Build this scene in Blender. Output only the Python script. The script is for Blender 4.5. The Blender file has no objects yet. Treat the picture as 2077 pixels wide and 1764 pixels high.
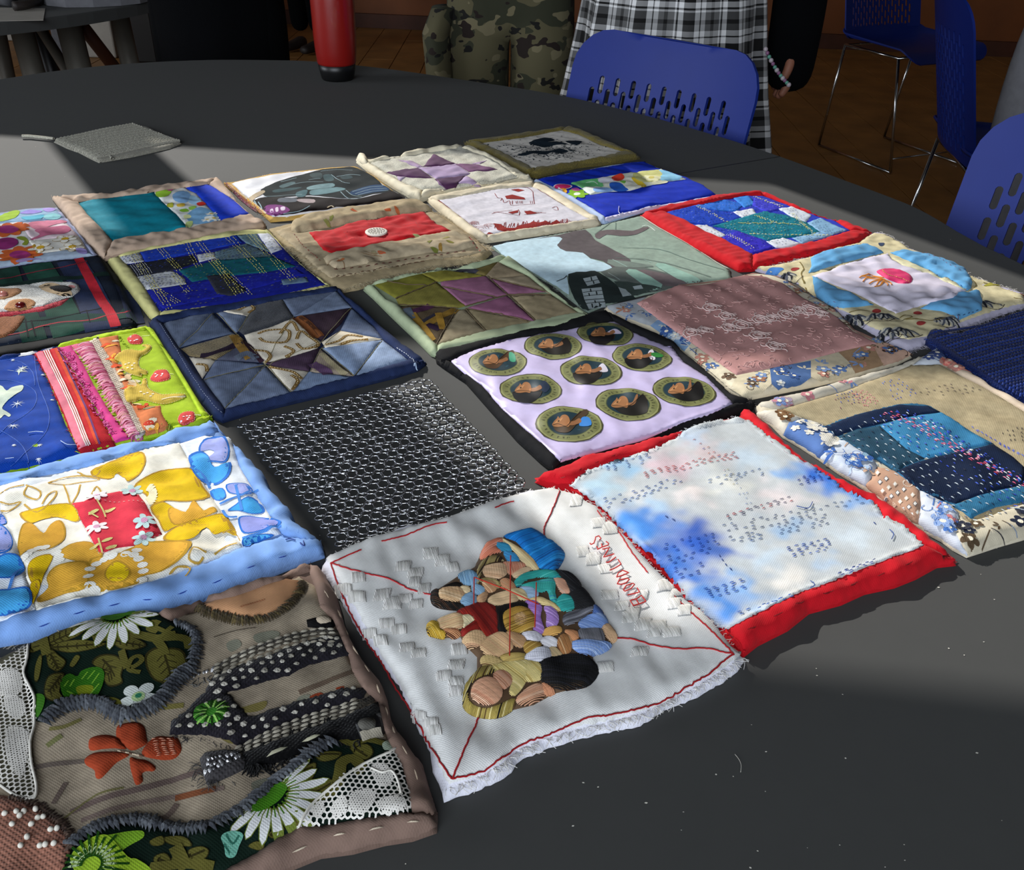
import bpy, bmesh, math, random
import numpy as np
from mathutils import Vector, Matrix
from mathutils.geometry import delaunay_2d_cdt

random.seed(7); np.random.seed(7)
SC = bpy.context.scene
COL = SC.collection
PI = math.pi

# ------------------------------------------------------------------ camera
F, PITCH, ROLL, CX, CY = 1952.85, 0.55714917, 0.0212841, 1038.5, 882.0
TZ = 0.74                                   # table top height
EYE = np.array([0.0, 0.0, TZ + 0.424])
_fw = np.array([0, math.cos(PITCH), -math.sin(PITCH)])
_rt = np.array([1.0, 0, 0]); _up = np.cross(_rt, _fw)
RT = _rt * math.cos(ROLL) + _up * math.sin(ROLL)
UP = -_rt * math.sin(ROLL) + _up * math.cos(ROLL)
cam = bpy.data.cameras.new('camera'); camo = bpy.data.objects.new('camera', cam); COL.objects.link(camo)
cam.sensor_width = 36; cam.lens = F * 36 / 2077; cam.clip_start = 0.02
M = Matrix(((RT[0], UP[0], -_fw[0], EYE[0]), (RT[1], UP[1], -_fw[1], EYE[1]), (RT[2], UP[2], -_fw[2], EYE[2]), (0, 0, 0, 1)))
camo.matrix_world = M
SC.camera = camo

# ------------------------------------------------------------------ light
SC.view_settings.view_transform = 'Standard'
SC.view_settings.look = 'None'
SC.view_settings.exposure = 0.0
SC.view_settings.gamma = 1.0
SC.view_settings.use_curve_mapping = False
wd = bpy.data.worlds.new('world'); SC.world = wd; wd.use_nodes = True
bg = wd.node_tree.nodes['Background']
bg.inputs[0].default_value = (0.62, 0.75, 1.0, 1); bg.inputs[1].default_value = 1.0
AZ, EL = math.radians(-57), math.radians(30)          # heading the sunlight travels in, and its height
sund = np.array([math.cos(AZ) * math.cos(EL), math.sin(AZ) * math.cos(EL), -math.sin(EL)])
sl = bpy.data.lights.new('sun', 'SUN'); so = bpy.data.objects.new('sun', sl); COL.objects.link(so)
sl.energy = 5.1; sl.angle = math.radians(0.13); sl.color = (1.0, 0.965, 0.91)
so.rotation_euler = Vector(sund).to_track_quat('-Z', 'Y').to_euler(); so.location = (-3, 5, 5)
def area(name, loc, target, sx, sy, power, col):
    l = bpy.data.lights.new(name, 'AREA'); l.shape = 'RECTANGLE'; l.size = sx; l.size_y = sy; l.energy = power; l.color = col
    o = bpy.data.objects.new(name, l); COL.objects.link(o); o.location = loc
    o.rotation_euler = (Vector(target) - Vector(loc)).to_track_quat('-Z', 'Y').to_euler()
    return o
area('rear_fill', (-1.0, -1.85, 1.95), (-0.9, 4, 0.1), 2.9, 2.1, 90, (0.88, 0.94, 1.0))  # added fill light behind the camera, lifts the shaded cloth
area('side_fill', (-7.05, 0.6, 2.2), (0, 1.2, 0.6), 3.4, 2.4, 165, (0.9, 0.95, 1.0))  # added fill light from the left, out of view

# ------------------------------------------------------------------ helpers
def lin(c):
    if isinstance(c, str):
        c = c.lstrip('#'); c = [int(c[i:i + 2], 16) / 255 for i in (0, 2, 4)]
    c = np.asarray(c, float)
    return np.where(c <= .04045, c / 12.92, ((c + .055) / 1.055) ** 2.4)

# windows on the photograph the outlines were measured in: x0, y0, scale
Z = dict(a1=(0, 0, .33702), a2=(600, 0, .33702), a3=(1100, 0, .28888), a4=(1600, 0, .29481), a5=(0, 360, .26962), a6=(440, 240, .26962),
         a7=(860, 240, .29851), a8=(1280, 360, .38373), b1=(0, 640, .22147), b2=(300, 560, .27925), b3=(720, 500, .24073), b4=(860, 620, .33702),
         b5=(440, 740, .31777), b6=(0, 840, .3274), b7=(0, 1180, .43332), b8=(640, 960, .44295), c1=(1080, 820, .43332), c2=(1480, 680, .28743),
         c3=(1180, 540, .34665), c4=(840, 1050, .25505), c5=(0, 1240, .29703), c6=(360, 1180, .33109), c7=(0, 500, .14742), c8=(1500, 440, .2778),
         d1=(1170, 1060, .11335), d2=(0, 0, .15888), d4=(880, 640, .17333), d5=(1180, 640, .17333), p=(0, 0, 1.0))
def V(k, s=None):
    """outline: 'x,y x,y ...' measured in window k -> photograph coordinates"""
    if s is None: k, s = 'p', k
    x0, y0, sc = Z[k]
    a = np.array([[float(t) for t in q.split(',')] for q in s.split()])
    return a * sc + (x0, y0)
def P(px, z):
    """points of the photograph -> world points at height z (array n x 2)"""
    px = np.atleast_2d(np.asarray(px, float)); z = np.broadcast_to(np.asarray(z, float), (len(px),))
    d = np.outer((px[:, 0] - CX) / F, RT) - np.outer((px[:, 1] - CY) / F, UP) + _fw
    t = (z - EYE[2]) / d[:, 2]
    return EYE[:2] + d[:, :2] * t[:, None]
def PY(px, y):
    d = ((px[0] - CX) / F) * RT - ((px[1] - CY) / F) * UP + _fw
    return EYE + d * (y / d[1])
def smooth(a, n=3, closed=True):
    a = np.asarray(a, float); N = len(a); out = []
    if N < 3: return a
    for i in range(N if closed else N - 1):
        if closed: p0, p1, p2, p3 = a[(i - 1) % N], a[i], a[(i + 1) % N], a[(i + 2) % N]
        else: p0, p1, p2, p3 = a[max(i - 1, 0)], a[i], a[i + 1], a[min(i + 2, N - 1)]
        for k in range(n):
            t = k / n
            out.append(.5 * ((2 * p1) + (p2 - p0) * t + (2 * p0 - 5 * p1 + 4 * p2 - p3) * t * t + (3 * p1 - p0 - 3 * p2 + p3) * t ** 3))
    if not closed: out.append(a[-1])
    return np.array(out)
def dens(a, step, closed=True):
    a = np.asarray(a, float); out = []; N = len(a)
    for i in range(N if closed else N - 1):
        p, q = a[i], a[(i + 1) % N]; n = max(1, int(math.ceil(np.linalg.norm(q - p) / step)))
        for k in range(n): out.append(p + (q - p) * k / n)
    if not closed: out.append(a[-1])
    return np.array(out)
def inside(poly, X, Y):
    r = np.zeros(X.shape, bool); n = len(poly); j = n - 1
    for i in range(n):
        xi, yi = poly[i]; xj, yj = poly[j]
        if yi != yj: r ^= ((yi > Y) != (yj > Y)) & (X < (xj - xi) * (Y - yi) / (yj - yi) + xi)
        j = i
    return r
def edist(poly, X, Y, closed=True):
    d = np.full(X.shape, 1e9); n = len(poly)
    for i in range(n if closed else n - 1):
        a = poly[i]; b = poly[(i + 1) % n]; v = b - a; L = v @ v
        if L < 1e-14: continue
        t = np.clip(((X - a[0]) * v[0] + (Y - a[1]) * v[1]) / L, 0, 1)
        d = np.minimum(d, (X - a[0] - t * v[0]) ** 2 + (Y - a[1] - t * v[1]) ** 2)
    return np.sqrt(d)
def wrink(X, Y, amp, scale, seed, ang=None, aniso=3.0):
    """soft cloth waviness"""
    rs = np.random.RandomState(seed); h = 0 * X
    for k in range(9):
        a = rs.uniform(0, 2 * PI); f = 2 * PI / (scale * rs.uniform(.6, 2.2)); kx, ky = math.cos(a) * f, math.sin(a) * f
        if ang is not None:
            c, s = math.cos(ang), math.sin(ang); u, v = kx * c + ky * s, -kx * s + ky * c
            u /= aniso; kx, ky = u * c - v * s, u * s + v * c
        h = h + np.sin(X * kx + Y * ky + rs.uniform(0, 6.28))
    return h * amp / 3
def prof(d, w):
    p = np.clip(d / w, 0, 1); return np.sqrt(1 - (1 - p) ** 2)
def tri(poly, step, holes=()):
    """triangulate a world outline with points inside it every step metres"""
    lo, hi = poly.min(0), poly.max(0); pts = [tuple(p) for p in poly]; nb = len(pts)
    if step:
        xs = np.arange(lo[0] + step * .5, hi[0], step); ys = np.arange(lo[1] + step * .5, hi[1], step * .87)
        if len(xs) and len(ys):
            X, Y = np.meshgrid(xs, ys); X = X + (np.arange(len(ys)) % 2)[:, None] * step * .5
            X, Y = X.ravel(), Y.ravel(); m = inside(poly, X, Y)
            X, Y = X[m], Y[m]
            if len(X):
                m = edist(poly, X, Y) > step * .45
                pts += list(zip(X[m], Y[m]))
    r = delaunay_2d_cdt([Vector((float(a), float(b))) for a, b in pts], [], [list(range(nb))], 1, 1e-7)
    return np.array([(v.x, v.y) for v in r[0]]), [tuple(f) for f in r[2]]

MATS = {}
def nodes(name):
    m = bpy.data.materials.new(name); m.use_nodes = True; nt = m.node_tree
    return m, nt, nt.nodes['Principled BSDF']
def ncol(nt, typ, **kw):
    n = nt.nodes.new(typ)
    for k, v in kw.items(): setattr(n, k, v)
    return n
def fabric(name, period=.0013, bump=.35, rough=.85, spec=.12, sheen=.0, var=.12, metal=0, twill=False, color=None, ang=30, depth=.0004, noise=140):
    m, nt, b = nodes(name); L = nt.links.new
    tc = ncol(nt, 'ShaderNodeTexCoord'); mp = ncol(nt, 'ShaderNodeMapping'); mp.inputs['Rotation'].default_value = (0, 0, math.radians(ang))
    L(tc.outputs['Object'], mp.inputs[0])
    if color is None:
        at = ncol(nt, 'ShaderNodeAttribute'); at.attribute_name = 'Col'; src = at.outputs['Color']
    else:
        at = ncol(nt, 'ShaderNodeRGB'); at.outputs[0].default_value = (*lin(color), 1); src = at.outputs[0]
    nz = ncol(nt, 'ShaderNodeTexNoise'); nz.inputs['Scale'].default_value = noise; nz.inputs['Detail'].default_value = 5
    L(mp.outputs[0], nz.inputs['Vector'])
    mr = ncol(nt, 'ShaderNodeMapRange'); mr.inputs[1].default_value = .3; mr.inputs[2].default_value = .7
    mr.inputs[3].default_value = 1 - var; mr.inputs[4].default_value = 1 + var
    L(nz.outputs[0], mr.inputs[0])
    mx = ncol(nt, 'ShaderNodeVectorMath', operation='SCALE'); L(src, mx.inputs[0]); L(mr.outputs[0], mx.inputs['Scale'])
    L(mx.outputs[0], b.inputs['Base Color'])
    sc = 2 * PI / (20 * period)
    w1 = ncol(nt, 'ShaderNodeTexWave', bands_direction='X'); w2 = ncol(nt, 'ShaderNodeTexWave', bands_direction='DIAGONAL' if twill else 'Y')
    for w in (w1, w2):
        w.inputs['Scale'].default_value = sc; w.inputs['Distortion'].default_value = .6; w.inputs['Detail'].default_value = 1
        L(mp.outputs[0], w.inputs['Vector'])
    ad = ncol(nt, 'ShaderNodeMath', operation='MULTIPLY' if not twill else 'MAXIMUM'); L(w1.outputs['Fac'], ad.inputs[0]); L(w2.outputs['Fac'], ad.inputs[1])
    if twill: nt.links.remove(ad.inputs[0].links[0]); ad.inputs[0].default_value = 0
    a2 = ncol(nt, 'ShaderNodeMath', operation='ADD'); L(ad.outputs[0], a2.inputs[0]); L(nz.outputs[0], a2.inputs[1])
    bp = ncol(nt, 'ShaderNodeBump'); bp.inputs['Strength'].default_value = bump; bp.inputs['Distance'].default_value = depth
    L(a2.outputs[0], bp.inputs['Height']); L(bp.outputs[0], b.inputs['Normal'])
    b.inputs['Roughness'].default_value = rough; b.inputs['Specular IOR Level'].default_value = spec
    b.inputs['Sheen Weight'].default_value = sheen; b.inputs['Sheen Roughness'].default_value = .5; b.inputs['Metallic'].default_value = metal
    MATS[name] = m; return m
def plain(name, color, rough=.5, metal=0, spec=.5, var=.08, scale=20, bump=0, coat=0):
    m, nt, b = nodes(name); L = nt.links.new
    tc = ncol(nt, 'ShaderNodeTexCoord'); nz = ncol(nt, 'ShaderNodeTexNoise'); nz.inputs['Scale'].default_value = scale; nz.inputs['Detail'].default_value = 6
    L(tc.outputs['Object'], nz.inputs['Vector'])
    rp = ncol(nt, 'ShaderNodeValToRGB'); c = lin(color)
    rp.color_ramp.elements[0].position = .3; rp.color_ramp.elements[0].color = (*np.clip(c * (1 - var), 0, 1), 1)
    rp.color_ramp.elements[1].position = .7; rp.color_ramp.elements[1].color = (*np.clip(c * (1 + var), 0, 1), 1)
    L(nz.outputs[0], rp.inputs[0]); L(rp.outputs[0], b.inputs['Base Color'])
    b.inputs['Roughness'].default_value = rough; b.inputs['Metallic'].default_value = metal; b.inputs['Specular IOR Level'].default_value = spec
    b.inputs['Coat Weight'].default_value = coat
    if bump:
        bp = ncol(nt, 'ShaderNodeBump'); bp.inputs['Strength'].default_value = bump; bp.inputs['Distance'].default_value = .002
        L(nz.outputs[0], bp.inputs['Height']); L(bp.outputs[0], b.inputs['Normal'])
    MATS[name] = m; return m

def mesh_obj(name, verts, faces, mat, parent=None, cols=None, smoothf=True, origin=None):
    me = bpy.data.meshes.new(name); v = np.asarray(verts, float)
    if origin is not None: v = v - np.asarray(origin, float)
    me.from_pydata(v.tolist(), [], faces); me.update()
    if smoothf: me.polygons.foreach_set('use_smooth', [True] * len(me.polygons))
    if cols is not None:
        at = me.color_attributes.new('Col', 'FLOAT_COLOR', 'CORNER')
        n = np.zeros(len(me.polygons), int); me.polygons.foreach_get('loop_total', n)
        c = np.ones((len(me.loops), 4), np.float32); cc = np.asarray(cols, float)
        if cc.ndim == 1: c[:, :3] = cc
        else: c[:, :3] = np.repeat(cc, n, axis=0)
        at.data.foreach_set('color', c.ravel())
    if mat is not None: me.materials.append(mat if not isinstance(mat, str) else MATS[mat])
    o = bpy.data.objects.new(name, me); COL.objects.link(o)
    if parent is not None: o.parent = parent
    return o
def empty(name, loc, label, cat, group=None, rz=0):
    o = bpy.data.objects.new(name, None); COL.objects.link(o); o.location = loc; o.rotation_euler = (0, 0, rz); o.empty_display_size = .05
    o['label'] = label; o['category'] = cat
    if group: o['group'] = group
    return o
def tag(o, label, cat, group=None):
    o['label'] = label; o['category'] = cat
    if group: o['group'] = group
    return o

fabric('cotton'); fabric('cotton_soft', rough=.85, bump=.2, sheen=.04, var=.06, period=.0011)
fabric('satin', rough=.42, spec=.4, bump=.12, sheen=.0, var=.05, period=.0009)
fabric('linen', period=.0013, bump=.5, depth=.0003, var=.16, rough=.95); fabric('twill', period=.0012, bump=.25, depth=.0002, twill=True, var=.16, rough=.9)
fabric('thread', period=.0006, bump=.3, rough=.65, spec=.25, sheen=.05, var=.1); fabric('thread_metal', period=.0007, bump=.3, rough=.3, spec=.8, metal=.8, var=.15)
fabric('sheer', period=.0011, bump=.5, depth=.0002, rough=.7, var=.05); fabric('wool', period=.002, bump=.7, depth=.0006, rough=1, spec=.05, sheen=.12, var=.25, noise=500)
fabric('gauze', period=.0013, bump=.45, depth=.0002, rough=.9, var=.06)

class Quilt:
    G = .0012
    def __init__(s, name, label, outline, T=.008, wr=(.0012, .05), seed=1, cat='quilt square', sm=0, edge=.010, jag=0, base=.35, group=None, lift=0, ang=None):
        T *= .68; s.lift = lift
        o = P(outline if not sm else smooth(outline, sm), TZ + lift + T * .6)
        o = dens(o, .003)
        rs = np.random.RandomState(seed)
        if jag: o = o + rs.uniform(-jag, jag, o.shape)
        s.out = o; s.T = T; s.seed = seed; s.z0 = TZ + lift; s.rs = rs
        c = o.mean(0); s.c = np.array([c[0], c[1], TZ + lift])
        s.root = empty(name, tuple(s.c), label, cat, group)
        s.lo = o.min(0) - .03; hi = o.max(0) + .03
        s.xs = np.arange(s.lo[0], hi[0], s.G); s.ys = np.arange(s.lo[1], hi[1], s.G)
        s.X, s.Y = np.meshgrid(s.xs, s.ys); m = inside(o, s.X, s.Y); d = np.where(m, edist(o, s.X, s.Y), 0)
        s.hm = np.where(m, T * (base + (1 - base) * prof(d, edge)) + wrink(s.X, s.Y, wr[0], wr[1], seed, ang) * np.clip(d / .01, .15, 1), .0004)
        s.B = {}; s.k = 0; s.lay = np.zeros(s.X.shape, np.int16)
    # --- sampling
    def h(s, x, y):
        fx = np.clip((x - s.lo[0]) / s.G, 0, len(s.xs) - 1.001); fy = np.clip((y - s.lo[1]) / s.G, 0, len(s.ys) - 1.001)
        i, j = fx.astype(int), fy.astype(int); u, v = fx - i, fy - j
        return (s.hm[j, i] * (1 - u) + s.hm[j, i + 1] * u) * (1 - v) + (s.hm[j + 1, i] * (1 - u) + s.hm[j + 1, i + 1] * u) * v
    def xy(s, px):
        z = np.full(len(px), s.z0 + s.T)
        for _ in range(5):
            w = P(px, z); z = .5 * z + .5 * (s.z0 + s.h(w[:, 0], w[:, 1]))
        return P(px, z)
    def pt(s, px, dz=0):
        w = s.xy(np.atleast_2d(px))[0]; return np.array([w[0], w[1], s.z0 + s.h(w[:1], w[1:])[0] + dz])
    def add(s, bucket, V_, F_, col, mat='cotton'):
        b = s.B.setdefault(bucket, dict(v=[], f=[], c=[], n=0, mat=mat))
        n = b['n']; b['v'].append(np.asarray(V_, float)); b['f'] += [tuple(i + n for i in f) for f in F_]; b['n'] += len(V_)
        c = lin(col) if isinstance(col, str) else np.asarray(col, float)
        b['c'].append(np.tile(c, (len(F_), 1)) if c.ndim == 1 else c)
    def backing(s, col, mat='cotton', name='backing', res=.004, jag=0):
        v, f = tri(s.out, res); return s._sheet(name, s.out, v, f, s.h(v[:, 0], v[:, 1]), col, mat, s.z0 + .0004, None)
    def _sheet(s, name, poly, v, f, z, col, mat, zb, label):
        n = len(v); V3 = np.c_[v, z + s.z0]; nb = len(poly)
        # skirt below the boundary
        kx = {}; idx = []
        for i, p in enumerate(v): kx.setdefault((round(p[0], 6), round(p[1], 6)), i)
        for p in poly: idx.append(kx.get((round(p[0], 6), round(p[1], 6))))
        f = list(f); idx = [i for i in idx if i is not None]; sk = []
        for i in idx: sk.append((V3[i, 0], V3[i, 1], zb if np.isscalar(zb) else zb(V3[i])))
        V3 = np.vstack([V3, np.array(sk)]); m = len(idx)
        A = sum(poly[i][0] * poly[(i + 1) % nb][1] - poly[(i + 1) % nb][0] * poly[i][1] for i in range(nb))
        for k in range(m):
            a, b = idx[k], idx[(k + 1) % m]; c, d = n + (k + 1) % m, n + k
            f.append((a, d, c, b) if A > 0 else (a, b, c, d))
        if callable(col):
            vc = col(V3[:, :2]); cc = None; o = mesh_obj(name, V3, f, mat, s.root, (1, 1, 1), origin=s.c)
            li = np.zeros(len(o.data.loops), int); o.data.loops.foreach_get('vertex_index', li)
            c4 = np.ones((len(li), 4), np.float32); c4[:, :3] = vc[li]; o.data.color_attributes['Col'].data.foreach_set('color', c4.ravel())
        else: o = mesh_obj(name, V3, f, mat, s.root, lin(col) if isinstance(col, str) else col, origin=s.c)
        if label: o['label'] = label
        return o
    def piece(s, name, px, col, puff=.0015, w=.004, lift=.0004, res=.0035, mat='cotton', wr=None, label=None, sm=0, jag=0, world=False, ang=None, dull=0, update=True):
        poly = px if world else s.xy(smooth(px, sm) if sm else dens(px, 12))
        if world and sm: poly = smooth(poly, sm)
        poly = dens(poly, res * .8)
        if jag: poly = poly + s.rs.uniform(-jag, jag, poly.shape)
        try: v, f = tri(poly, res)
        except Exception: return None
        if not len(f): return None
        pd = poly if len(poly) < 120 else poly[::2]
        hu = s.h(v[:, 0], v[:, 1]); d = edist(pd, v[:, 0], v[:, 1])
        s.seed += 1; fw = lambda X, Y, D: (wrink(X, Y, wr[0], wr[1], s.seed, ang) * np.clip(D / .004, .3, 1)) if wr else 0
        z = hu + lift + puff * prof(d, w) + fw(v[:, 0], v[:, 1], d)
        o = s._sheet(name, poly, v, f, z, col, mat, lambda p: max(p[2] - lift - .0012, s.z0 + .0003), label)
        if update:
            lo, hi = poly.min(0), poly.max(0)
            i0, i1 = np.searchsorted(s.xs, lo[0]), np.searchsorted(s.xs, hi[0]); j0, j1 = np.searchsorted(s.ys, lo[1]), np.searchsorted(s.ys, hi[1])
            if i1 > i0 and j1 > j0:
                X, Y = s.X[j0:j1, i0:i1], s.Y[j0:j1, i0:i1]; m = inside(pd, X, Y); D = edist(pd, X, Y)
                s.hm[j0:j1, i0:i1] += np.where(m, lift + puff * prof(D, w) + fw(X, Y, D), 0)
        return o
    # --- flat print
    def ink(s, px, col, sm=3, world=False, bucket='print', step=.0025, mat='cotton'):
        """a printed patch of colour lying in the cloth"""
        poly = px if world else s.xy(smooth(px, sm) if sm else dens(px, 10))
        poly = dens(poly, .003); s.k += 1
        sz = (poly.max(0) - poly.min(0)).max()
        try: v, f = tri(poly, step if sz > .006 else 0)
        except Exception: return
        z = s.h(v[:, 0], v[:, 1]) + s.z0 + s.layer(poly)
        s.add(bucket, np.c_[v, z], f, col, mat)
    def layer(s, poly, keep=True):
        lo, hi = poly.min(0) - s.G, poly.max(0) + s.G
        i0, i1 = np.searchsorted(s.xs, lo[0]), np.searchsorted(s.xs, hi[0]); j0, j1 = np.searchsorted(s.ys, lo[1]), np.searchsorted(s.ys, hi[1])
        if i1 <= i0 or j1 <= j0: return .0003
        X, Y = s.X[j0:j1, i0:i1], s.Y[j0:j1, i0:i1]; m = inside(poly, X, Y) | (edist(poly, X, Y) < s.G)
        if not m.any(): return .0003
        L = int(s.lay[j0:j1, i0:i1][m].max()) + 1; sub = s.lay[j0:j1, i0:i1]
        if keep: sub[m] = L
        return .00034 + .00005 * min(L, 22)
    def ribbon(s, px, col, width=.0008, sm=3, world=False, bucket='print', mat='cotton', closed=False):
        p = px if world else s.xy(smooth(px, sm, closed) if sm else np.asarray(px))
        p = dens(p, .0025, closed)
        if closed: p = np.vstack([p, p[:1]])
        if len(p) < 2: return
        t = np.gradient(p, axis=0); L = np.linalg.norm(t, axis=1, keepdims=True); L[L == 0] = 1; t /= L
        nrm = np.c_[-t[:, 1], t[:, 0]] * width / 2; s.k += 1
        a, b = p + nrm, p - nrm; v = np.vstack([a, b]); n = len(p)
        if width > .0034 and not closed: return s.ink(np.vstack([a, b[::-1]]), col, world=True, bucket=bucket, mat=mat, step=.0028)
        z = s.h(v[:, 0], v[:, 1]) + s.z0 + s.layer(np.vstack([a, b[::-1]]), width > .0016)
        s.add(bucket, np.c_[v, z], [(i, i + n, i + n + 1, i + 1) for i in range(n - 1)], col, mat)
    def w(s, c, ang, dist):
        """world point dist metres from px centre"""
        c = s.xy(np.atleast_2d(c))[0]; return c + dist * np.array([math.cos(ang), math.sin(ang)])
    def blob(s, c, rx, ry, rot, col, world=False, n=14, wob=0, **kw):
        c = np.asarray(c) if world else s.xy(np.atleast_2d(c))[0]; a = np.linspace(0, 2 * PI, n, endpoint=False)
        r = 1 + s.rs.uniform(-wob, wob, n); x, y = rx * r * np.cos(a), ry * r * np.sin(a); co, si = math.cos(rot), math.sin(rot)
        s.ink(np.c_[c[0] + x * co - y * si, c[1] + x * si + y * co], col, world=True, **kw)
    def petals(s, c, R, n, col, ccol=None, wid=.35, rot=0, cr=.3, line=None, world=False, **kw):
        c = np.asarray(c) if world else s.xy(np.atleast_2d(c))[0]
        for k in range(n):
            a = rot + 2 * PI * k / n; m = c + .58 * R * np.array([math.cos(a), math.sin(a)])
            if line: s.blob(m, R * .46, R * wid * 1.12, a, line, world=True, n=10, **kw)
            s.blob(m, R * .42, R * wid, a, col, world=True, n=10, **kw)
        if ccol: s.blob(c, R * cr, R * cr, 0, ccol, world=True, n=10, **kw)
    # --- threads
    def tube(s, pts3, r, col, bucket='stitching', mat='thread', k=5):
        p = np.asarray(pts3, float); n = len(p)
        if n < 2: return
        t = np.gradient(p, axis=0); L = np.linalg.norm(t, axis=1, keepdims=True); L[L == 0] = 1; t /= L
        up = np.array([0, 0, 1.0]); sd = np.cross(t, up); q = np.linalg.norm(sd, axis=1, keepdims=True); q[q == 0] = 1; sd /= q; u2 = np.cross(sd, t)
        rr = np.full(n, r) if np.isscalar(r) else np.asarray(r); V_ = []
        for j in range(k):
            a = 2 * PI * j / k; V_.append(p + (sd * math.cos(a) + u2 * math.sin(a)) * rr[:, None])
        V_ = np.stack(V_, 1).reshape(-1, 3); f = []
        for i in range(n - 1):
            for j in range(k):
                a, b = i * k + j, i * k + (j + 1) % k; f.append((a, b, b + k, a + k))
        s.add(bucket, V_, f, col, mat)
    def cord(s, px, r, col, bucket='cord', mat='thread', sm=3, dz=0, world=False, closed=False, wave=0):
        p = px if world else s.xy(smooth(px, sm, closed) if sm else np.asarray(px)); p = dens(p, max(r * 1.6, .002), closed)
        if closed: p = np.vstack([p, p[:1]])
        if wave: p = p + s.rs.uniform(-wave, wave, p.shape)
        z = s.h(p[:, 0], p[:, 1]) + s.z0 + r * .6 + dz; s.tube(np.c_[p, z], r, col, bucket, mat)
    def spike(s, a, b, r, col, bucket='stitching', mat='thread', arch=.0005):
        """one stitch: a small arched bead of thread from a to b (world xy)"""
        a, b = np.asarray(a, float), np.asarray(b, float); q = np.array([a, a + (b - a) * .3, a + (b - a) * .7, b]); t = b - a; L = math.hypot(*t)
        if L < 1e-6: return
        nm = np.array([-t[1], t[0]]) / L * r; z = s.h(q[:, 0], q[:, 1]) + s.z0
        z = z + np.array([.0001, arch + r, arch + r, .0001])
        V_ = [(*q[0], z[0])]
        for i in (1, 2): V_ += [(*(q[i] + nm), z[i] - r), (*q[i], z[i]), (*(q[i] - nm), z[i] - r)]
        V_.append((*q[3], z[3]))
        s.add(bucket, V_, [(0, 1, 2), (0, 2, 3), (1, 4, 5, 2), (2, 5, 6, 3), (4, 7, 5), (5, 7, 6)], col, mat)
    def run(s, px, col, L=.004, gap=.003, r=.00045, jit=.15, sm=3, world=False, bucket='stitching', mat='thread', arch=.0005, skip=0):
        p = px if world else s.xy(smooth(px, sm, False) if sm else np.asarray(px)); seg = np.linalg.norm(np.diff(p, axis=0), axis=1); cum = np.r_[0, np.cumsum(seg)]
        d = s.rs.uniform(0, gap); cols = col if isinstance(col, (list, tuple)) else [col]
        while d + L < cum[-1]:
            l = L * (1 + s.rs.uniform(-jit, jit)); e = [np.interp(x, cum, p[:, 0]) for x in (d, d + l)]; g = [np.interp(x, cum, p[:, 1]) for x in (d, d + l)]
            j = s.rs.uniform(-r, r, 4) * jit * 6
            if s.rs.rand() >= skip: s.spike((e[0] + j[0], g[0] + j[1]), (e[1] + j[2], g[1] + j[3]), r, cols[s.rs.randint(len(cols))], bucket, mat, arch)
            d += l + gap * (1 + s.rs.uniform(-jit, jit))
    def rows(s, quad, n, col, along=0, **kw):
        """n running-stitch rows across the four-cornered px patch"""
        q = s.xy(np.asarray(quad)); 
        for i in range(n):
            t = (i + .5) / n
            if along == 0: a, b = q[0] + (q[3] - q[0]) * t, q[1] + (q[2] - q[1]) * t
            else: a, b = q[0] + (q[1] - q[0]) * t, q[3] + (q[2] - q[3]) * t
            m = (a + b) / 2 + s.rs.uniform(-.0006, .0006, 2); s.run(smooth(np.array([a, m, b]), 4, False), col, world=True, **kw)
    def satin(s, px, ang, col, r=.0006, dome=.0025, w=.006, bucket='embroidery', mat='thread', sm=3, world=False, step=None, jit=.12, mixc=None):
        """padded satin stitch: threads side by side in direction ang, domed over the outline"""
        poly = px if world else s.xy(smooth(px, sm) if sm else np.asarray(px)); c = poly.mean(0); co, si = math.cos(ang), math.sin(ang)
        R_ = np.array([[co, si], [-si, co]]); q = (poly - c) @ R_.T; y = q[:, 1].min() + r * .6
        cols = [lin(col)] + ([lin(m) for m in mixc] if mixc else [])
        while y < q[:, 1].max():
            xs = []; n = len(q)
            for i in range(n):
                a, b = q[i], q[(i + 1) % n]
                if (a[1] > y) != (b[1] > y): xs.append(a[0] + (y - a[1]) * (b[0] - a[0]) / (b[1] - a[1]))
            xs.sort()
            for i in range(0, len(xs) - 1, 2):
                x0, x1 = xs[i] - r * .6, xs[i + 1] + r * .6
                if x1 - x0 < r: continue
                m = max(3, min(9, int((x1 - x0) / .0022) + 2)); X = np.linspace(x0, x1, m); pts = np.c_[X, np.full(m, y) + s.rs.uniform(-1, 1) * r * .15] @ R_ + c
                d = edist(poly, pts[:, 0], pts[:, 1]); ins = inside(poly, pts[:, 0], pts[:, 1]); d = np.where(ins, d, 0); d[0] = d[-1] = 0
                z = s.h(pts[:, 0], pts[:, 1]) + s.z0 + .0002 + dome * prof(d, w)
                cc = cols[0] if len(cols) == 1 or s.rs.rand() < .6 else cols[s.rs.randint(len(cols))]
                s.tube(np.c_[pts, z], r * (1 + s.rs.uniform(-jit, jit)), np.clip(cc * (1 + s.rs.uniform(-jit, jit)), 0, 1), bucket, mat, k=4)
            y += r * 1.55
        return poly
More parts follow.
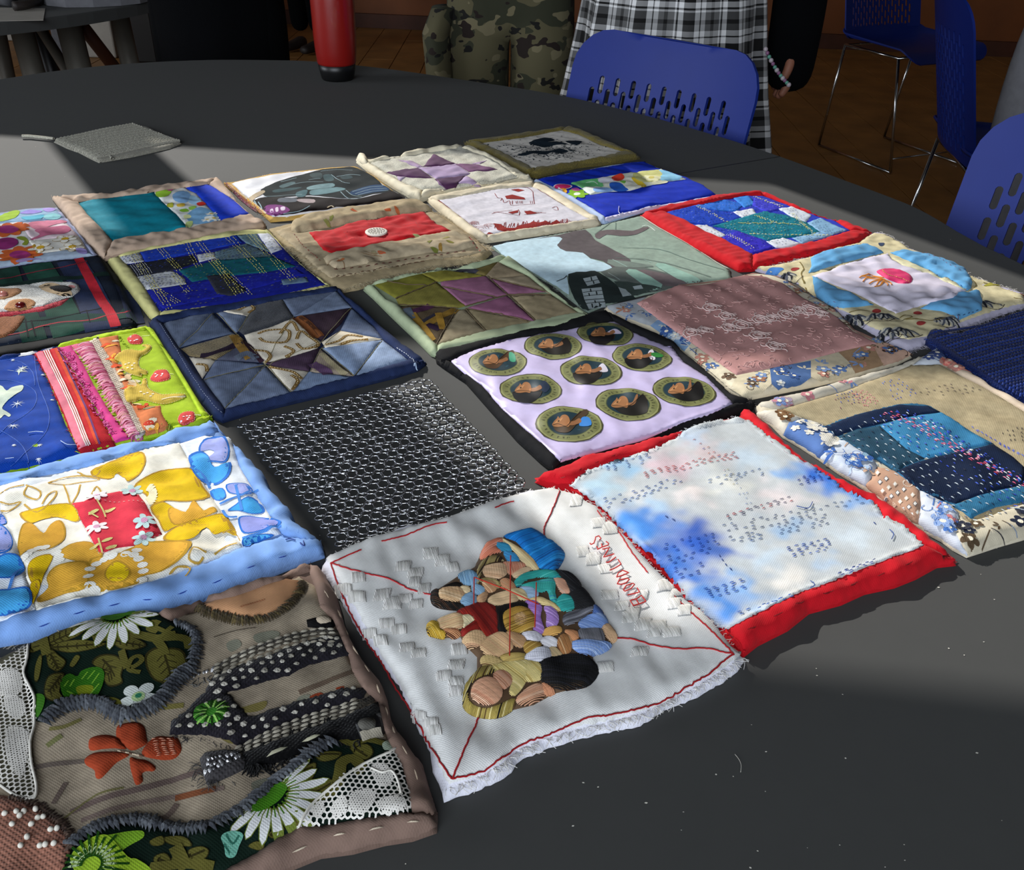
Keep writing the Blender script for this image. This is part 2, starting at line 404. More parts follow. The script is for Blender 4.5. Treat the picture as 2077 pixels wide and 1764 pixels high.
    def whip(s, px, width, spacing, col, r=.0007, bucket='edge_stitching', mat='thread', sm=3, arch=.001, slant=.3, world=False, mixc=None, closed=False):
        p = px if world else s.xy(smooth(px, sm, closed) if sm else np.asarray(px)); seg = np.linalg.norm(np.diff(p, axis=0), axis=1); cum = np.r_[0, np.cumsum(seg)]
        d = 0; cols = [col] + (mixc or [])
        while d < cum[-1]:
            a = np.array([np.interp(d, cum, p[:, 0]), np.interp(d, cum, p[:, 1])]); b = np.array([np.interp(d + .001, cum, p[:, 0]), np.interp(d + .001, cum, p[:, 1])])
            t = b - a; l = np.linalg.norm(t)
            if l > 1e-7:
                t /= l; n = np.array([-t[1], t[0]]); wd = width * (1 + s.rs.uniform(-.2, .2)) / 2
                s.spike(a - n * wd + t * wd * slant, a + n * wd - t * wd * slant + s.rs.uniform(-.0004, .0004, 2), r, cols[s.rs.randint(len(cols))], bucket, mat, arch)
            d += spacing * (1 + s.rs.uniform(-.2, .2))
    def fray(s, px, col, n=60, L=.006, r=.00018, out=1, bucket='frayed_threads', sm=0, world=False, dz=0, spread=1.0):
        p = px if world else s.xy(smooth(px, sm, False) if sm else np.asarray(px)); seg = np.linalg.norm(np.diff(p, axis=0), axis=1); cum = np.r_[0, np.cumsum(seg)]
        for i in range(n):
            d = s.rs.uniform(0, cum[-1] - .001); a = np.array([np.interp(d, cum, p[:, 0]), np.interp(d, cum, p[:, 1])]); b = np.array([np.interp(d + .001, cum, p[:, 0]), np.interp(d + .001, cum, p[:, 1])])
            t = b - a; t /= (np.linalg.norm(t) + 1e-9); nn = np.array([-t[1], t[0]]) * out; dr = nn + t * s.rs.uniform(-spread, spread); dr /= np.linalg.norm(dr); l = L * s.rs.uniform(.4, 1.5)
            q = np.array([a, a + dr * l * .5 + t * s.rs.uniform(-.3, .3) * l, a + dr * l + t * s.rs.uniform(-.5, .5) * l]); z0 = s.h(q[:1, 0], q[:1, 1])[0] + s.z0
            z = np.array([z0 - .0005, max(z0 - .0005 + s.rs.uniform(-1, 1) * .001, TZ + .0005), max(z0 - .002 * s.rs.rand(), TZ + .0006)]) + dz
            s.tube(smooth(np.c_[q, z], 2, False), r, col, bucket, 'thread', k=3)
    def lace(s, px, cell=.0028, r=.0003, col='#e6e2da', dense=None, bucket='lace_net', world=False, sm=2, dz=.0008):
        """open hexagonal net; holes are real"""
        poly = px if world else s.xy(smooth(px, sm)); lo, hi = poly.min(0), poly.max(0); hx = cell; hy = cell * .866; 
        segs = []
        ny = int((hi[1] - lo[1]) / (hy)) + 2; nx = int((hi[0] - lo[0]) / hx) + 2
        def nd(i, j, k):
            x = lo[0] + i * hx + (j % 2) * hx / 2; y = lo[1] + j * hy; return np.array([x, y + (hx * .29 if k else -hx * .29)])
        for j in range(ny):
            for i in range(nx):
                a, b = nd(i, j, 0), nd(i, j, 1); segs.append((a, b))
                o = (j % 2); segs.append((b, nd(i + o, j + 1, 0))); segs.append((b, nd(i + o - 1, j + 1, 0)))
        S = np.array(segs); S = S + s.rs.uniform(-.0001, .0001, S.shape); m = S.mean(1); k = inside(poly, m[:, 0], m[:, 1]); S = S[k]
        for a, b in S:
            t = b - a; l = np.linalg.norm(t); n = np.array([-t[1], t[0]]) / l * r; v = np.array([a + n, a - n, b - n, b + n])
            s.add(bucket, np.c_[v, s.h(v[:, 0], v[:, 1]) + s.z0 + dz], [(0, 1, 2, 3)], col, 'thread')
    def done(s):
        for nm, b in s.B.items():
            o = mesh_obj(nm, np.vstack(b['v']), b['f'], b['mat'], s.root, np.vstack(b['c']), origin=s.c, smoothf=nm not in ('lace_net',))
            o['kind'] = 'stuff'
        s.B = {}
        return s.root
def between(a, b, t): return np.asarray(a) + (np.asarray(b) - np.asarray(a)) * t
def quadpt(q, u, v):
    """photo point at (u, v) of a flat four-cornered patch (corners TL TR BR BL), perspective-true on the table"""
    w_ = P(q, TZ + .006); a = w_[0] + (w_[1] - w_[0]) * u; b = w_[3] + (w_[2] - w_[3]) * u; p = a + (b - a) * v
    return toPx(np.array([p[0], p[1], TZ + .006]))
def toPx(p):
    d = np.asarray(p, float) - EYE; z = d @ _fw; return np.array([CX + F * (d @ RT) / z, CY - F * (d @ UP) / z])

def dyed(q, base, blots):
    """cloth colour with soft dye stains: blots = (px, radius px, colour, strength)"""
    B = [(q.xy(np.atleast_2d(p))[0], r * (np.linalg.norm(np.r_[q.xy(np.atleast_2d(p))[0], TZ] - EYE)) / F, lin(c), k) for p, r, c, k in blots]
    b0 = lin(base)
    def f(W):
        out = np.tile(b0, (len(W), 1)); nx = wrink(W[:, 0], W[:, 1], .006, .02, 5); ny = wrink(W[:, 0], W[:, 1], .006, .02, 9)
        for c, r, col, k in B:
            d = np.hypot(W[:, 0] + nx - c[0], W[:, 1] + ny - c[1]) / r; a = (k * np.exp(-d ** 2.6))[:, None]; out = out * (1 - a) + col * a
        return out
    return f
def ang(k, s, ):
    """world heading of a short line measured in the photograph"""
    w = P(V(k, s), TZ + .01); d = w[1] - w[0]; return math.atan2(d[1], d[0])
def Rm(px, half):
    w = P(np.atleast_2d(px), TZ)[0]; d = np.array([w[0], w[1], TZ]) - EYE; return half * (d @ _fw) / F
def scatter(q, poly, n, fn, seed=1):
    w = q.xy(np.asarray(poly)); rs = np.random.RandomState(seed); lo, hi = w.min(0), w.max(0); k = 0
    for _ in range(n * 20):
        p = rs.uniform(lo, hi)
        if inside(w, np.array([p[0]]), np.array([p[1]]))[0] and edist(w, np.array([p[0]]), np.array([p[1]]))[0] > .003: fn(p, rs); k += 1
        if k >= n: break
def floral(q, poly, n, pal, seed=1, R=(.004, .009), line='#3a2a20'):
    def f(p, rs):
        r = rs.uniform(*R); c = pal[rs.randint(len(pal))]; t = rs.rand(); a = rs.uniform(0, 6)
        if t < .45: q.petals(p, r, 5, c, '#efe6cf', rot=a, world=True, line=line if rs.rand() < .5 else None)
        elif t < .7:
            for k in range(3): q.blob(p + r * .7 * np.array([math.cos(a + k), math.sin(a + k)]), r * .5, r * .2, a + k, c, world=True, n=8)
        elif t < .85:
            th = np.linspace(0, 4.5, 7); q.ribbon(np.c_[p[0] + r * .7 * np.cos(th + a), p[1] + r * .7 * np.sin(th + a)], line, .0006, world=True)
        else: q.ribbon(p + np.outer(np.linspace(-1, 1, 6), [math.cos(a), math.sin(a)]) * r, c, .0009, world=True)
    scatter(q, poly, n, f, seed)
# ------------------------------------------------------------------ materials of the room
plain('plank_wood', '#a06f38', rough=.5, var=.25, scale=6); plain('wall_wood', '#7a4217', rough=.6, var=.2, scale=3)
plain('wall_paint', '#8d8a84', rough=.9, var=.04); plain('dark_paint', '#3a3733', rough=.9)
plain('laminate', '#2b2c2a', rough=.88, var=.04, scale=60, spec=1.0); plain('laminate_edge', '#121212', rough=.5)
plain('blue_plastic', '#12297c', rough=.5, var=.03, spec=.3); plain('chrome', '#c8c8c8', rough=.18, metal=1, var=.03)
plain('black_plastic', '#0b0b0c', rough=.4); plain('red_plastic', '#8a120c', rough=.3, var=.05, spec=.6, coat=.3)
plain('grey_metal', '#6b675e', rough=.5, metal=.3); plain('white_board', '#a9a399', rough=.6); plain('brown_wood', '#4a2410', rough=.6, var=.2, scale=8)
plain('steel', '#d9dade', rough=.14, metal=1, var=.02); plain('dust', '#d8d4c8', rough=.9)
plain('black_cloth', '#050608', rough=1, spec=.1, bump=.3, scale=90); plain('skin', '#8f5c46', rough=.6, var=.08, scale=40)
plain('leather', '#2a2320', rough=.6, bump=.3, scale=60); plain('grey_cloth', '#6e6e72', rough=.95, spec=.1, bump=.4, scale=60); plain('hair_dark', '#1a120c', rough=.6, var=.3, scale=80)
def camo_mat():
    m, nt, b = nodes('camouflage'); L = nt.links.new; tc = ncol(nt, 'ShaderNodeTexCoord'); cur = None
    base = lin('#565139')
    rgb = ncol(nt, 'ShaderNodeRGB'); rgb.outputs[0].default_value = (*base, 1); cur = rgb.outputs[0]
    for i, (c, sc, th) in enumerate((('#303222', 9, .52), ('#6f684e', 12, .6), ('#1d130d', 15, .62), ('#0c0b08', 19, .66))):
        mp = ncol(nt, 'ShaderNodeMapping'); mp.inputs['Location'].default_value = (i * 3.1, i, 0); mp.inputs['Scale'].default_value = (1, 1, 1.6); L(tc.outputs['Object'], mp.inputs[0])
        n = ncol(nt, 'ShaderNodeTexNoise'); n.inputs['Scale'].default_value = sc; n.inputs['Detail'].default_value = 2; L(mp.outputs[0], n.inputs['Vector'])
        g = ncol(nt, 'ShaderNodeMath', operation='GREATER_THAN'); g.inputs[1].default_value = th; L(n.outputs[0], g.inputs[0])
        mx = ncol(nt, 'ShaderNodeMix', data_type='RGBA'); L(g.outputs[0], mx.inputs[0]); L(cur, mx.inputs[6]); mx.inputs[7].default_value = (*lin(c), 1); cur = mx.outputs[2]
    L(cur, b.inputs['Base Color']); b.inputs['Roughness'].default_value = .95; MATS['camouflage'] = m
camo_mat()
def plaid_mat():
    m, nt, b = nodes('plaid_cloth'); L = nt.links.new; uv = ncol(nt, 'ShaderNodeUVMap'); sp = ncol(nt, 'ShaderNodeSeparateXYZ'); L(uv.outputs[0], sp.inputs[0])
    def stripes(o):
        # weave repeat of 9 cm: broad white, grey and black bars with fine lines
        ml = ncol(nt, 'ShaderNodeMath', operation='MULTIPLY'); L(o, ml.inputs[0]); ml.inputs[1].default_value = 1 / .10
        fr = ncol(nt, 'ShaderNodeMath', operation='FRACT'); L(ml.outputs[0], fr.inputs[0])
        r = ncol(nt, 'ShaderNodeValToRGB'); r.color_ramp.interpolation = 'CONSTANT'; e = r.color_ramp.elements
        e[0].position = 0; e[0].color = (.02, .02, .02, 1); e[1].position = .16; e[1].color = (.85, .85, .85, 1)
        for p, v in ((.27, .02), (.30, .85), (.40, .25), (.52, .02), (.60, .3), (.74, .85), (.78, .04), (.82, .85), (.92, .02)):
            x = e.new(p); x.color = (v, v, v, 1)
        L(fr.outputs[0], r.inputs[0]); return r.outputs[0]
    mx = ncol(nt, 'ShaderNodeMix', data_type='RGBA'); mx.inputs[0].default_value = .5; L(stripes(sp.outputs[0]), mx.inputs[6]); L(stripes(sp.outputs[1]), mx.inputs[7])
    g = ncol(nt, 'ShaderNodeGamma'); g.inputs[1].default_value = 1.7; L(mx.outputs[2], g.inputs[0])
    L(g.outputs[0], b.inputs['Base Color']); b.inputs['Roughness'].default_value = .95; MATS['plaid_cloth'] = m
plaid_mat()

def box(name, lo, hi, mat, parent=None, bev=0, rz=0, piv=None):
    bm = bmesh.new(); bmesh.ops.create_cube(bm, size=1)
    for v in bm.verts: v.co = Vector([lo[i] + (v.co[i] + .5) * (hi[i] - lo[i]) for i in range(3)])
    if bev: bmesh.ops.bevel(bm, geom=bm.edges[:], offset=bev, segments=2, affect='EDGES', profile=.5)
    if rz: bmesh.ops.rotate(bm, cent=Vector(piv or (0, 0, 0)), matrix=Matrix.Rotation(rz, 3, 'Z'), verts=bm.verts)
    me = bpy.data.meshes.new(name); bm.to_mesh(me); bm.free(); me.materials.append(MATS[mat]); o = bpy.data.objects.new(name, me); COL.objects.link(o)
    if parent is not None: o.parent = parent
    return o
def struct(o): o['kind'] = 'structure'; return o
def tubeo(name, pts, r, mat, parent=None, k=8, sm=0, closed=False):
    p = smooth(np.array(pts, float), sm, closed) if sm else np.array(pts, float); n = len(p); t = np.gradient(p, axis=0); t /= (np.linalg.norm(t, axis=1, keepdims=True) + 1e-9)
    ref = np.array([0, 0, 1.0]) if abs(t[:, 2]).mean() < .8 else np.array([1.0, 0, 0]); a = np.cross(t, ref); a /= (np.linalg.norm(a, axis=1, keepdims=True) + 1e-9); b = np.cross(a, t)
    rr = np.full(n, r) if np.isscalar(r) else np.asarray(r); V_ = []
    for i in range(n):
        for j in range(k): q = 2 * PI * j / k; V_.append(p[i] + (a[i] * math.cos(q) + b[i] * math.sin(q)) * rr[i])
    f = [(i * k + j, i * k + (j + 1) % k, (i + 1) * k + (j + 1) % k, (i + 1) * k + j) for i in range(n - 1) for j in range(k)]
    f += [tuple(range(k))[::-1], tuple((n - 1) * k + j for j in range(k))]
    return mesh_obj(name, V_, f, mat, parent)
def lathe(name, prf, mat, parent=None, k=40):
    V_ = []; f = []; n = len(prf)
    for r, z in prf:
        for j in range(k): q = 2 * PI * j / k; V_.append((r * math.cos(q), r * math.sin(q), z))
    for i in range(n - 1):
        for j in range(k): f.append((i * k + j, i * k + (j + 1) % k, (i + 1) * k + (j + 1) % k, (i + 1) * k + j))
    f += [tuple(range(k))[::-1], tuple((n - 1) * k + j for j in range(k))]
    return mesh_obj(name, V_, f, mat, parent)

# ------------------------------------------------------------------ room shell
WA = math.atan(-.1405); H = 6.4
fl = struct(box('floor', (-7.3, -2.0, -.1), (6, 8.6, -.012), 'brown_wood'))
n = 0
for i in range(-34, 28):
    x0 = i * .19
    for j in range(4):
        y0 = .4 + j * 1.9 + (i % 3) * .63 - .6
        if x0 > 5: continue
        y1 = min(y0 + 1.896, 8.0); y0 = max(y0, 1.6)
        if y1 - y0 > .02 and x0 < -4.2 and y1 < 4: continue
        if y1 <= y0: continue
        if n < 300: box('plank', (x0 + .002, y0, -.012), (x0 + .187, y1, random.uniform(-.0012, 0)), 'plank_wood', fl); n += 1
struct(box('ceiling', (-7.4, -3.2, H), (6.2, 7.15, H + .1), 'dark_paint', rz=math.atan(-.1405), piv=(0, 7.1, 0)))
struct(box('wall_right', (5.9, -2, 0), (6, 8.6, H), 'wall_paint'))
# left wall, with an opening added for the side fill light
for a in (((-7.3, -2, 0), (-7.2, 8.6, 1.0)), ((-7.3, -2, 3.4), (-7.2, 8.6, H)), ((-7.3, -2, 1.0), (-7.2, -1.1, 3.4)), ((-7.3, 2.3, 1.0), (-7.2, 8.6, 3.4))): struct(box('wall_left', *a, 'wall_paint'))
for a in (((-7.3, -2, 0), (6, -1.9, .9)), ((-7.3, -2, 3.0), (6, -1.9, H)), ((-7.3, -2, .9), (-2.45, -1.9, 3.0)), ((.45, -2, .9), (6, -1.9, 3.0))): struct(box('wall_front', *a, 'wall_paint'))  # front wall, its opening added for the fill light behind the camera
# back wall: dark wood below, a band of high panes between mullions and a transom above
def wz(y0): return TZ + (7.1 - y0) / .7622 * math.tan(EL)
def wx(c): return (c - 4.608) / .9088 / math.cos(WA)
zs = dict(b0=wz(1.435), b1=wz(.985), a0=wz(.83), a1=wz(.395))
def wbox(name, u0, u1, z0, z1, mat='wall_paint', th=.05): return box(name, (u0, 7.1, z0), (u1, 7.1 + th, z1), mat, rz=WA, piv=(0, 7.1, 0))
wl, wr_ = -7.4, 6.2
struct(wbox('wall_back', wl, wr_, 0, 2.2, 'wall_wood')); struct(wbox('wall_back', wl, wr_, 2.2, zs['b0'])); struct(wbox('wall_back', wl, wr_, zs['a1'], H))
tr = struct(wbox('trim_1', wl, wr_, zs['b1'], zs['a0'], 'dark_paint'))
for nm, z0, z1, ops in (('b', zs['b0'], zs['b1'], ((-1.5, -.62), (-.50, .245), (.366, 1.265))), ('a', zs['a0'], zs['a1'], ((-1.4, -.55), (-.45, .20), (.335, 1.95)))):
    prev = wl
    for c0, c1 in ops:
        struct(wbox('wall_back' if prev == wl else 'trim_2', prev, wx(c0), z0, z1, 'wall_paint' if prev == wl else 'dark_paint')); prev = wx(c1)
    struct(wbox('wall_back', prev, wr_, z0, z1))
struct(box('baseboard_back', (wl, 7.07, 0), (wr_, 7.1, .09), 'brown_wood', rz=WA, piv=(0, 7.1, 0)))

# ------------------------------------------------------------------ the table
edge = P(V('0,160 140,140 280,127 420,121 530,121 640,124 780,138 920,158 1130,191 1302,231 1464,277 1580,315 1700,359 1821,404 1883,432 2077,535'), TZ)
rest = np.array([(.80, .72), (.90, .4), (.88, 0), (.75, -.35), (.35, -.58), (-.3, -.62), (-.9, -.45), (-1.3, -.05), (-1.5, .5), (-1.5, 1.05), (-1.33, 1.55)])
tout = smooth(np.vstack([edge, rest]), 4)
t = empty('round_table', (-.3, .8, 0), 'large dark grey laminate table spread with the textile squares', 'table')
def slab(name, out, z0, z1, mat, parent, r=.006, org=(0, 0, 0)):
    bm = bmesh.new(); vs = [bm.verts.new((p[0] - org[0], p[1] - org[1], z0 - org[2])) for p in out]; f = bm.faces.new(vs); bm.normal_update()
    if f.normal.z < 0: f.normal_flip()
    g = bmesh.ops.extrude_face_region(bm, geom=[f]); up = [v for v in g['geom'] if isinstance(v, bmesh.types.BMVert)]
    for v in up: v.co.z += z1 - z0
    f.normal_flip()
    bm.normal_update(); te = [e for e in bm.edges if all(abs(v.co.z - (z1 - org[2])) < 1e-6 for v in e.verts)]
    if r: bmesh.ops.bevel(bm, geom=te, offset=r, segments=3, affect='EDGES', profile=.5)
    me = bpy.data.meshes.new(name); bm.to_mesh(me); bm.free(); me.materials.append(MATS[mat]); o = bpy.data.objects.new(name, me); COL.objects.link(o); o.parent = parent
    return o
slab('tabletop', tout, TZ - .028, TZ, 'laminate', t, .004, (-.3, .8, 0))
for x, y in ((-1.0, 1.5), (.25, 1.2), (.45, 0), (-1.0, 0)):
    tubeo('leg', [(x + .3, y - .8, 0), (x + .3, y - .8, TZ - .03)], .028, 'black_plastic', t, 14)
a, b = P(V('1383,351 1582,317.5'), TZ); a = a + (a - b) * .9; d_ = (b - a); b = a + d_ * .995
nn = np.array([-d_[1], d_[0]]) / np.linalg.norm(d_) * .0009
mesh_obj('seam', [(*(a + nn), TZ + .0002), (*(a - nn), TZ + .0002), (*(b - nn), TZ + .0002), (*(b + nn), TZ + .0002)], [(0, 1, 2, 3)], 'laminate_edge', t, origin=(-.3, .8, 0))
dv, df = [], []
for i in range(170):
    p = P([(random.uniform(0, 2077), random.uniform(200, 1764))], TZ)[0]; r = random.uniform(.0002, .0006); n0 = len(dv); a = random.uniform(0, 6)
    for k in range(4): dv.append((p[0] + r * math.cos(a + k * PI / 2) * (1 if k % 2 else 1.8), p[1] + r * math.sin(a + k * PI / 2), TZ + .0003))
    df.append((n0, n0 + 1, n0 + 2, n0 + 3))
o = mesh_obj('dust_specks', dv, df, 'dust', t, origin=(-.3, .8, 0)); o['kind'] = 'stuff'
o = tubeo('hair', [(*q, TZ + .0005) for q in P(V('1490,1530 1498,1540 1503,1552 1502,1567'), TZ)], .00012, 'dust', sm=3, k=4); tag(o, 'short pale hair lying on the dark tabletop below the white stuffed-figure square', 'hair')

# ------------------------------------------------------------------ chairs
def panel(name, w, h, mp, parent, slots, corner=.07, step=.016, mat='blue_plastic'):
    """a moulded plastic sheet with oblong holes; mp bends flat (u,v) into shape"""
    out = []
    for cx, cy, a0 in ((w / 2 - corner, h - corner, 0), (-w / 2 + corner, h - corner, 90), (-w / 2 + corner * .6, corner * .6, 180), (w / 2 - corner * .6, corner * .6, 270)):
        c = corner if cy > h / 2 else corner * .6
        for k in range(6): a = math.radians(a0 + k * 18); out.append((cx + c * math.cos(a), cy + c * math.sin(a)))
    out = np.array(out); pts = [tuple(p) for p in out]; faces = [list(range(len(pts)))]; edges = []; sl = []
    for (x, y, rw, rh) in slots:
        s0 = len(pts); q = []
        for k in range(10):
            a = 2 * PI * k / 10 + PI / 10; q.append((x + rw * math.cos(a), y + rw * math.sin(a) + (rh if math.sin(a) > 0 else -rh)))
        sl.append(np.array(q)); pts += q; edges += [(s0 + k, s0 + (k + 1) % 10) for k in range(10)]
    xs = np.arange(-w / 2 + step / 2, w / 2, step); ys = np.arange(step / 2, h, step); X, Y = np.meshgrid(xs, ys); X, Y = X.ravel(), Y.ravel()
    m = inside(out, X, Y)
    for (x, y, rw, rh) in slots: m &= ~((abs(X - x) < rw + .003) & (abs(Y - y) < rh + rw + .003))
    pts += list(zip(X[m], Y[m])); edges += [(i, (i + 1) % len(out)) for i in range(len(out))]
    r = delaunay_2d_cdt([Vector(p) for p in pts], edges, [], 0, 1e-6); vv = np.array([(v.x, v.y) for v in r[0]]); ff = [f for f in r[2]]
    cen = np.array([vv[list(f)].mean(0) for f in ff]); keep = inside(out, cen[:, 0], cen[:, 1])
    for (x, y, rw, rh), q in zip(slots, sl):
        c = (abs(cen[:, 0] - x) < rw) & (abs(cen[:, 1] - y) < rh + rw); keep &= ~(c & inside(q, cen[:, 0], cen[:, 1]))
    ff = [tuple(f) for f, k in zip(ff, keep) if k]; o = mesh_obj(name, [mp(*p) for p in vv], ff, mat, parent)
    sd = o.modifiers.new('thick', 'SOLIDIFY'); sd.thickness = .006; sd.offset = 0
    es = o.modifiers.new('split', 'EDGE_SPLIT'); es.split_angle = math.radians(35)
    return o
def chair(loc, ang, label, first=None, group='blue perforated chairs'):
    if first is not None:
        r = first.copy(); COL.objects.link(r); r.location = loc; r.rotation_euler = (0, 0, ang); r['label'] = label
        for ch in first.children: c = ch.copy(); COL.objects.link(c); c.parent = r
        return r
    r = empty('plastic_chair', loc, label, 'chair', group, ang)
    sl = []
    for i in range(-9, 10):
        x = i * .0172
        for j in range(7):
            y = .298 - j * .043 - (.0215 if i % 2 else 0)
            if y > .03: sl.append((x, y, .0055, .0105))
    def mb(u, v):  # back: leans away and wraps round the sitter
        return (u, -.2 - .10 * (v / .38) - .0 + .30 * u * u * 2.2, .46 + v)
    panel('backrest', .41, .395, mb, r, sl)
    def ms(u, v): return (u, -.2 + v, .455 + .5 * u * u + (.03 * max(0, 1 - v / .08) ** 2) - (.04 * max(0, (v - .34) / .08) ** 2))
    panel('seat', .44, .42, ms, r, [], corner=.06, step=.03)
    for sx in (-1, 1):
        tubeo('leg', [(sx * .19, -.23, 0.008), (sx * .2, -.17, .44)], .006, 'chrome', r)
        tubeo('leg', [(sx * .19, .22, 0.008), (sx * .2, .14, .44)], .006, 'chrome', r)
        tubeo('floor_rail', [(sx * .19, -.23, .007), (sx * .19, .22, .007)], .006, 'chrome', r)
    tubeo('seat_frame', [(-.2, -.17, .44), (.2, -.17, .44), (.2, .14, .44), (-.2, .14, .44)], .006, 'chrome', r)
    tubeo('stretcher', [(-.19, .21, .06), (.19, .21, .06)], .004, 'chrome', r)
    return r
def chair_at(c, ang_deg, label, first=None):
    """ang: heading of the back's left-to-right line as seen from the table"""
    a = math.radians(ang_deg); n = np.array([math.sin(a), -math.cos(a)])    # towards the table (front of the chair)
    rz = math.atan2(n[1], n[0]) - PI / 2
    return chair((c[0] + n[0] * .27, c[1] + n[1] * .27, 0), rz, label, first)
ch1 = chair_at((.262, 1.845), -43, 'blue perforated plastic chair with its whole back showing, in front of the plaid cloth')
chair_at((.80, 1.25), -47, 'blue perforated plastic chair cut off by the right edge, nearest the camera', ch1)
chair((1.62, 4.25, 0), math.radians(205), 'dark blue chair far back, its seat on thin chrome legs above the wooden floor', ch1)
chair((1.36, 2.62, 0), math.radians(262), 'blue perforated chair seen edge on behind the nearest chair', ch1)
chair((2.5, 4.0, 0), math.radians(160), 'dark blue chair at the far right, mostly in shadow beside the edge-on chair', ch1)

# ------------------------------------------------------------------ bottle
r = empty('water_bottle', (-.366, 2.022, TZ), 'translucent red drinks bottle with a black base on the far side of the table', 'bottle')
lathe('base', [(.001, .0005), (.030, .0005), (.0325, .004), (.0355, .018), (.0372, .030), (.034, .031)], 'black_plastic', r)
lathe('body', [(.034, .029), (.0373, .0305), (.0385, .034), (.0405, .055), (.0418, .08), (.042, .11), (.0425, .15), (.041, .19), (.036, .205), (.03, .21)], 'red_plastic', r)
lathe('cap', [(.029, .21), (.033, .211), (.033, .24), (.029, .246), (.001, .247)], 'black_plastic', r)

# ------------------------------------------------------------------ people behind the table
def rings(name, secs, mat, parent, k=28, fold=0, nf=9, uv=False, seed=3, cap=True):
    """one continuous surface through elliptical sections (cx, cy, z, rx, ry)"""
    rs = np.random.RandomState(seed); V_ = []; f = []; n = len(secs); ph = rs.uniform(0, 6, 3); U = []
    for i, (cx, cy, z, rx, ry) in enumerate(secs):
        for j in range(k):
            a = 2 * PI * j / k; w = 1 + fold * (i / n) * (math.sin(nf * a + ph[0]) + .5 * math.sin((nf * 2 + 1) * a + ph[1]))
            V_.append((cx + rx * w * math.cos(a), cy + ry * w * math.sin(a), z)); U.append((a * .2, z))
    for i in range(n - 1):
        for j in range(k): f.append((i * k + j, (i + 1) * k + j, (i + 1) * k + (j + 1) % k, i * k + (j + 1) % k))
    if cap: f += [tuple(range(k)), tuple((n - 1) * k + j for j in range(k))[::-1]]
    o = mesh_obj(name, V_, f, mat, parent)
    if uv:
        l = o.data.uv_layers.new(name='UVMap')
        for p in o.data.polygons:
            us = [(U[o.data.loops[i].vertex_index]) for i in p.loop_indices]; mxu = max(u[0] for u in us)
            for i, u in zip(p.loop_indices, us): l.data[i].uv = (u[0] + (2 * PI * .2 if mxu - u[0] > .6 else 0), u[1])
    return o
def figure(name, parent, joints, mat, sub=2):
    """skin-modifier body: joints = list of (name, parent index, xyz, rx, ry)"""
    me = bpy.data.meshes.new(name); me.from_pydata([j[1] for j in joints], [(i, j[0]) for i, j in enumerate(joints) if j[0] is not None], []); me.update()
    o = bpy.data.objects.new(name, me); COL.objects.link(o); o.parent = parent; me.materials.append(MATS[mat])
    sk = o.modifiers.new('skin', 'SKIN'); sk.use_smooth_shade = True
    for i, j in enumerate(joints): me.skin_vertices[0].data[i].radius = (j[2], j[3] if len(j) > 3 else j[2])
    me.skin_vertices[0].data[0].use_root = True
    sb = o.modifiers.new('sub', 'SUBSURF'); sb.levels = sb.render_levels = sub
    return o
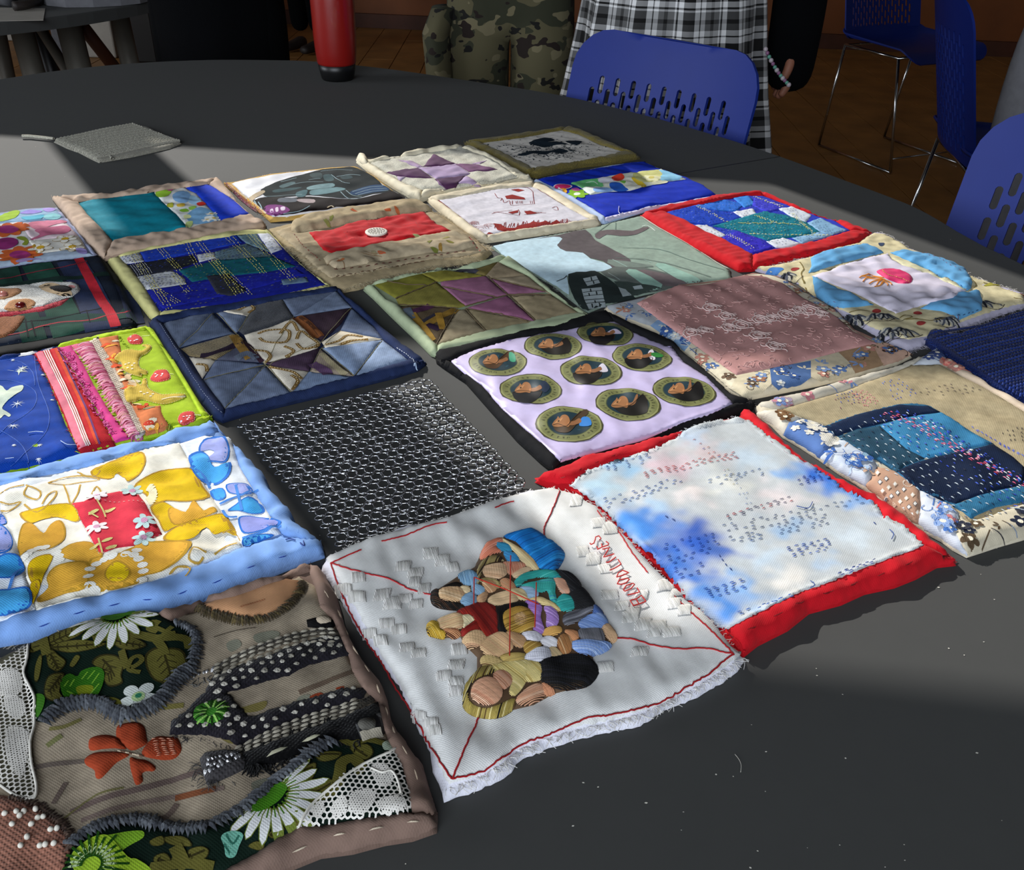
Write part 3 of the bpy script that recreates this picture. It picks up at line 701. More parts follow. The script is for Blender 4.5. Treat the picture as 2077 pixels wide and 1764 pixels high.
def body(loc, rz, label, mats, hang=None, wide=1.0, stance=.1):
    """a standing adult, 1.70 m; clothing parts over one continuous body"""
    top, leg, shoe = mats; r = empty('person', (*loc, 0), label, 'person', rz=rz); w = wide
    J = [(None, (0, 0, .90), .16 * w, .12), (0, (0, 0, 1.1), .13 * w, .1), (1, (0, 0, 1.3), .15 * w, .11), (2, (0, 0, 1.42), .1, .08), (3, (0, 0, 1.5), .055, .055)]
    T_ = J[:4]; H_ = []
    for s in (-1, 1):
        n0 = len(T_)
        if s == hang:
            T_ += [(2, (s * .17, 0, 1.4), .062), (n0, (s * .27, -.02, 1.12), .06), (n0 + 1, (s * .262, .02, .85), .06), (n0 + 2, (s * .26, .02, .69), .054)]; H_.append((s, np.array([s * .255, .022, .80]), np.array([0, .05, -1.0])))
        else:
            T_ += [(2, (s * .17, 0, 1.4), .06), (n0, (s * .25, -.02, 1.16), .05), (n0 + 1, (s * .07, .19, 1.17), .038)]; H_.append((s, np.array([s * .05, .2, 1.17]), np.array([-s, .1, 0.0])))
    figure('top', r, T_, top)
    figure('trousers', r, [(None, (0, 0, 1.04), .14 * w, .105), (0, (0, 0, .90), .15 * w, .12)] + [(1, (-stance * .95, 0, .78), .098), (2, (-stance, .01, .5), .08), (3, (-stance * 1.05, 0, .1), .055)] + [(1, (stance * .95, 0, .78), .098), (5, (stance, .01, .5), .08), (6, (stance * 1.05, 0, .1), .055)], leg)
    for s in (-1, 1):
        figure('shoe', r, [(None, (s * stance * 1.05, -.03, .05), .045, .04), (0, (s * stance * 1.05, .08, .035), .045, .03), (1, (s * stance * 1.08, .17, .03), .035, .025)], shoe)
    for s, w0, d in H_:
        d = d / np.linalg.norm(d); fwd = np.array([0, 1.0, 0]) if abs(d[2]) > .5 else np.array([0, 0, 1.0]); nrm = np.cross(d, fwd) * -s
        hs = .8; P3 = lambda a, b_, c=0: tuple(w0 + (d * a + fwd * b_ + nrm * c) * hs)
        J2 = [(None, P3(0, 0), .026, .018), (0, P3(.045, 0), .036, .015)]
        for k, (o_, L_) in enumerate(((-.03, .062), (-.01, .08), (.011, .078), (.031, .066))):
            n0 = len(J2); J2 += [(1, P3(.08, o_), .0098), (n0, P3(.08 + L_ * .45, o_ * 1.05, .006), .0092), (n0 + 1, P3(.08 + L_ * .85, o_ * 1.05, .022), .008)]
        n0 = len(J2); J2 += [(0, P3(.03, .042, .008), .012), (n0, P3(.062, .056, .018), .0105), (n0 + 1, P3(.088, .055, .028), .009)]
        figure('hand', r, J2, 'skin', 2)
    figure('head', r, [(None, (0, 0, 1.5), .05), (0, (0, .01, 1.56), .06), (1, (0, .02, 1.64), .078, .09), (2, (0, 0, 1.7), .07, .08), (2, (0, .115, 1.625), .012)], 'skin')
    figure('hair', r, [(None, (0, -.03, 1.6), .085), (0, (0, -.02, 1.7), .09), (1, (0, .02, 1.73), .07)], 'hair_dark')
    return r
# ------------------------------------------------------------------ white square with the padded figures
q = Quilt('textile_square', 'white padded square with raised stuffed embroidered figures and red BLOODLINES lettering',
    V('b8', '45,385 130,345 260,295 400,240 600,205 720,160 850,115 960,80 1080,65 1200,100 1290,160 1330,215 1450,320 1560,440 1690,575 1780,640 1850,720 1915,800 1970,830 1940,880 1870,930 1750,1000 1600,1060 1490,1130 1350,1160 1200,1190 1050,1240 930,1290 900,1340 800,1400 700,1440 590,1475 540,1340 520,1250 440,1080 390,960 250,770 190,690 150,620 90,520 20,420'),
    T=.013, wr=(.0009, .05), seed=11, jag=.0006)
q.backing('#e4e4ef', 'gauze', name='wadding')
q.piece('cloth', V('b8', '45,385 260,292 600,203 850,113 1080,66 1200,100 1290,160 1450,320 1690,575 1780,640 1850,720 1915,805 1950,825 1880,880 1750,955 1600,1045 1490,1085 1350,1125 1180,1160 1050,1200 920,1250 850,1320 720,1390 610,1420 560,1330 470,1150 430,1040 300,820 220,680 170,590 110,490'), '#dcdcda', puff=.002, w=.012, mat='sheer', wr=(.0006, .022), jag=.0005, ang=2.0)
ta = ang('b8', '500,300 520,400')
rs = np.random.RandomState(3)
for c in '530,370 590,405 400,430 200,480 450,500 350,600 410,575 250,740 330,690 420,800 660,810 590,930 640,1000 480,1120 550,1180 560,720 640,880 130,540 300,560 1190,130 1300,230 1230,360 1270,400 1330,440 1350,560 1400,610 1440,660 1500,700 1570,700 1330,890 1490,560 1640,600 1480,820 1600,520'.split():
    x, y = map(float, c.split(',')); w, h = rs.uniform(50, 80), rs.uniform(36, 52); s_ = rs.uniform(-12, 12)
    for dx, dy in ((0, 0), (w * .8, h * .7)) if rs.rand() < .6 else ((0, 0),):
        px = V('b8', f'{x-w/2+dx+s_},{y-h/2+dy} {x+w/2+dx+s_},{y-h/2+dy-6} {x+w/2+dx},{y+h/2+dy-6} {x-w/2+dx},{y+h/2+dy}')
        q.satin(px, ta + rs.uniform(-.1, .1), '#d6d4d0', r=.0005, dome=.0007, w=.003, bucket='woven_tufts', sm=0, mixc=['#e8e6e2', '#c9c7c2'])
RED = '#a3161c'
for p in ('70,412 100,500 180,680 240,780 310,880 370,990 440,1090 490,1190 570,1320 625,1400', '625,1400 760,1370 830,1320 950,1240 1060,1200 1150,1160 1250,1120 1340,1110 1480,1080 1600,1040 1700,980 1800,920 1870,860 1915,830',
          '1915,830 1860,770 1790,700 1700,620 1640,560', '1520,455 1440,350 1390,270 1320,210 1290,170', '70,412 140,380 210,350', '300,312 410,285 520,240 600,225', '820,160 880,135 910,128',
          '70,412 230,460 330,480 430,530 540,560', '1120,80 1080,180 1050,240 1045,290', '625,1400 660,1320 700,1220 730,1160 745,1120', '1370,755 1450,760 1560,790 1680,805 1780,800 1915,830'):
    q.cord(V('b8', p), .00055, RED, bucket='red_stitching', wave=.0003)
for p in ('230,400 250,425 300,405 325,340 330,295 390,270 430,320 400,345', '365,515 450,470 560,435 565,405 520,370', '450,470 440,410', '350,460 380,505', '455,510 580,480 475,650 665,590', '520,740 560,745 695,650', '590,885 790,775 735,690',
          '710,1010 925,930 815,885 740,930 710,1010', '720,1130 760,1060 900,1030 935,1050 880,1110 790,1140 720,1130', '830,1240 880,1160 1000,1120 1030,1140 970,1210 860,1260 830,1240', '905,1330 1120,1275 1075,1200', '1010,1520 1235,1440 1150,1335 1055,1400 1100,1475', '1055,1400 950,1425 1010,1520'):
    q.cord(V('d1', p), .00042, '#c42a26', bucket='red_lettering', sm=0, dz=.0015)
q.fray(V('b8', '600,1440 720,1400 850,1330 930,1260 1050,1210 1200,1170 1350,1135 1490,1100 1600,1055 1750,970 1880,890 1960,835'), '#e6e4e0', 260, .005, out=-1)
q.fray(V('b8', '45,385 130,345 260,295 400,240 600,205 720,160 850,115 960,80 1080,65 1200,100 1290,160 1450,320 1690,575 1850,720 1960,830'), '#e6e4e0', 240, .003, out=1)
q.piece('figure_ground', V('c4', '150,600 360,460 480,400 560,220 740,150 930,100 1130,220 1180,300 1130,420 1300,500 1420,680 1530,830 1610,940 1540,1050 1420,1110 1450,1230 1380,1330 1110,1400 950,1490 780,1530 620,1590 430,1530 400,1440 500,1230 500,1110 390,1000 370,950 250,960 110,930 110,850 340,770 380,720 200,710 150,660'), '#5e4732', puff=.0030, w=.006, mat='thread', res=.003)
SK = ['#e8c9a0', '#cfa27c']
fig = [
 ('730,160 830,115 930,100 1010,140 1050,195 1000,250 900,270 820,190', '#1476c4', '800,250 1000,160', ['#2490da', '#10559c']),
 ('900,270 1000,250 1050,195 1130,230 1180,290 1160,360 1110,410 990,390 950,330', '#1a80cc', '950,350 1120,260', ['#2c9ae0', '#125a9e']),
 ('545,270 600,200 680,180 700,200 650,230 690,270 620,290 540,330', '#e08a6c', '560,300 680,220', ['#efa58c']),
 ('650,205 750,215 770,265 690,265', '#2f86ab', '650,210 770,260', None), ('720,280 800,290 830,350 760,360', '#3c8fc4', '720,290 820,350', None),
 ('700,185 760,200 860,260 940,330 980,400 930,405 860,350 780,260', '#e2cd9e', '720,190 960,400', ['#c9a878']),
 ('500,470 520,390 560,340 640,310 700,350 620,360 560,390 530,470 510,520', '#a8955f', '510,500 600,330', ['#3c2a1c', '#cbb989']),
 ('560,400 640,375 710,375 740,420 700,470 620,490 570,460', '#d8b590', '560,420 720,440', SK), ('720,360 820,355 880,380 830,440 760,450 730,400', '#de9a7c', '740,360 760,450', ['#e8b394']),
 ('790,440 880,400 930,410 880,450 810,480', '#e7c8a2', '790,460 920,410', None),
 ('360,460 470,435 510,500 470,530 400,530', '#7fa6c4', '380,440 400,530', ['#98bcd4']), ('380,640 470,600 490,680 400,705', '#86abc8', '390,640 480,680', None), ('470,530 550,560 540,610 470,600', '#8fb4cf', '470,540 540,600', None),
 ('240,555 330,520 370,540 350,555 260,565', '#17110d', '240,560 360,530', None), ('150,600 200,590 210,650 290,670 380,690 370,730 220,720 150,680', '#120d0a', '160,600 360,720', ['#3a2416']),
 ('200,600 260,560 350,560 390,600 370,650 290,665 220,640', '#d6b185', '210,600 380,640', SK), ('370,555 430,550 440,590 400,600', '#e3cda3', '370,560 430,590', None),
 ('520,500 600,485 680,520 660,560 640,520 560,515', '#a5925f', '530,500 660,540', ['#2a1c12']), ('550,520 600,500 650,530 640,580 580,590', '#cf9f74', '560,520 630,580', SK), ('690,510 740,490 800,540 790,575 710,560', '#d39b72', '700,500 790,570', SK),
 ('600,650 660,610 760,590 820,630 790,680 700,700 620,690', '#dabd93', '610,670 810,640', SK), ('740,590 840,570 900,600 900,650 840,650', '#e1cd9c', '760,590 890,640', None), ('500,640 550,600 580,610 550,680 510,670', '#c79f78', '510,650 570,620', None),
 ('850,560 950,555 980,620 900,640 870,600', '#a3c2dd', '860,570 960,620', None),
 ('810,520 860,460 960,430 1060,420 1120,440 1150,490 1060,480 960,480 880,510 840,550', '#36a8a0', '830,530 1100,440', ['#62cbc0', '#2a84a4']),
 ('870,550 960,520 1100,500 1110,600 1130,680 1080,650 1060,590 980,600', '#3fb2a8', '900,560 1110,560', ['#6ad2c6', '#2f86b0']), ('1130,690 1180,620 1250,640 1280,690 1240,740 1170,735', '#35aaa4', '1140,690 1260,660', ['#5fc8be']),
 ('1120,490 1200,500 1220,540 1240,590 1180,600 1150,560', '#e2ad90', '1130,500 1220,580', ['#f0c7ae']),
 ('1140,440 1230,440 1300,500 1320,560 1290,600 1240,590 1220,560 1190,500', '#1d1d20', '1160,450 1300,580', ['#35353a']), ('1250,600 1330,570 1400,640 1420,700 1330,740 1270,700', '#18181b', '1260,620 1400,700', ['#303036']),
 ('1200,780 1290,740 1370,720 1430,720 1350,790 1290,830 1210,850', '#6a6a72', '1210,800 1400,730', ['#8c8c94', '#4a4a50']), ('1320,900 1410,880 1490,900 1500,990 1400,970 1330,960', '#85858c', '1330,900 1350,980', ['#5c5c64']),
 ('1320,840 1400,780 1490,770 1530,840 1460,880 1360,890', '#7795cc', '1340,790 1500,860', ['#9db5e0']), ('1260,1010 1340,980 1540,1000 1530,1050 1440,1090 1330,1080', '#7f9dd4', '1270,1010 1520,1050', ['#a8bfe6']), ('1440,700 1490,740 1500,780 1430,760', '#5673b0', '1440,700 1490,780', None),
 ('1500,870 1550,860 1610,940 1580,990 1530,950', '#d3ae88', '1500,870 1590,950', None),
 ('350,770 420,720 500,690 600,700 660,760 670,850 640,920 560,930 500,880 480,810 430,780', '#8e1d16', '480,700 640,900', ['#a82a1c', '#70120e']), ('380,900 440,860 500,830 550,930 470,900 400,940', '#98221a', '400,920 520,850', ['#7a1812']),
 ('110,860 160,840 200,850 200,890 240,910 230,960 170,950 120,930', '#c6a136', '120,850 200,940', ['#e0bf58']), ('110,875 190,845 190,865 120,905', '#14100c', '120,890 190,850', None), ('240,890 340,890 360,940 300,960', '#b98259', '250,900 350,940', ['#8a5436']),
 ('200,820 280,780 370,780 390,840 360,880 260,890 210,870', '#ddbd8f', '210,850 380,810', SK), ('380,790 440,780 480,810 440,840 400,890 390,830', '#e6d8b0', '390,800 450,860', None),
 ('650,730 760,690 880,690 900,720 800,730 720,770 720,840 740,900 680,900 650,820', '#0f0d0c', '680,720 690,880', None),
 ('710,780 780,730 870,720 950,790 960,850 900,900 800,910 720,880', '#c29a45', '720,820 900,740', ['#dcb968', '#8a6a2a']), ('770,790 840,750 900,770 915,830 870,880 790,860', '#ddb589', '780,800 900,830', SK),
 ('890,690 960,670 1010,720 1000,790 1030,890 1000,915 950,880 960,780', '#a277c2', '920,720 1010,760', ['#c39bdd']), ('1040,720 1100,720 1140,780 1130,850 1060,860 1060,780', '#a883c8', '1050,740 1130,790', ['#c8a6e0']), ('920,660 1000,640 1100,680 1150,720 1140,740 1060,710 980,680', '#e3cc90', '930,660 1130,720', ['#c9a868']),
 ('400,960 460,910 530,905 560,950 520,1010 440,1040 400,1000', '#d8b488', '410,960 550,980', SK), ('540,1020 600,950 690,920 760,960 770,1040 700,1090 620,1110 560,1070', '#dab588', '570,970 730,1090', SK), ('740,920 800,920 880,960 850,1030 780,1000', '#cda276', '750,930 860,1000', SK),
 ('870,920 960,910 1010,950 960,990 890,960', '#dcdae2', '880,930 1000,960', None), ('1010,980 1070,945 1130,970 1130,1020 1060,1030', '#e9e7ec', '1020,970 1120,1010', None), ('890,1110 960,1050 1050,1040 1090,1100 1020,1150 930,1150', '#dcdce6', '900,1100 1070,1110', ['#c3c3d0']),
 ('1030,930 1060,880 1150,870 1160,910 1100,940', '#d6a65c', '1040,910 1150,890', None), ('1080,1040 1130,1040 1180,1100 1130,1120 1090,1100', '#dec497', '1090,1040 1150,1110', None), ('1140,990 1190,935 1250,970 1240,1060 1190,1090 1150,1040', '#b98250', '1160,960 1210,1080', ['#e0b98a', '#7a4a28']), ('1210,900 1290,910 1300,960 1250,980 1220,940', '#d99a6c', '1220,900 1290,960', None),
 ('880,1000 960,990 1000,1020 900,1080', '#b58f42', '890,1060 990,1000', ['#d8b86a']), ('700,1100 800,1080 870,1090 850,1140 720,1150', '#c3a962', '710,1130 860,1100', ['#8f7638']), ('550,1110 620,1100 700,1150 600,1190 540,1160', '#c9af75', '550,1130 690,1160', ['#6a4a2a']),
 ('405,1450 430,1330 540,1210 620,1200 650,1240 500,1300 440,1400 470,1480 600,1510 760,1440 780,1480 740,1540 640,1580 500,1570 420,1520', '#a8954c', '430,1500 560,1230', ['#1a140c', '#d8c98c', '#5c4420']),
 ('600,1200 700,1160 820,1150 900,1150 900,1240 860,1330 800,1400 760,1380 780,1290 720,1220 640,1230', '#d9c783', '640,1190 830,1330', ['#bba35a', '#efe0a8']), ('890,1150 1000,1170 1010,1270 940,1300 880,1280', '#dac887', '890,1170 1000,1280', ['#c0a862']),
 ('1000,1150 1100,1120 1230,1100 1350,1110 1430,1180 1440,1240 1380,1320 1290,1350 1150,1350 1030,1290 1010,1220', '#08080a', '1020,1200 1420,1230', ['#16161c']),
 ('470,1370 510,1310 590,1280 660,1310 690,1390 650,1460 560,1480 480,1440', '#d8a585', '490,1330 660,1440', ['#e8bd9e', '#c98e70']), ('640,1250 690,1220 760,1250 770,1310 710,1360 660,1310', '#d6a488', '650,1240 750,1330', ['#c08566']),
 ('820,1450 880,1380 960,1330 1020,1350 1020,1430 950,1470 870,1490', '#d6a180', '830,1450 1010,1370', ['#e6ba9a']), ('1030,1320 1100,1360 1110,1400 1050,1410 1020,1370', '#c98c68', '1030,1330 1100,1400', None)]
for pts, c, a, mc in fig:
    P_ = smooth(V('c4', pts), 3); P_ = P_.mean(0) + (P_ - P_.mean(0)) * 1.10
    q.satin(P_, ang('c4', a), c, r=.00046, dome=.0011, w=.004, sm=0, bucket='embroidered_figures', mixc=mc)
    q.cord(P_, .00032, '#3a2416', sm=0, bucket='embroidered_figures', closed=True)
for a, b in (('893,415', '888,875'), ('727,515', '725,640'), ('727,515', '1020,640'), ('1010,540', '1003,745')):
    A, B_ = q.pt(V('b8', a)[0], .0072), q.pt(V('b8', b)[0], .0072); q.tube([A, (A + B_) / 2 + (0, 0, .001), B_], .0004, '#c0301f', 'red_lines')
q.done()

# ------------------------------------------------------------------ sky-stained square bound in red
q = Quilt('textile_square', 'blue and white dyed square with running stitches and a red border, at the near right',
    V('c1', '10,345 50,335 95,320 230,260 420,205 640,150 700,130 870,85 960,75 970,40 1010,30 1050,60 1100,110 1180,180 1240,240 1330,290 1400,340 1510,390 1590,430 1650,480 1740,530 1830,600 1880,650 1940,680 1990,735 1900,745 1800,800 1700,840 1560,870 1450,920 1300,960 1200,1040 1060,1110 990,1165 930,1110 890,1060 720,910 640,800 500,690 430,600 300,480 210,420 170,410 100,385'),
    T=.011, wr=(.0008, .05), seed=21)
q.backing('#b3101c', 'cotton_soft', name='binding_base')
for p in ('10,345 95,320 230,260 420,205 640,150 870,85 960,75 1000,85 860,100 720,135 560,225 400,270 260,325 190,370 120,370',
          '965,45 1010,30 1100,110 1240,240 1400,340 1590,430 1740,530 1880,650 1990,735 1880,700 1820,670 1730,590 1640,540 1590,465 1480,420 1330,310 1240,260 1100,165 1030,95',
          '1990,735 1900,745 1800,800 1700,840 1560,870 1450,920 1300,960 1200,1040 1060,1110 990,1165 930,1110 890,1058 1010,990 1130,930 1250,870 1400,820 1540,760 1700,700 1830,660 1900,690',
          '990,1165 890,1060 720,910 640,800 500,690 430,600 300,480 210,420 180,400 250,410 330,470 400,550 470,620 560,690 650,790 720,890 800,960 900,1050'):
    q.piece('binding', V('c1', p), '#be1420', puff=.0035, w=.006, mat='cotton_soft', wr=(.0011, .014))
blots = [(V('c1', f'{x},{y}')[0], r * .43, c, k) for x, y, r, c, k in ((470, 580, 120, '#4a95e6', .9), (580, 560, 110, '#2f80dc', .8), (760, 630, 120, '#1a55bc', .95), (620, 710, 110, '#2468cc', .9), (700, 790, 110, '#2a70d0', .9), (830, 880, 90, '#3f85d8', .85), (900, 960, 90, '#3f88dc', .9), (980, 860, 80, '#5fa0e4', .7), (830, 700, 90, '#2a62c0', .8), (1320, 335, 80, '#1460c8', .95), (1420, 385, 85, '#2a78d4', .85), (1520, 450, 70, '#4a92dc', .8), (1200, 320, 60, '#5aa0e4', .6), (420, 290, 90, '#8fc4ea', .7), (330, 380, 80, '#b8dcf0', .7), (1190, 600, 80, '#7fb0e0', .6), (640, 290, 100, '#e3bcc6', .6), (800, 220, 90, '#dfc0c2', .5), (740, 150, 70, '#b4c8e2', .6), (1010, 260, 100, '#b9cfe2', .6), (1160, 450, 90, '#ecdcdc', .6), (1200, 820, 80, '#efe9e0', .7), (1480, 620, 90, '#cfdde8', .6), (1060, 720, 90, '#bcd4ea', .6), (1380, 730, 60, '#a8c8ea', .5), (900, 380, 90, '#e8e6da', .6), (540, 470, 70, '#a8cdee', .6), (300, 440, 60, '#9cc8ec', .6), (1100, 940, 50, '#8ab4e4', .5), (460, 420, 60, '#eae6e2', .6), (750, 430, 70, '#efe4e2', .7))]
q.piece('panel', V('c1', '175,380 260,310 400,260 560,210 680,155 720,120 860,80 980,70 1030,85 1100,150 1180,200 1240,250 1330,300 1400,350 1480,410 1590,450 1640,520 1740,570 1790,620 1830,665 1700,710 1540,770 1400,830 1250,880 1130,940 1010,1000 890,1060 800,970 720,900 650,800 560,700 470,630 400,560 330,480 250,420'),
    dyed(q, '#bfc4c6', blots), puff=.0012, w=.01, mat='gauze', wr=(.00035, .02), jag=.0006, res=.003)
for quad, n, c, sk in (('510,320 960,215 975,255 525,350', 4, ['#b24648', '#c56a66'], .2), ('320,440 690,335 710,375 350,490', 4, ['#34508e', '#4a6aa8'], .25), ('330,290 560,215 580,260 345,320', 4, ['#3f5f9c', '#6f8fc0'], .3),
                       ('600,650 880,590 890,690 640,760', 6, ['#163a94', '#1f4aa8'], .25), ('650,760 800,730 820,790 680,830', 4, ['#163a94'], .25), ('890,520 1210,425 1225,455 905,545', 3, ['#a84850', '#54506c'], .2), ('880,560 1390,470 1400,560 930,660', 7, ['#35466c', '#546890'], .35),
                       ('1180,670 1390,620 1410,680 1210,720', 6, ['#24489c', '#3a5cb0'], .2), ('790,860 1000,810 1020,860 820,910', 5, ['#2a56ac'], .2), ('1420,790 1610,715 1625,745 1440,820', 4, ['#5060a4', '#394a8c'], .3), ('1230,350 1400,310 1410,345 1245,380', 5, ['#0f3690'], .15),
                       ('780,360 1090,290 1100,330 800,400', 4, ['#4a6490', '#7c90b4'], .4), ('1240,460 1560,430 1570,470 1260,500', 2, ['#5c7090'], .4), ('950,970 1250,885 1255,900 960,990', 2, ['#4468b0'], .1), ('1000,600 1100,570 1110,630 1020,650', 3, ['#3a5a90'], .2)):
    q.rows(V('c1', quad), n, c, L=.0036, gap=.0026, r=.00038, skip=sk)
q.rows(V('c1', '715,135 850,265 900,255 745,125'), 6, ['#b8584a', '#4a5ca4', '#c07a5c'], along=1, L=.003, gap=.002, r=.0003, skip=.1)
q.rows(V('c1', '880,300 1000,480 1060,470 930,290'), 8, ['#8a97a8', '#b4a674', '#6f86b4', '#b58b90'], along=1, L=.0022, gap=.001, r=.00025, skip=.3)
for p in ('870,700 900,745 945,785', '610,520 700,560', '1590,545 1630,580'): q.run(V('c1', p), '#27407a', L=.0035, gap=.002)
for p in ('1235,480 1290,490 1310,460', '1300,830 1320,850 1300,862', '1670,590 1690,610 1680,635'): q.cord(V('c1', p), .0003, '#2a4c94', bucket='loose_threads', dz=.0008)
q.run(V('c1', '100,352 170,330 260,285 430,222 640,165'), '#8c0c14', L=.004, gap=.012, arch=-.0004); q.run(V('c1', '1080,140 1230,255 1400,352 1560,445 1640,510 1760,600'), '#7e0a12', L=.006, gap=.012, arch=-.0003)
q.run(V('c1', '960,1080 1100,1010 1250,925 1400,875 1560,820 1700,770 1830,715'), '#7e0a12', L=.008, gap=.014, r=.0008, arch=-.0006)
q.fray(V('c1', '175,380 260,310 400,260 560,210 680,155 720,120 860,80 980,70'), '#dfe3e6', 150, .003, out=1)
q.done()

# ------------------------------------------------------------------ silk square of nine medallions
q = Quilt('textile_square', 'lilac satin square printed with nine round portrait medallions, bound in black',
    V('b4', '65,285 500,180 780,110 1100,35 1240,110 1500,220 1560,290 1700,400 1860,550 1990,580 1985,610 1880,650 1700,700 1500,770 1300,830 1100,880 900,940 775,990 700,930 560,800 400,620 250,450 130,370 75,330'), T=.009, wr=(.0006, .05), seed=31)
q.backing('#131314', 'twill', name='binding_base')
for p in ('65,285 500,180 780,110 1100,35 1150,90 900,140 650,185 500,215 270,285 165,335 100,350', '1100,35 1240,110 1500,220 1560,290 1700,400 1860,550 1990,580 1930,600 1860,590 1700,440 1560,345 1490,255 1400,225 1260,165 1150,95',
          '1990,580 1985,610 1880,650 1700,700 1500,770 1300,830 1100,880 900,940 775,995 770,975 820,930 1100,855 1330,795 1560,695 1750,635 1870,590', '775,990 700,930 560,800 400,620 250,450 130,370 75,330 160,335 240,400 350,480 470,620 560,700 700,820 825,935'):
    q.piece('binding', V('b4', p), '#18181a', puff=.003, w=.006, mat='twill', wr=(.0005, .02))
q.piece('panel', V('b4', '160,335 270,280 500,210 650,180 900,140 1150,95 1260,160 1400,220 1490,250 1560,340 1700,430 1860,590 1750,640 1560,700 1330,800 1100,860 820,935 700,820 560,700 470,620 350,480 240,400'), '#c5b9de', puff=.003, w=.02, mat='satin', wr=(.0005, .02), label='shiny lilac satin panel')
face = '-.52,.05 -.46,-.04 -.38,-.11 -.34,-.17 -.30,-.12 -.23,-.19 -.13,-.21 -.04,-.17 .01,-.08 .02,.03 -.03,.11 -.15,.09 -.32,.11 -.46,.10'
hairs = ['-.50,.06 -.35,.03 -.14,.09 -.04,.06 .09,-.09 .35,-.30 .53,-.35 .56,-.24 .30,-.06 .14,.12 -.06,.25 -.38,.22', '-.60,.10 -.40,.05 -.14,.05 .10,.08 .35,.05 .30,.20 .05,.38 -.25,.40 -.50,.30', '-.50,.05 -.30,.06 -.10,.08 .15,.0 .45,-.25 .60,-.1 .62,.20 .40,.30 .05,.32 -.25,.24']
def med(k, x, y, hw, hair, hc, garm, gc, gp):
    c = V(k, f'{x},{y}')[0]; sc = Z[k][2]; hp = hw * sc; R = Rm(c, hp); w0 = q.xy(np.atleast_2d(c))[0]
    kw = dict(bucket='print', mat='satin')
    q.blob(w0, R, R, 0, '#45432a', world=True, n=26, wob=.02, **kw); q.blob(w0, R * .96, R * .96, 0, '#8d8f5c', world=True, n=26, wob=.015, **kw); q.blob(w0, R * .90, R * .90, .3, '#74774a', world=True, n=26, wob=.01, **kw)
    rr = np.random.RandomState(int(x))
    for i in range(30):   # worn lettering round the rim: short unreadable strokes
        a = 2 * PI * i / 30 + rr.uniform(-.04, .04)
        if i % 8 == 7: continue
        for t in (0, .05):
            e = np.array([math.cos(a + t), math.sin(a + t)]); q.ribbon(np.array([w0 + e * R * .73, w0 + e * R * .82 + rr.uniform(-.0008, .0008, 2)]), '#3d3e26', .0006, world=True, sm=0, **kw)
    q.blob(w0, R * .67, R * .67, 0, '#3f4a33', world=True, n=24, **kw); q.blob(w0, R * .64, R * .64, 0, '#16313c', world=True, n=24, **kw)
    for i in range(9):
        a = rr.uniform(0, 6); d = rr.uniform(0, .5) * R; q.blob(w0 + d * np.array([math.cos(a), math.sin(a)]), R * rr.uniform(.05, .1), R * .03, rr.uniform(0, 3), '#244a58', world=True, n=7, **kw)
    def loc(s): a = np.array([[float(t) for t in p.split(',')] for p in s.split()]); return np.c_[c[0] + a[:, 0] * hp, c[1] + a[:, 1] * hp * (hp_y / .5)]
    hp_y = .5 + .12 * (c[1] - 650) / 300
    q.ink(loc(hairs[hair]), hc, **kw)
    if garm: q.ink(loc(garm), gc, **kw)
    if gp: q.ink(loc(gp), '#8f6240', **kw)
    q.ink(loc(face), '#9c6a42', **kw); q.ink(loc('-.47,.03 -.36,-.06 -.30,-.08 -.20,-.14 -.25,-.05 -.35,.0'), '#bb8658', **kw)
    q.ink(loc('-.36,-.03 -.33,-.06 -.29,-.05 -.32,-.02'), '#3a2412', **kw); q.ink(loc('-.05,.02 -.02,-.02 .01,.02 -.03,.06'), '#b97c4c', **kw)
    q.ribbon(loc(hairs[hair])[:6], '#3d2c1c', .0006, **kw)
G1 = '.30,.0 .40,-.15 .60,-.13 .66,.06 .34,.09'; N1 = '.0,-.02 .15,-.05 .30,-.12 .36,-.02 .15,.06 .0,.06'
med('d4', 747, 537, 337, 0, '#4a3018', '.40,-.28 .58,-.22 .62,.02 .42,.0', '#2f8f6c', N1); med('d4', 1393, 352, 333, 2, '#15110d', None, None, N1); med('d5', 272, 215, 325, 1, '#0d0b0a', '.10,-.06 .35,-.16 .55,-.06 .55,.02 .12,.0', '#c9bfd4', N1)
med('d4', 1133, 870, 360, 1, '#12151a', '.28,-.10 .45,-.25 .62,-.05 .45,.10', '#28354a', N1); med('d4', 1837, 650, 356, 1, '#120d0a', '.24,-.10 .40,-.22 .56,-.02 .50,.05 .30,.04', '#d6d0dc', N1); med('d5', 705, 480, 345, 1, '#0c0b0a', '.20,-.10 .36,-.2 .45,.1 .3,.12', '#ddd8e2', N1)
c = V('d5', '880,470')[0]; q.blob(c, Rm(c, 9), Rm(c, 13), 1.2, '#2c7a34', mat='satin')
med('d4', 1585, 1265, 387, 0, '#43311d', G1, '#2c78c4', N1); med('d5', 538, 1040, 375, 2, '#14120f', None, None, '.0,-.02 .15,-.05 .26,-.25 .32,-.22 .22,.0 .05,.05'); med('d5', 1195, 880, 362, 2, '#0b0a0a', None, None, '.0,.0 .12,-.06 .20,-.34 .24,-.02 .05,.05')
q.fray(V('b4', '65,285 75,330 130,370'), '#101010', 60, .006); q.fray(V('b4', '1960,575 1990,580 1985,610'), '#101010', 40, .005)
q.done()

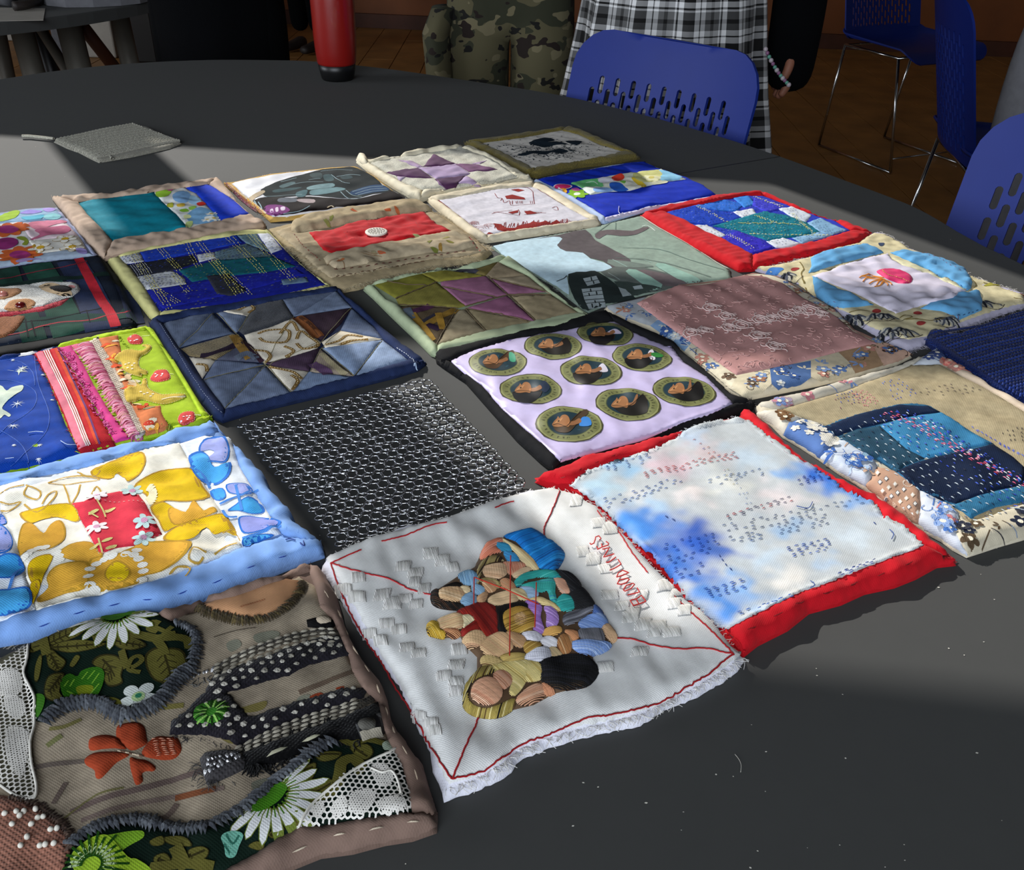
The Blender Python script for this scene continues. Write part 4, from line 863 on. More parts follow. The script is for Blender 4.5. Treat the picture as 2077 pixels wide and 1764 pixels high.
# ------------------------------------------------------------------ chain mail
cm = empty('chainmail_square', (*P([(780, 930)], TZ)[0], TZ), 'square of interlinked bright steel rings lying directly on the dark tabletop', 'chainmail')
cc = P(V('486,868 868,772 1066,985 690,1104'), TZ + .003); NC, NR = 20, 33
def torus(R, r, K=16, k=5):
    v = []; f = []
    for i in range(K):
        a = 2 * PI * i / K
        for j in range(k): b = 2 * PI * j / k; v.append(((R + r * math.cos(b)) * math.cos(a), (R + r * math.cos(b)) * math.sin(a), r * math.sin(b)))
    for i in range(K):
        for j in range(k): f.append((i * k + j, ((i + 1) % K) * k + j, ((i + 1) % K) * k + (j + 1) % k, i * k + (j + 1) % k))
    return v, f
NC, NR = 20, 33
sx = np.linalg.norm(cc[1] - cc[0]) / (NC - .5); RR = sx * .47; rw = sx * .058
tv, tf = torus(RR, rw); rm = bpy.data.meshes.new('ring'); rm.from_pydata(tv, [], tf); rm.update(); rm.polygons.foreach_set('use_smooth', [True] * len(tf)); rm.materials.append(MATS['steel'])
ex = (cc[1] - cc[0]); az = math.atan2(ex[1], ex[0]); ring = []
for j in range(NR):
    for i in range(NC):
        u = (i + (.5 if j % 2 else 0) + .2) / NC; v = j / (NR - 1)
        if u > 1.0: continue
        p = cc[0] * (1 - u) * (1 - v) + cc[1] * u * (1 - v) + cc[2] * u * v + cc[3] * (1 - u) * v
        p = p + np.random.uniform(-.0004, .0004, 2) + wrink(np.array([p[0]]), np.array([p[1]]), .0007, .05, 4)[0]
        tilt = (.22 if j % 2 else -.30) + random.uniform(-.04, .04)
        mt = Matrix.Translation((p[0], p[1], TZ + .0042 + abs(random.gauss(0, .0003)))) @ Matrix.Rotation(az, 4, 'Z') @ Matrix.Rotation(tilt, 4, 'X') @ Matrix.Rotation(random.uniform(-.06, .06), 4, 'Y')
        ring.append((p[1], mt))
ring.sort(key=lambda t: t[0])
inv = Matrix.Translation(-cm.location); sv, sf = [], []
for i, (_, mt) in enumerate(ring):
    if i < 300:
        o = bpy.data.objects.new('ring', rm); COL.objects.link(o); o.parent = cm; o.matrix_local = inv @ mt
    else:
        n0 = len(sv); sv += [tuple(inv @ mt @ Vector(v)) for v in tv]; sf += [tuple(a + n0 for a in f) for f in tf]
o = mesh_obj('ring_weave', sv, sf, 'steel', cm); o['kind'] = 'stuff'
# ------------------------------------------------------------------ yellow flower print, light blue border
q = Quilt('textile_square', 'yellow flower print square with a red middle patch and pale blue border',
    V('b6', '-360,470 0,390 200,350 400,290 640,230 900,180 1100,110 1330,50 1400,130 1530,270 1640,380 1690,500 1800,600 1840,690 1990,790 2010,860 1800,930 1600,1010 1250,1140 1000,1220 750,1240 500,1300 250,1370 0,1410 -300,1480'), T=.012, wr=(.0012, .04), seed=41)
q.backing('#7ea2dc', 'cotton_soft', name='binding_base')
BLU = '#7fa6e2'
q.piece('panel', V('b6', '-330,520 0,430 230,385 450,345 640,290 900,200 1115,185 1270,135 1430,150 1480,320 1600,520 1740,740 1500,835 1230,940 1000,1025 700,1105 220,1215 0,1285 -280,1350'), '#dfe6ee', puff=.003, w=.02, wr=(.0012, .03))
for p in ('-360,470 0,390 200,350 400,290 640,230 900,180 1100,110 1330,50 1350,100 1270,135 1110,180 900,220 720,270 640,300 450,345 230,390 0,440 -340,530', '1330,50 1400,130 1530,270 1640,380 1690,500 1800,600 1840,690 1990,790 1900,800 1750,745 1660,640 1600,530 1530,420 1480,320 1430,150 1350,100',
          '1990,790 2010,860 1800,930 1600,1010 1250,1140 1000,1220 750,1240 500,1300 250,1370 0,1410 -300,1480 -280,1350 0,1285 220,1215 500,1150 700,1105 1000,1025 1230,945 1500,835 1740,765'):
    q.piece('binding', V('b6', p), BLU, puff=.004, w=.008, mat='cotton_soft', wr=(.0013, .02))
FIELD = '#e9e6da'
q.piece('patch', V('b6', '10,600 0,490 250,430 560,350 800,260 900,215 1110,185 1500,815 1230,920 1000,1010 700,1100 225,1215 160,1000 100,800'), FIELD, puff=.0012, w=.012, wr=(.001, .03), label='cream cotton patch printed with large yellow flowers')
YL, OC, DK = '#dcb713', '#dca63a', '#b98f2e'
ik = lambda k, p, c, **kw: q.ink(V(k, p), c, **kw)
for p, c in (('560,360 700,290 800,250 880,235 905,290 870,370 800,420 770,400 720,370 690,410 620,400', YL), ('830,450 900,390 1000,350 1130,335 1200,345 1260,450 1300,520 1150,545 1030,540 950,560 900,500', YL), ('120,620 200,590 330,560 450,560 500,640 470,670 400,650 340,640 260,660 180,680', YL),
             ('120,880 110,800 140,690 200,680 270,740 310,690 370,660 405,700 400,780 330,830 240,850 170,850', OC), ('930,580 1000,545 1060,570 1130,620 1200,640 1300,640 1370,660 1200,680 1090,700 1020,730 980,660', YL), ('1060,580 1150,610 1200,535 1260,600 1320,580 1340,610 1200,660 1080,690 1040,620', OC),
             ('1010,780 1060,720 1200,660 1370,620 1420,660 1480,760 1400,730 1330,750 1280,705 1200,770 1100,790', YL), ('350,870 440,810 560,795 640,870 560,930 420,900', OC), ('540,1000 560,900 700,880 830,830 860,800 1010,790 1190,795 1120,900 1000,980 880,1010 850,1060 700,1095 580,1110 540,1060', OC),
             ('190,1040 170,960 200,900 280,870 330,880 300,950 270,1010 240,1080', YL), ('290,1020 330,960 400,930 540,920 560,1010 520,1090 400,1120 260,1170 230,1150 300,1080', OC), ('190,1060 240,1030 250,1080 220,1150 205,1180', YL)):
    ik('b6', p, DK, bucket='print'); s_ = V('b6', p); s_ = s_.mean(0) + (s_ - s_.mean(0)) * .93; q.ink(s_, c)
ik('b6', '660,960 720,910 790,940 815,990 780,1040 700,1050 650,1020', DK); ik('b6', '668,965 720,922 780,945 800,990 770,1030 705,1040 662,1015', '#e0bf16')
for c in '560,965 550,1010 560,1060 590,1100 600,935 650,905 700,885 780,870 830,875 860,900 885,940 890,980 880,1030 850,850 170,870 200,850 240,835 280,830 350,860 365,885 370,910 150,890'.split(','[0:0] or ' '): q.blob(V('b6', c)[0], .0035, .0026, .5, '#efece2', n=8)
for i in range(9):
    a = i / 8 * 1.9 - 1.0; c0 = np.array([900, 500.]); e = np.array([math.cos(a), -math.sin(a)]); q.ribbon(np.array([c0 + e * 25, c0 + e * 75]) * .3274 + (0, 840), '#e9dfba', .003, sm=0)
for p in ('300,430 400,395 520,385 620,410 500,425 400,440 300,430', '395,440 420,500 440,560 480,500 500,440', '160,440 250,480 230,530 150,500 170,450', '0,500 60,460 150,440', '150,560 230,610 330,530 350,480 300,500 260,560', '0,545 60,560 130,545 60,600 0,600', '640,505 600,450 570,500', '480,360 530,385 600,380 620,350', '1280,860 1200,830 1170,900 1230,930 1260,890', '1050,1000 1100,950 1180,960 1150,1010', '1330,870 1400,820 1470,800', '1380,740 1450,720 1490,790'):
    q.ribbon(V('b6', p), '#c09a45', .0012)
q.piece('patch', V('b6', '445,555 520,545 590,510 740,480 860,500 910,570 1005,745 830,820 720,835 615,870 540,720 490,640'), '#cf3346', puff=.002, w=.006, lift=.0004, wr=(.0006, .02), label='red cotton patch with pale flowers')
for x, y in ((600, 700), (895, 660), (890, 770), (600, 510), (820, 480)): q.petals(V('b6', f'{x},{y}')[0], .0080, 6, '#efe8ec' if x == 600 else '#bcd6d6', '#cf9ab8', wid=.26)
for p in ('600,530 640,600 655,640', '610,770 635,860', '610,640 550,610', '650,600 710,590'): q.ribbon(V('b6', p), '#d9cf86', .0011)
for x, y in ((580, 605), (685, 597), (665, 780), (690, 825), (590, 825)): q.blob(V('b6', f'{x},{y}')[0], .0042, .0016, .9, '#d9cf86', n=8)
# blue flower strips
for strip in ('1115,185 1270,135 1430,150 1480,320 1600,520 1740,740 1500,815', '-330,560 0,590 100,800 160,1000 222,1210 0,1285 -280,1340'):
    q.piece('patch', V('b6', strip), '#e3eaf3', puff=.0012, w=.01, wr=(.001, .025), label='white cotton strip printed with blue and violet flowers')
for p, c in (('1230,230 1260,160 1340,140 1400,150 1425,230 1400,300 1340,300 1280,290 1330,240 1290,220', '#9aa3dd'), ('1170,260 1240,230 1290,260 1330,330 1430,300 1420,380 1350,440 1270,430 1210,380 1180,320', '#4aa3e2'), ('1300,480 1380,460 1400,520 1340,540', '#3f95dc'), ('1400,440 1480,430 1540,440 1570,490 1500,500 1420,490', '#9aa3dd'), ('1410,600 1460,560 1540,510 1620,560 1640,610 1560,620 1480,600', '#3f9fe0'),
             ('1480,640 1540,630 1600,640 1700,650 1740,680 1600,730 1510,740 1480,690', '#8f97d8'), ('1500,780 1560,750 1700,750 1620,790 1520,830', '#5bb2e6'), ('-20,700 40,710 80,780 60,850 -40,860', '#9aa3dd'), ('0,880 100,870 140,920 150,980 60,1020 -60,1000', '#3d9de2'), ('-40,1110 60,1090 180,1080 200,1180 120,1240 0,1260 -100,1250', '#4aa8e4'), ('0,620 30,640 40,680 -30,690', '#8f97d8')):
    ik('b6', p, '#2f6fc8'); s_ = V('b6', p); s_ = s_.mean(0) + (s_ - s_.mean(0)) * .88; q.ink(s_, c)
for p in ('1360,560 1450,520 1600,470', '1180,330 1260,380 1300,460', '1500,770 1600,740 1740,690', '1460,440 1500,600', '60,1090 90,1000 150,960', '1380,600 1410,640 1470,640'): q.ribbon(V('b6', p), '#4a86d6', .002)
for p in ('1770,780 1800,775 1830,785', '1860,800 1885,820 1880,790'): q.cord(V('b6', p), .0004, '#14307c', bucket='blue_stitches', dz=.0004)
q.run(V('b6', '1880,870 1760,880 1600,935 1400,1010 1200,1080 1030,1128 860,1150 650,1190 440,1240 230,1325 60,1360'), '#1a3f9c', L=.007, gap=.014, r=.0005, arch=-.0003)
for p in ('600,520 905,560 1005,745', '1000,745 830,820 615,870 450,555'): q.run(V('b6', p), '#c9c2b4', L=.002, gap=.0015, r=.00018, sm=0)
q.done()

# ------------------------------------------------------------------ hares, stripes and strawberries
q = Quilt('textile_square', 'blue night sky and lime green square with frayed pink strips, hares and strawberries',
    V('b1', '-420,520 0,400 180,370 400,320 530,280 880,190 1340,105 1390,110 1490,260 1600,420 1760,680 1900,900 1950,930 1800,1010 1400,1110 1000,1200 700,1280 300,1370 0,1440 -300,1520'), T=.009, wr=(.0008, .05), seed=51)
q.backing('#8fb01a', 'cotton', name='binding_base')
q.piece('patch', V('b1', '-420,520 0,400 180,375 320,350 480,680 600,1000 740,1272 300,1370 0,1440 -300,1520'), '#0f3f9c', puff=.002, w=.01, wr=(.0011, .03), label='deep blue night sky patch')
q.piece('patch', V('b1', '900,215 1080,180 1340,120 1480,300 1620,540 1740,740 1880,920 1700,985 1500,1040 1330,1090 1200,800 1020,460'), '#a3bf24', puff=.0015, w=.008, wr=(.0007, .03), label='lime green patch')
for p in ('525,275 880,190 1340,105 1390,110 1330,130 900,215 540,295', '1335,110 1390,108 1490,260 1600,420 1760,680 1900,900 1950,930 1850,925 1740,730 1620,530 1480,290', '1950,930 1800,1010 1400,1110 1000,1200 700,1280 740,1262 1000,1180 1330,1090 1500,1040 1700,985 1860,920'):
    q.piece('binding', V('b1', p), '#b2cf2e', puff=.0022, w=.005, wr=(.0004, .03))
q.piece('binding', V('b1', '0,395 180,368 400,320 528,283 528,300 400,335 200,372 0,405'), '#15306e', puff=.002, w=.004)
for p in ('170,372 250,340 330,335 340,345 260,365 190,375', '390,325 430,305 480,295 470,308 420,325'): q.ink(V('b1', p), '#e9ecf0')
q.piece('strip', V('b1', '315,350 400,325 540,295 700,560 860,850 1060,1190 900,1230 740,1272 660,1100 560,860 430,560'), '#b3202a', puff=.002, w=.006, mat='linen', wr=(.0006, .02), jag=.0006, label='red woven strip with white pinstripes')
for dx, c, w in ((42, '#d9788a', .006), (85, '#efe2dc', .0009), (104, '#efe2dc', .0009), (123, '#f1e6de', .0009), (185, '#d8502c', .004), (215, '#6a3a70', .0015), (160, '#c7262c', .003)):
    x = 318 + dx; q.ribbon(V('b1', f'{x},{348-dx*.24} {x+130},{600-dx*.1} {x+260},{880-dx*.1} {x+410 - dx*.1},{1262-dx*.25}'), c, w)
q.fray(V('b1', '315,350 430,560 560,860 660,1100 740,1272'), '#c2323a', 120, .003, out=-1)
q.piece('strip', V('b1', '545,292 650,272 760,440 850,620 990,860 1200,1145 1060,1180 930,930 800,700 650,450'), '#d23a8a', puff=.0012, w=.005, mat='cotton_soft', wr=(.0006, .02), label='hot pink cotton strip')
q.piece('strip', V('b1', '650,272 820,235 900,400 1060,680 1230,1010 1310,1110 1200,1145 1010,800 870,520'), '#cf6a86', puff=.001, w=.005, mat='linen', wr=(.0006, .02), label='dusty pink fringe strip')
for i in range(105):
    t = i / 104; a = V('b1', f'{690+t*500},{300+t*830}')[0]; b = V('b1', f'{850+t*430},{270+t*830}')[0]; q.k += 1
    wa, wb = q.xy(np.array([a, b])); c = random.choice(['#e79ab2', '#d97f9c', '#f0b8c6', '#c95f84', '#e2a6a0'])
    m = wa + (wb - wa) * .5 + q.rs.uniform(-.002, .002, 2); p = smooth(np.array([wa + q.rs.uniform(-.003, .003, 2), m, wb]), 3, False); z = q.h(p[:, 0], p[:, 1]) + q.z0 + .001 + .002 * np.sin(np.linspace(.2, 2.8, len(p)))
    q.tube(np.c_[p, z], .0006, c, 'pink_fringe')
for i in range(90):
    t = i / 90; c = V('b1', f'{590+t*430},{330+t*760}')[0]; w = q.xy(np.atleast_2d(c))[0]; th = np.linspace(0, q.rs.uniform(3, 6), 6) + q.rs.uniform(0, 6); r = q.rs.uniform(.0015, .003)
    if t > .62: r *= .5
    p = np.c_[w[0] + r * np.cos(th), w[1] + r * np.sin(th)] + q.rs.uniform(-.003, .003, 2); q.cord(p, .0004, random.choice(['#d8489a', '#e667ae', '#b83478']), 'pink_fringe', world=True, sm=0, dz=.001)
q.piece('trim', V('b1', '815,240 900,200 950,300 1100,560 1200,800 1335,1080 1240,1115 1150,900 1020,640 870,360'), '#d3c4b2', puff=.0015, w=.003, mat='linen', wr=(.0004, .02), jag=.0004, label='open woven off-white ribbon')
for k in range(5):
    x = 835 + k * 16; q.ribbon(V('b1', f'{x},{236-k*7} {x+95},{420} {x+200},{640} {x+330 + k},{920} {x+410},{1105-k*6}'), '#8f8276', .0005)
for i in range(60):
    t = i / 60; q.ribbon(V('b1', f'{825+t*425},{245+t*860} {895+t*425},{215+t*860}'), '#f3ece2', .0007, sm=0)
q.piece('strip', V('b1', '905,215 1080,180 1110,330 1060,420 1150,560 1230,700 1190,800 1260,830 1470,830 1480,900 1560,1035 1335,1088 1200,800 1100,560 950,300'), '#c9764a', puff=.0015, w=.006, mat='linen', wr=(.0008, .016), label='orange paisley strip')
for i in range(34):
    t = q.rs.rand(); s_ = q.rs.uniform(.1, .9); c = V('b1', f'{930+t*420+s_*130},{240+t*820-s_*30}')[0]; q.blob(c, q.rs.uniform(.003, .007), q.rs.uniform(.0015, .003), q.rs.uniform(0, 3), random.choice(['#c43a24', '#e8c9a0', '#e3a23c', '#8b8a60', '#d9552c', '#e9dcc0']), n=9, wob=.15)
for i in range(3): pass
q.fray(V('b1', '1110,190 1180,280 1200,300'), '#7d9a10', 120, .006, r=.0003, out=-1); q.fray(V('b1', '1470,830 1500,920 1590,1030'), '#86a314', 140, .006, r=.0003, out=-1)
for p in ('1050,400 1075,360 1130,330 1220,320 1290,330 1340,300 1330,285 1300,275 1340,270 1390,290 1350,345 1290,375 1270,430 1290,490 1350,510 1340,540 1290,535 1300,560 1210,540 1130,500 1110,430', '1140,680 1250,650 1230,590 1290,640 1310,590 1345,590 1355,660 1420,705 1500,730 1650,720 1705,740 1600,790 1480,812 1300,770 1240,790 1160,790'):
    q.piece('hare', V('b1', p), '#cdb14c', puff=.0015, w=.003, lift=.0006, res=.0025, mat='twill', sm=3, label='yellow corduroy hare'); q.run(V('b1', p + ' ' + p.split()[0]), '#efe6b4', L=.0015, gap=.0008, r=.0002)
for x, y in ((1150, 450), (1180, 440), (1210, 460), (1170, 480), (1210, 490), (1230, 440), (1290, 700), (1320, 720), (1350, 710), (1380, 740), (1400, 720)): q.blob(V('b1', f'{x},{y}')[0], .0012, .0009, 0, '#f4eeda', n=7)
q.ribbon(V('b1', '1480,770 1560,750 1640,745 1700,742'), '#f0e4c0', .0012)
for p, st in (('1165,215 1200,190 1240,175 1280,190 1305,215 1300,255 1240,262 1190,255', '1300,190 1370,183'), ('1375,585 1395,550 1430,510 1490,500 1535,510 1560,575 1500,600 1430,608', '1545,530 1590,540'), ('1630,955 1650,910 1700,885 1775,888 1785,955 1740,975 1690,995 1645,985', '1780,905 1840,915')):
    q.piece('strawberry', V('b1', p), '#d24a48', puff=.0012, w=.003, lift=.0006, res=.0025, sm=3); q.run(V('b1', p + ' ' + p.split()[0]), '#f0c4b8', L=.0014, gap=.0008, r=.0002); q.ribbon(V('b1', st), '#dfe6b0', .0009)
    c = V('b1', p).mean(0)
    for k in range(7): q.blob(c + q.rs.uniform(-1, 1, 2) * (11, 6), .001, .0008, 0, '#f6ecec', n=6)
for p in ('-100,600 60,590 200,620 320,690 330,800 250,900 100,990 0,1080 -100,1150', '320,370 330,500 360,650 440,850 450,980 400,1100 250,1240 100,1390', '0,1050 120,1120 210,1200 260,1320 260,1390', '60,400 200,430 300,520 320,640'): q.cord(V('b1', p), .0003, '#2a5cb8', bucket='quilting', dz=-.0001)
for p in ('0,640 60,690 110,660 210,640 200,690 120,740 60,790 20,850 60,880 100,910 80,930 40,910 0,950 -60,960 -160,900 -220,780 -120,690', '60,500 150,510 190,480 250,470 200,500 260,520 190,515 170,550 160,515'): q.ink(V('b1', p), '#cfdccb')
for x, y, r in ((160, 810, .006), (125, 1015, .005), (480, 775, .002), (395, 545, .002), (365, 1190, .0025), (355, 1320, .0025), (130, 1190, .002), (120, 410, .002), (205, 490, .006)):
    w = q.xy(V('b1', f'{x},{y}'))[0]
    for k in range(4): a = k * PI / 4 + .3; e = np.array([math.cos(a), math.sin(a)]) * r; q.spike(w - e, w + e, .0003, '#e8eef4', 'star_stitches')
for p in ('260,1080 330,1070 400,1075', '560,1160 620,1190 700,1190', '50,1320 130,1310'): q.cord(V('b1', p), .00025, '#c8d8ee', bucket='star_stitches', dz=.001)
q.done()

# ------------------------------------------------------------------ denim star
q = Quilt('textile_square', 'patchwork star square in pale denim, brown and cream with a navy denim border',
    V('b2', '5,340 60,305 300,255 700,190 1000,140 1350,85 1390,90 1450,160 1560,240 1700,380 1850,500 1960,580 2020,625 1960,670 1800,720 1600,770 1300,850 1000,920 750,980 540,1045 480,1020 380,900 250,700 100,480'), T=.009, wr=(.0007, .05), seed=61)
q.backing('#1a2440', 'twill', name='binding_base')
DEN = '#667188'
def patch(k, p, c, mat='cotton', lab=None, puff=.0016, n='patch'): return q.piece(n, V(k, p), c, puff=puff, w=.006, mat=mat, wr=(.0004, .02), label=lab)
for p, c, m in (('110,345 320,290 470,268 370,380 225,515', DEN, 'twill'), ('470,268 620,415 400,468 225,522', '#5c6880', 'twill'), ('500,268 560,262 720,290 670,390 640,415', '#6f7b92', 'twill'), ('545,262 800,205 770,250 720,290', '#cfc6b4', 'cotton'),
                ('800,205 980,172 1060,300 900,370 700,430 660,400 725,290', '#3c3e44', 'wool'), ('980,172 1370,108 1060,293', DEN, 'twill'), ('1370,108 1480,228 1065,293', '#6f7c94', 'twill'), ('1065,297 1480,233 1400,350 1262,472', '#3a2b36', 'twill'), ('1480,235 1640,370 1710,460 1400,395', '#5f6b84', 'twill'),
                ('700,430 900,370 1058,308 1258,482 1220,540 1000,598 855,638 760,560', '#ded5c4', 'cotton'), ('240,528 420,478 620,420 665,432 640,520 500,610 300,580', '#7d6f52', 'wool'), ('665,435 740,505 838,628 500,608 640,520', '#4c4f60', 'twill'), ('300,588 492,608 395,745', '#d6cdbd', 'cotton'),
                ('492,610 842,640 405,752', '#646f88', 'twill'), ('405,755 850,652 560,962', DEN, 'twill'), ('852,652 1042,850 562,963', '#6d7992', 'twill'), ('850,632 1000,602 1252,520 1168,690 950,662', '#49374a', 'twill'), ('862,652 1168,692 1042,848', '#dcd3c2', 'cotton'),
                ('1170,696 1482,732 1045,848', '#7687a4', 'twill'), ('1252,528 1500,728 1178,694', '#8d8072', 'twill'), ('1262,524 1705,466 1500,726', '#8496b4', 'twill'), ('1705,468 1892,610 1508,726', '#8799b6', 'twill'), ('1262,480 1400,398 1700,460 1290,520', '#ddd2bc', 'cotton')):
    patch('b2', p, c, m)
for p, w, c in (('380,580 480,560 640,500 710,490', .008, '#2c2030'), ('620,430 680,520 740,600', .009, '#8a6a34'), ('665,440 740,520 830,628', .005, '#35202c'), ('1080,300 1150,350 1240,450', .012, '#7c4a28'), ('1100,298 1180,350 1260,440', .004, '#4f3020'), ('1190,640 1260,670 1310,715', .010, '#5a4260'), ('640,600 720,560 790,600', .007, '#5a6272'), ('1260,560 1340,640 1440,720', .006, '#a59a7c')): q.ribbon(V('b2', p), c, w, mat='twill')
for p in ('800,420 870,395 1000,390 1030,420 1000,480 860,480 810,450', '1080,460 1110,400 1170,440 1240,500 1130,530 1080,490', '770,540 860,550 890,590 850,630', '1000,590 1060,545 990,510', '880,660 980,680 1060,700 1120,750', '1040,720 1090,760 1050,830', '1290,500 1390,470 1450,430 1560,440', '350,640 420,650 430,700', '650,250 740,215 770,240 730,270', '960,420 1040,330 1090,400', '1390,500 1480,470 1600,460'):
    q.ribbon(V('b2', p), '#8a6c3c', .0032); q.run(V('b2', p), '#d8c090', L=.002, gap=.001, r=.0004)
for p in ('225,520 370,385 480,270', '560,960 850,655 1260,480 1480,232', '405,752 850,645 1060,295', '500,270 850,640 1042,850', '1180,692 1262,522 1400,398', '1500,728 1705,466', '1262,522 1500,728', '660,400 725,290 800,205'): q.cord(V('b2', p), .0003, '#8d8660', bucket='seam_stitching', sm=0)
for p in ('5,340 60,305 300,255 700,190 1000,140 1350,85 1390,90 1375,108 980,170 545,258 300,290 110,340', '1390,90 1450,160 1560,240 1700,380 1850,500 2020,625 1920,640 1895,612 1710,462 1640,365 1480,225 1375,108', '2020,625 1960,670 1800,720 1600,770 1300,850 1000,920 750,980 540,1045 560,968 1045,852 1500,732 1895,614', '540,1045 480,1020 380,900 250,700 100,480 5,340 60,315 110,345 230,525 400,755 560,965'):
    q.piece('binding', V('b2', p), '#222e50', puff=.0032, w=.006, mat='twill', wr=(.0006, .02))
q.run(V('b2', '85,345 200,520 330,740 470,930 560,1010'), '#8f9cb8', L=.003, gap=.0012, r=.0002); q.run(V('b2', '1800,520 1880,570 1945,635'), '#e8edf4', L=.003, gap=.001, r=.0003)
q.cord(V('b2', '1935,655 1950,672 1958,685'), .0006, '#a9bdd8', bucket='thread_end')
q.done()

# ------------------------------------------------------------------ sage bordered star
q = Quilt('textile_square', 'olive, pink and taupe patchwork star square with a sage green border',
    V('b3', '65,345 150,320 560,225 850,190 1100,130 1240,85 1290,90 1430,190 1620,350 1800,480 2000,600 1990,620 1700,720 1300,800 950,870 690,912 640,900 500,760 300,570 150,420'), T=.009, wr=(.0006, .05), seed=71)
q.backing('#8f9c7e', 'cotton_soft', name='binding_base')
for p, c, m in (('160,325 560,228 690,300 345,440', '#7d7a30', 'twill'), ('560,228 700,195 1000,230 1100,248 695,298', '#867f36', 'twill'), ('690,302 935,500 860,522 370,495 345,442', '#80793a', 'twill'), ('370,503 620,500 858,530 780,700 690,832 530,660', '#5a4c3a', 'twill'),
                ('1000,195 1200,130 1180,190 1100,245 960,215', '#6f6238', 'twill'), ('1102,245 1205,132 1440,243 1150,272', '#8d7e66', 'linen'), ('1150,275 1445,245 1660,408 1600,380', '#948770', 'linen'), ('720,300 1102,250 1285,408 1190,428 730,335', '#90607a', 'cotton'), ('738,338 1190,430 932,502', '#956480', 'cotton'), ('1130,268 1605,382 1290,406', '#92627c', 'cotton'),
                ('940,520 1282,415 1525,632', '#8c5a76', 'cotton'), ('1292,410 1660,408 1640,432 1400,450', '#7a6648', 'wool'), ('1312,418 1660,414 1885,560 1525,632', '#96886c', 'linen'), ('862,540 932,528 1102,718 690,832', '#998c72', 'linen'), ('934,526 1523,636 1102,718', '#948668', 'linen')):
    patch('b3', p, c, m)
for p, c, w in (('430,560 560,530 640,500', '#4c2a44', .010), ('560,690 700,600 860,530', '#8a6a2c', .010), ('600,660 720,700', '#2c1a34', .010), ('560,640 700,560', '#32303c', .005), ('480,560 650,800', '#8f6e2c', .008), ('430,520 470,620', '#56606c', .010), ('700,560 740,700', '#a07a30', .007), ('860,215 960,195 1020,225', '#3e3e48', .010)): q.ribbon(V('b3', p), c, w, mat='twill')
for p in ('180,310 420,320 600,330', '345,440 690,300', '735,338 1190,428', '1120,250 1285,408', '930,505 1290,408 1650,410', '1290,410 1520,632', '860,530 690,830', '932,528 1102,718', '934,524 1230,570 1450,630', '1150,272 1600,382', '370,495 870,520'): q.cord(V('b3', p), .0007, '#5f5038', bucket='seam_ridges', sm=0, wave=.0004)
for p in ('65,345 150,320 560,225 850,190 1100,130 1240,85 1290,90 1200,128 1000,190 700,195 560,228 160,325', '1290,90 1430,190 1620,350 1800,480 2000,600 1900,590 1888,558 1660,406 1445,240 1205,130', '2000,600 1990,620 1700,720 1300,800 950,870 690,912 690,835 1100,720 1525,635 1888,565', '690,912 640,900 500,760 300,570 150,420 65,345 160,330 250,440 370,500 530,660 690,832'):
    q.piece('binding', V('b3', p), '#a4b08f', puff=.0035, w=.006, mat='cotton_soft', wr=(.0007, .018))
q.done()

# ------------------------------------------------------------------ rose lace
q = Quilt('textile_square', 'dusty pink lace square with a cross of roses and a floral border',
    V('c3', '130,235 330,190 560,110 830,80 1000,40 1150,60 1300,140 1500,260 1600,370 1780,450 1940,515 1850,560 1600,630 1400,680 1150,730 950,770 870,720 700,580 500,420 330,330 200,280'), T=.010, wr=(.0010, .06), seed=81)
q.backing('#d7ccb4', 'cotton_soft', name='border')
FL = ['#5272a8', '#a9785c', '#7d97c4', '#c08878', '#6f5a48']
seg = [('130,235 330,190 380,180 330,215 450,310 400,350 330,330 200,280', '#a9aeb4'), ('400,350 450,310 560,395 640,450 600,500 500,420', '#7d9cc0'), ('600,500 640,450 780,560 905,640 900,720 870,720 720,590', '#ddd3ba'), ('905,640 1100,600 1110,690 1050,745 950,770 870,720', '#d9cdb0'), ('1100,600 1340,555 1345,650 1280,700 1150,730 1110,690', '#4f6c9c'), ('1340,555 1500,505 1560,560 1600,630 1400,680 1340,650', '#c9bda2'), ('1500,505 1700,460 1790,500 1760,585 1600,630 1560,560', '#9c7f62'), ('1700,460 1780,450 1940,515 1850,560 1765,585', '#c3a08c')]
for p, c in seg: q.ink(V('c3', p), c, sm=0, bucket='border_print')
for i, (p, c) in enumerate(seg): floral(q, V('c3', p), 9, FL if c not in ('#4f6c9c', '#7d9cc0') else ['#d9d0b8', '#c9cfd4', '#3c5a94'], seed=i + 3, R=(.004, .008))
for p in ('560,112 830,80 1000,42 1150,62 1300,142 1500,262 1600,372 1740,440', ): q.ribbon(V('c3', p), '#b48a7c', .006); floral(q, V('c3', '1150,60 1300,140 1500,260 1600,370 1780,450 1700,455 1560,370 1460,280 1290,180 1150,90'), 26, FL, seed=12, R=(.003, .005))
q.piece('panel', V('c3', '320,218 440,160 560,118 700,112 900,66 1050,55 1180,105 1300,190 1500,300 1600,395 1740,455 1500,502 1200,580 905,640 700,490 450,315'), '#b98a86', puff=.003, w=.015, mat='gauze', wr=(.0010, .04), label='dusty pink lace panel')
for i in range(230):   # net scallops over the panel
    w = None
    u, v = q.rs.rand(2); p = between(between((335, 215), (1060, 60), u), between((905, 630), (1730, 455), u), v); c = V('c3', f'{p[0]},{p[1]}')[0]; w = q.xy(np.atleast_2d(c))[0]; th = np.linspace(0, q.rs.uniform(2.5, 4.5), 6) + q.rs.uniform(0, 6); r = q.rs.uniform(.002, .0045)
    q.cord(np.c_[w[0] + r * np.cos(th), w[1] + r * np.sin(th)], .0003, '#c39a95', 'lace_relief', world=True, sm=0, dz=.0001)
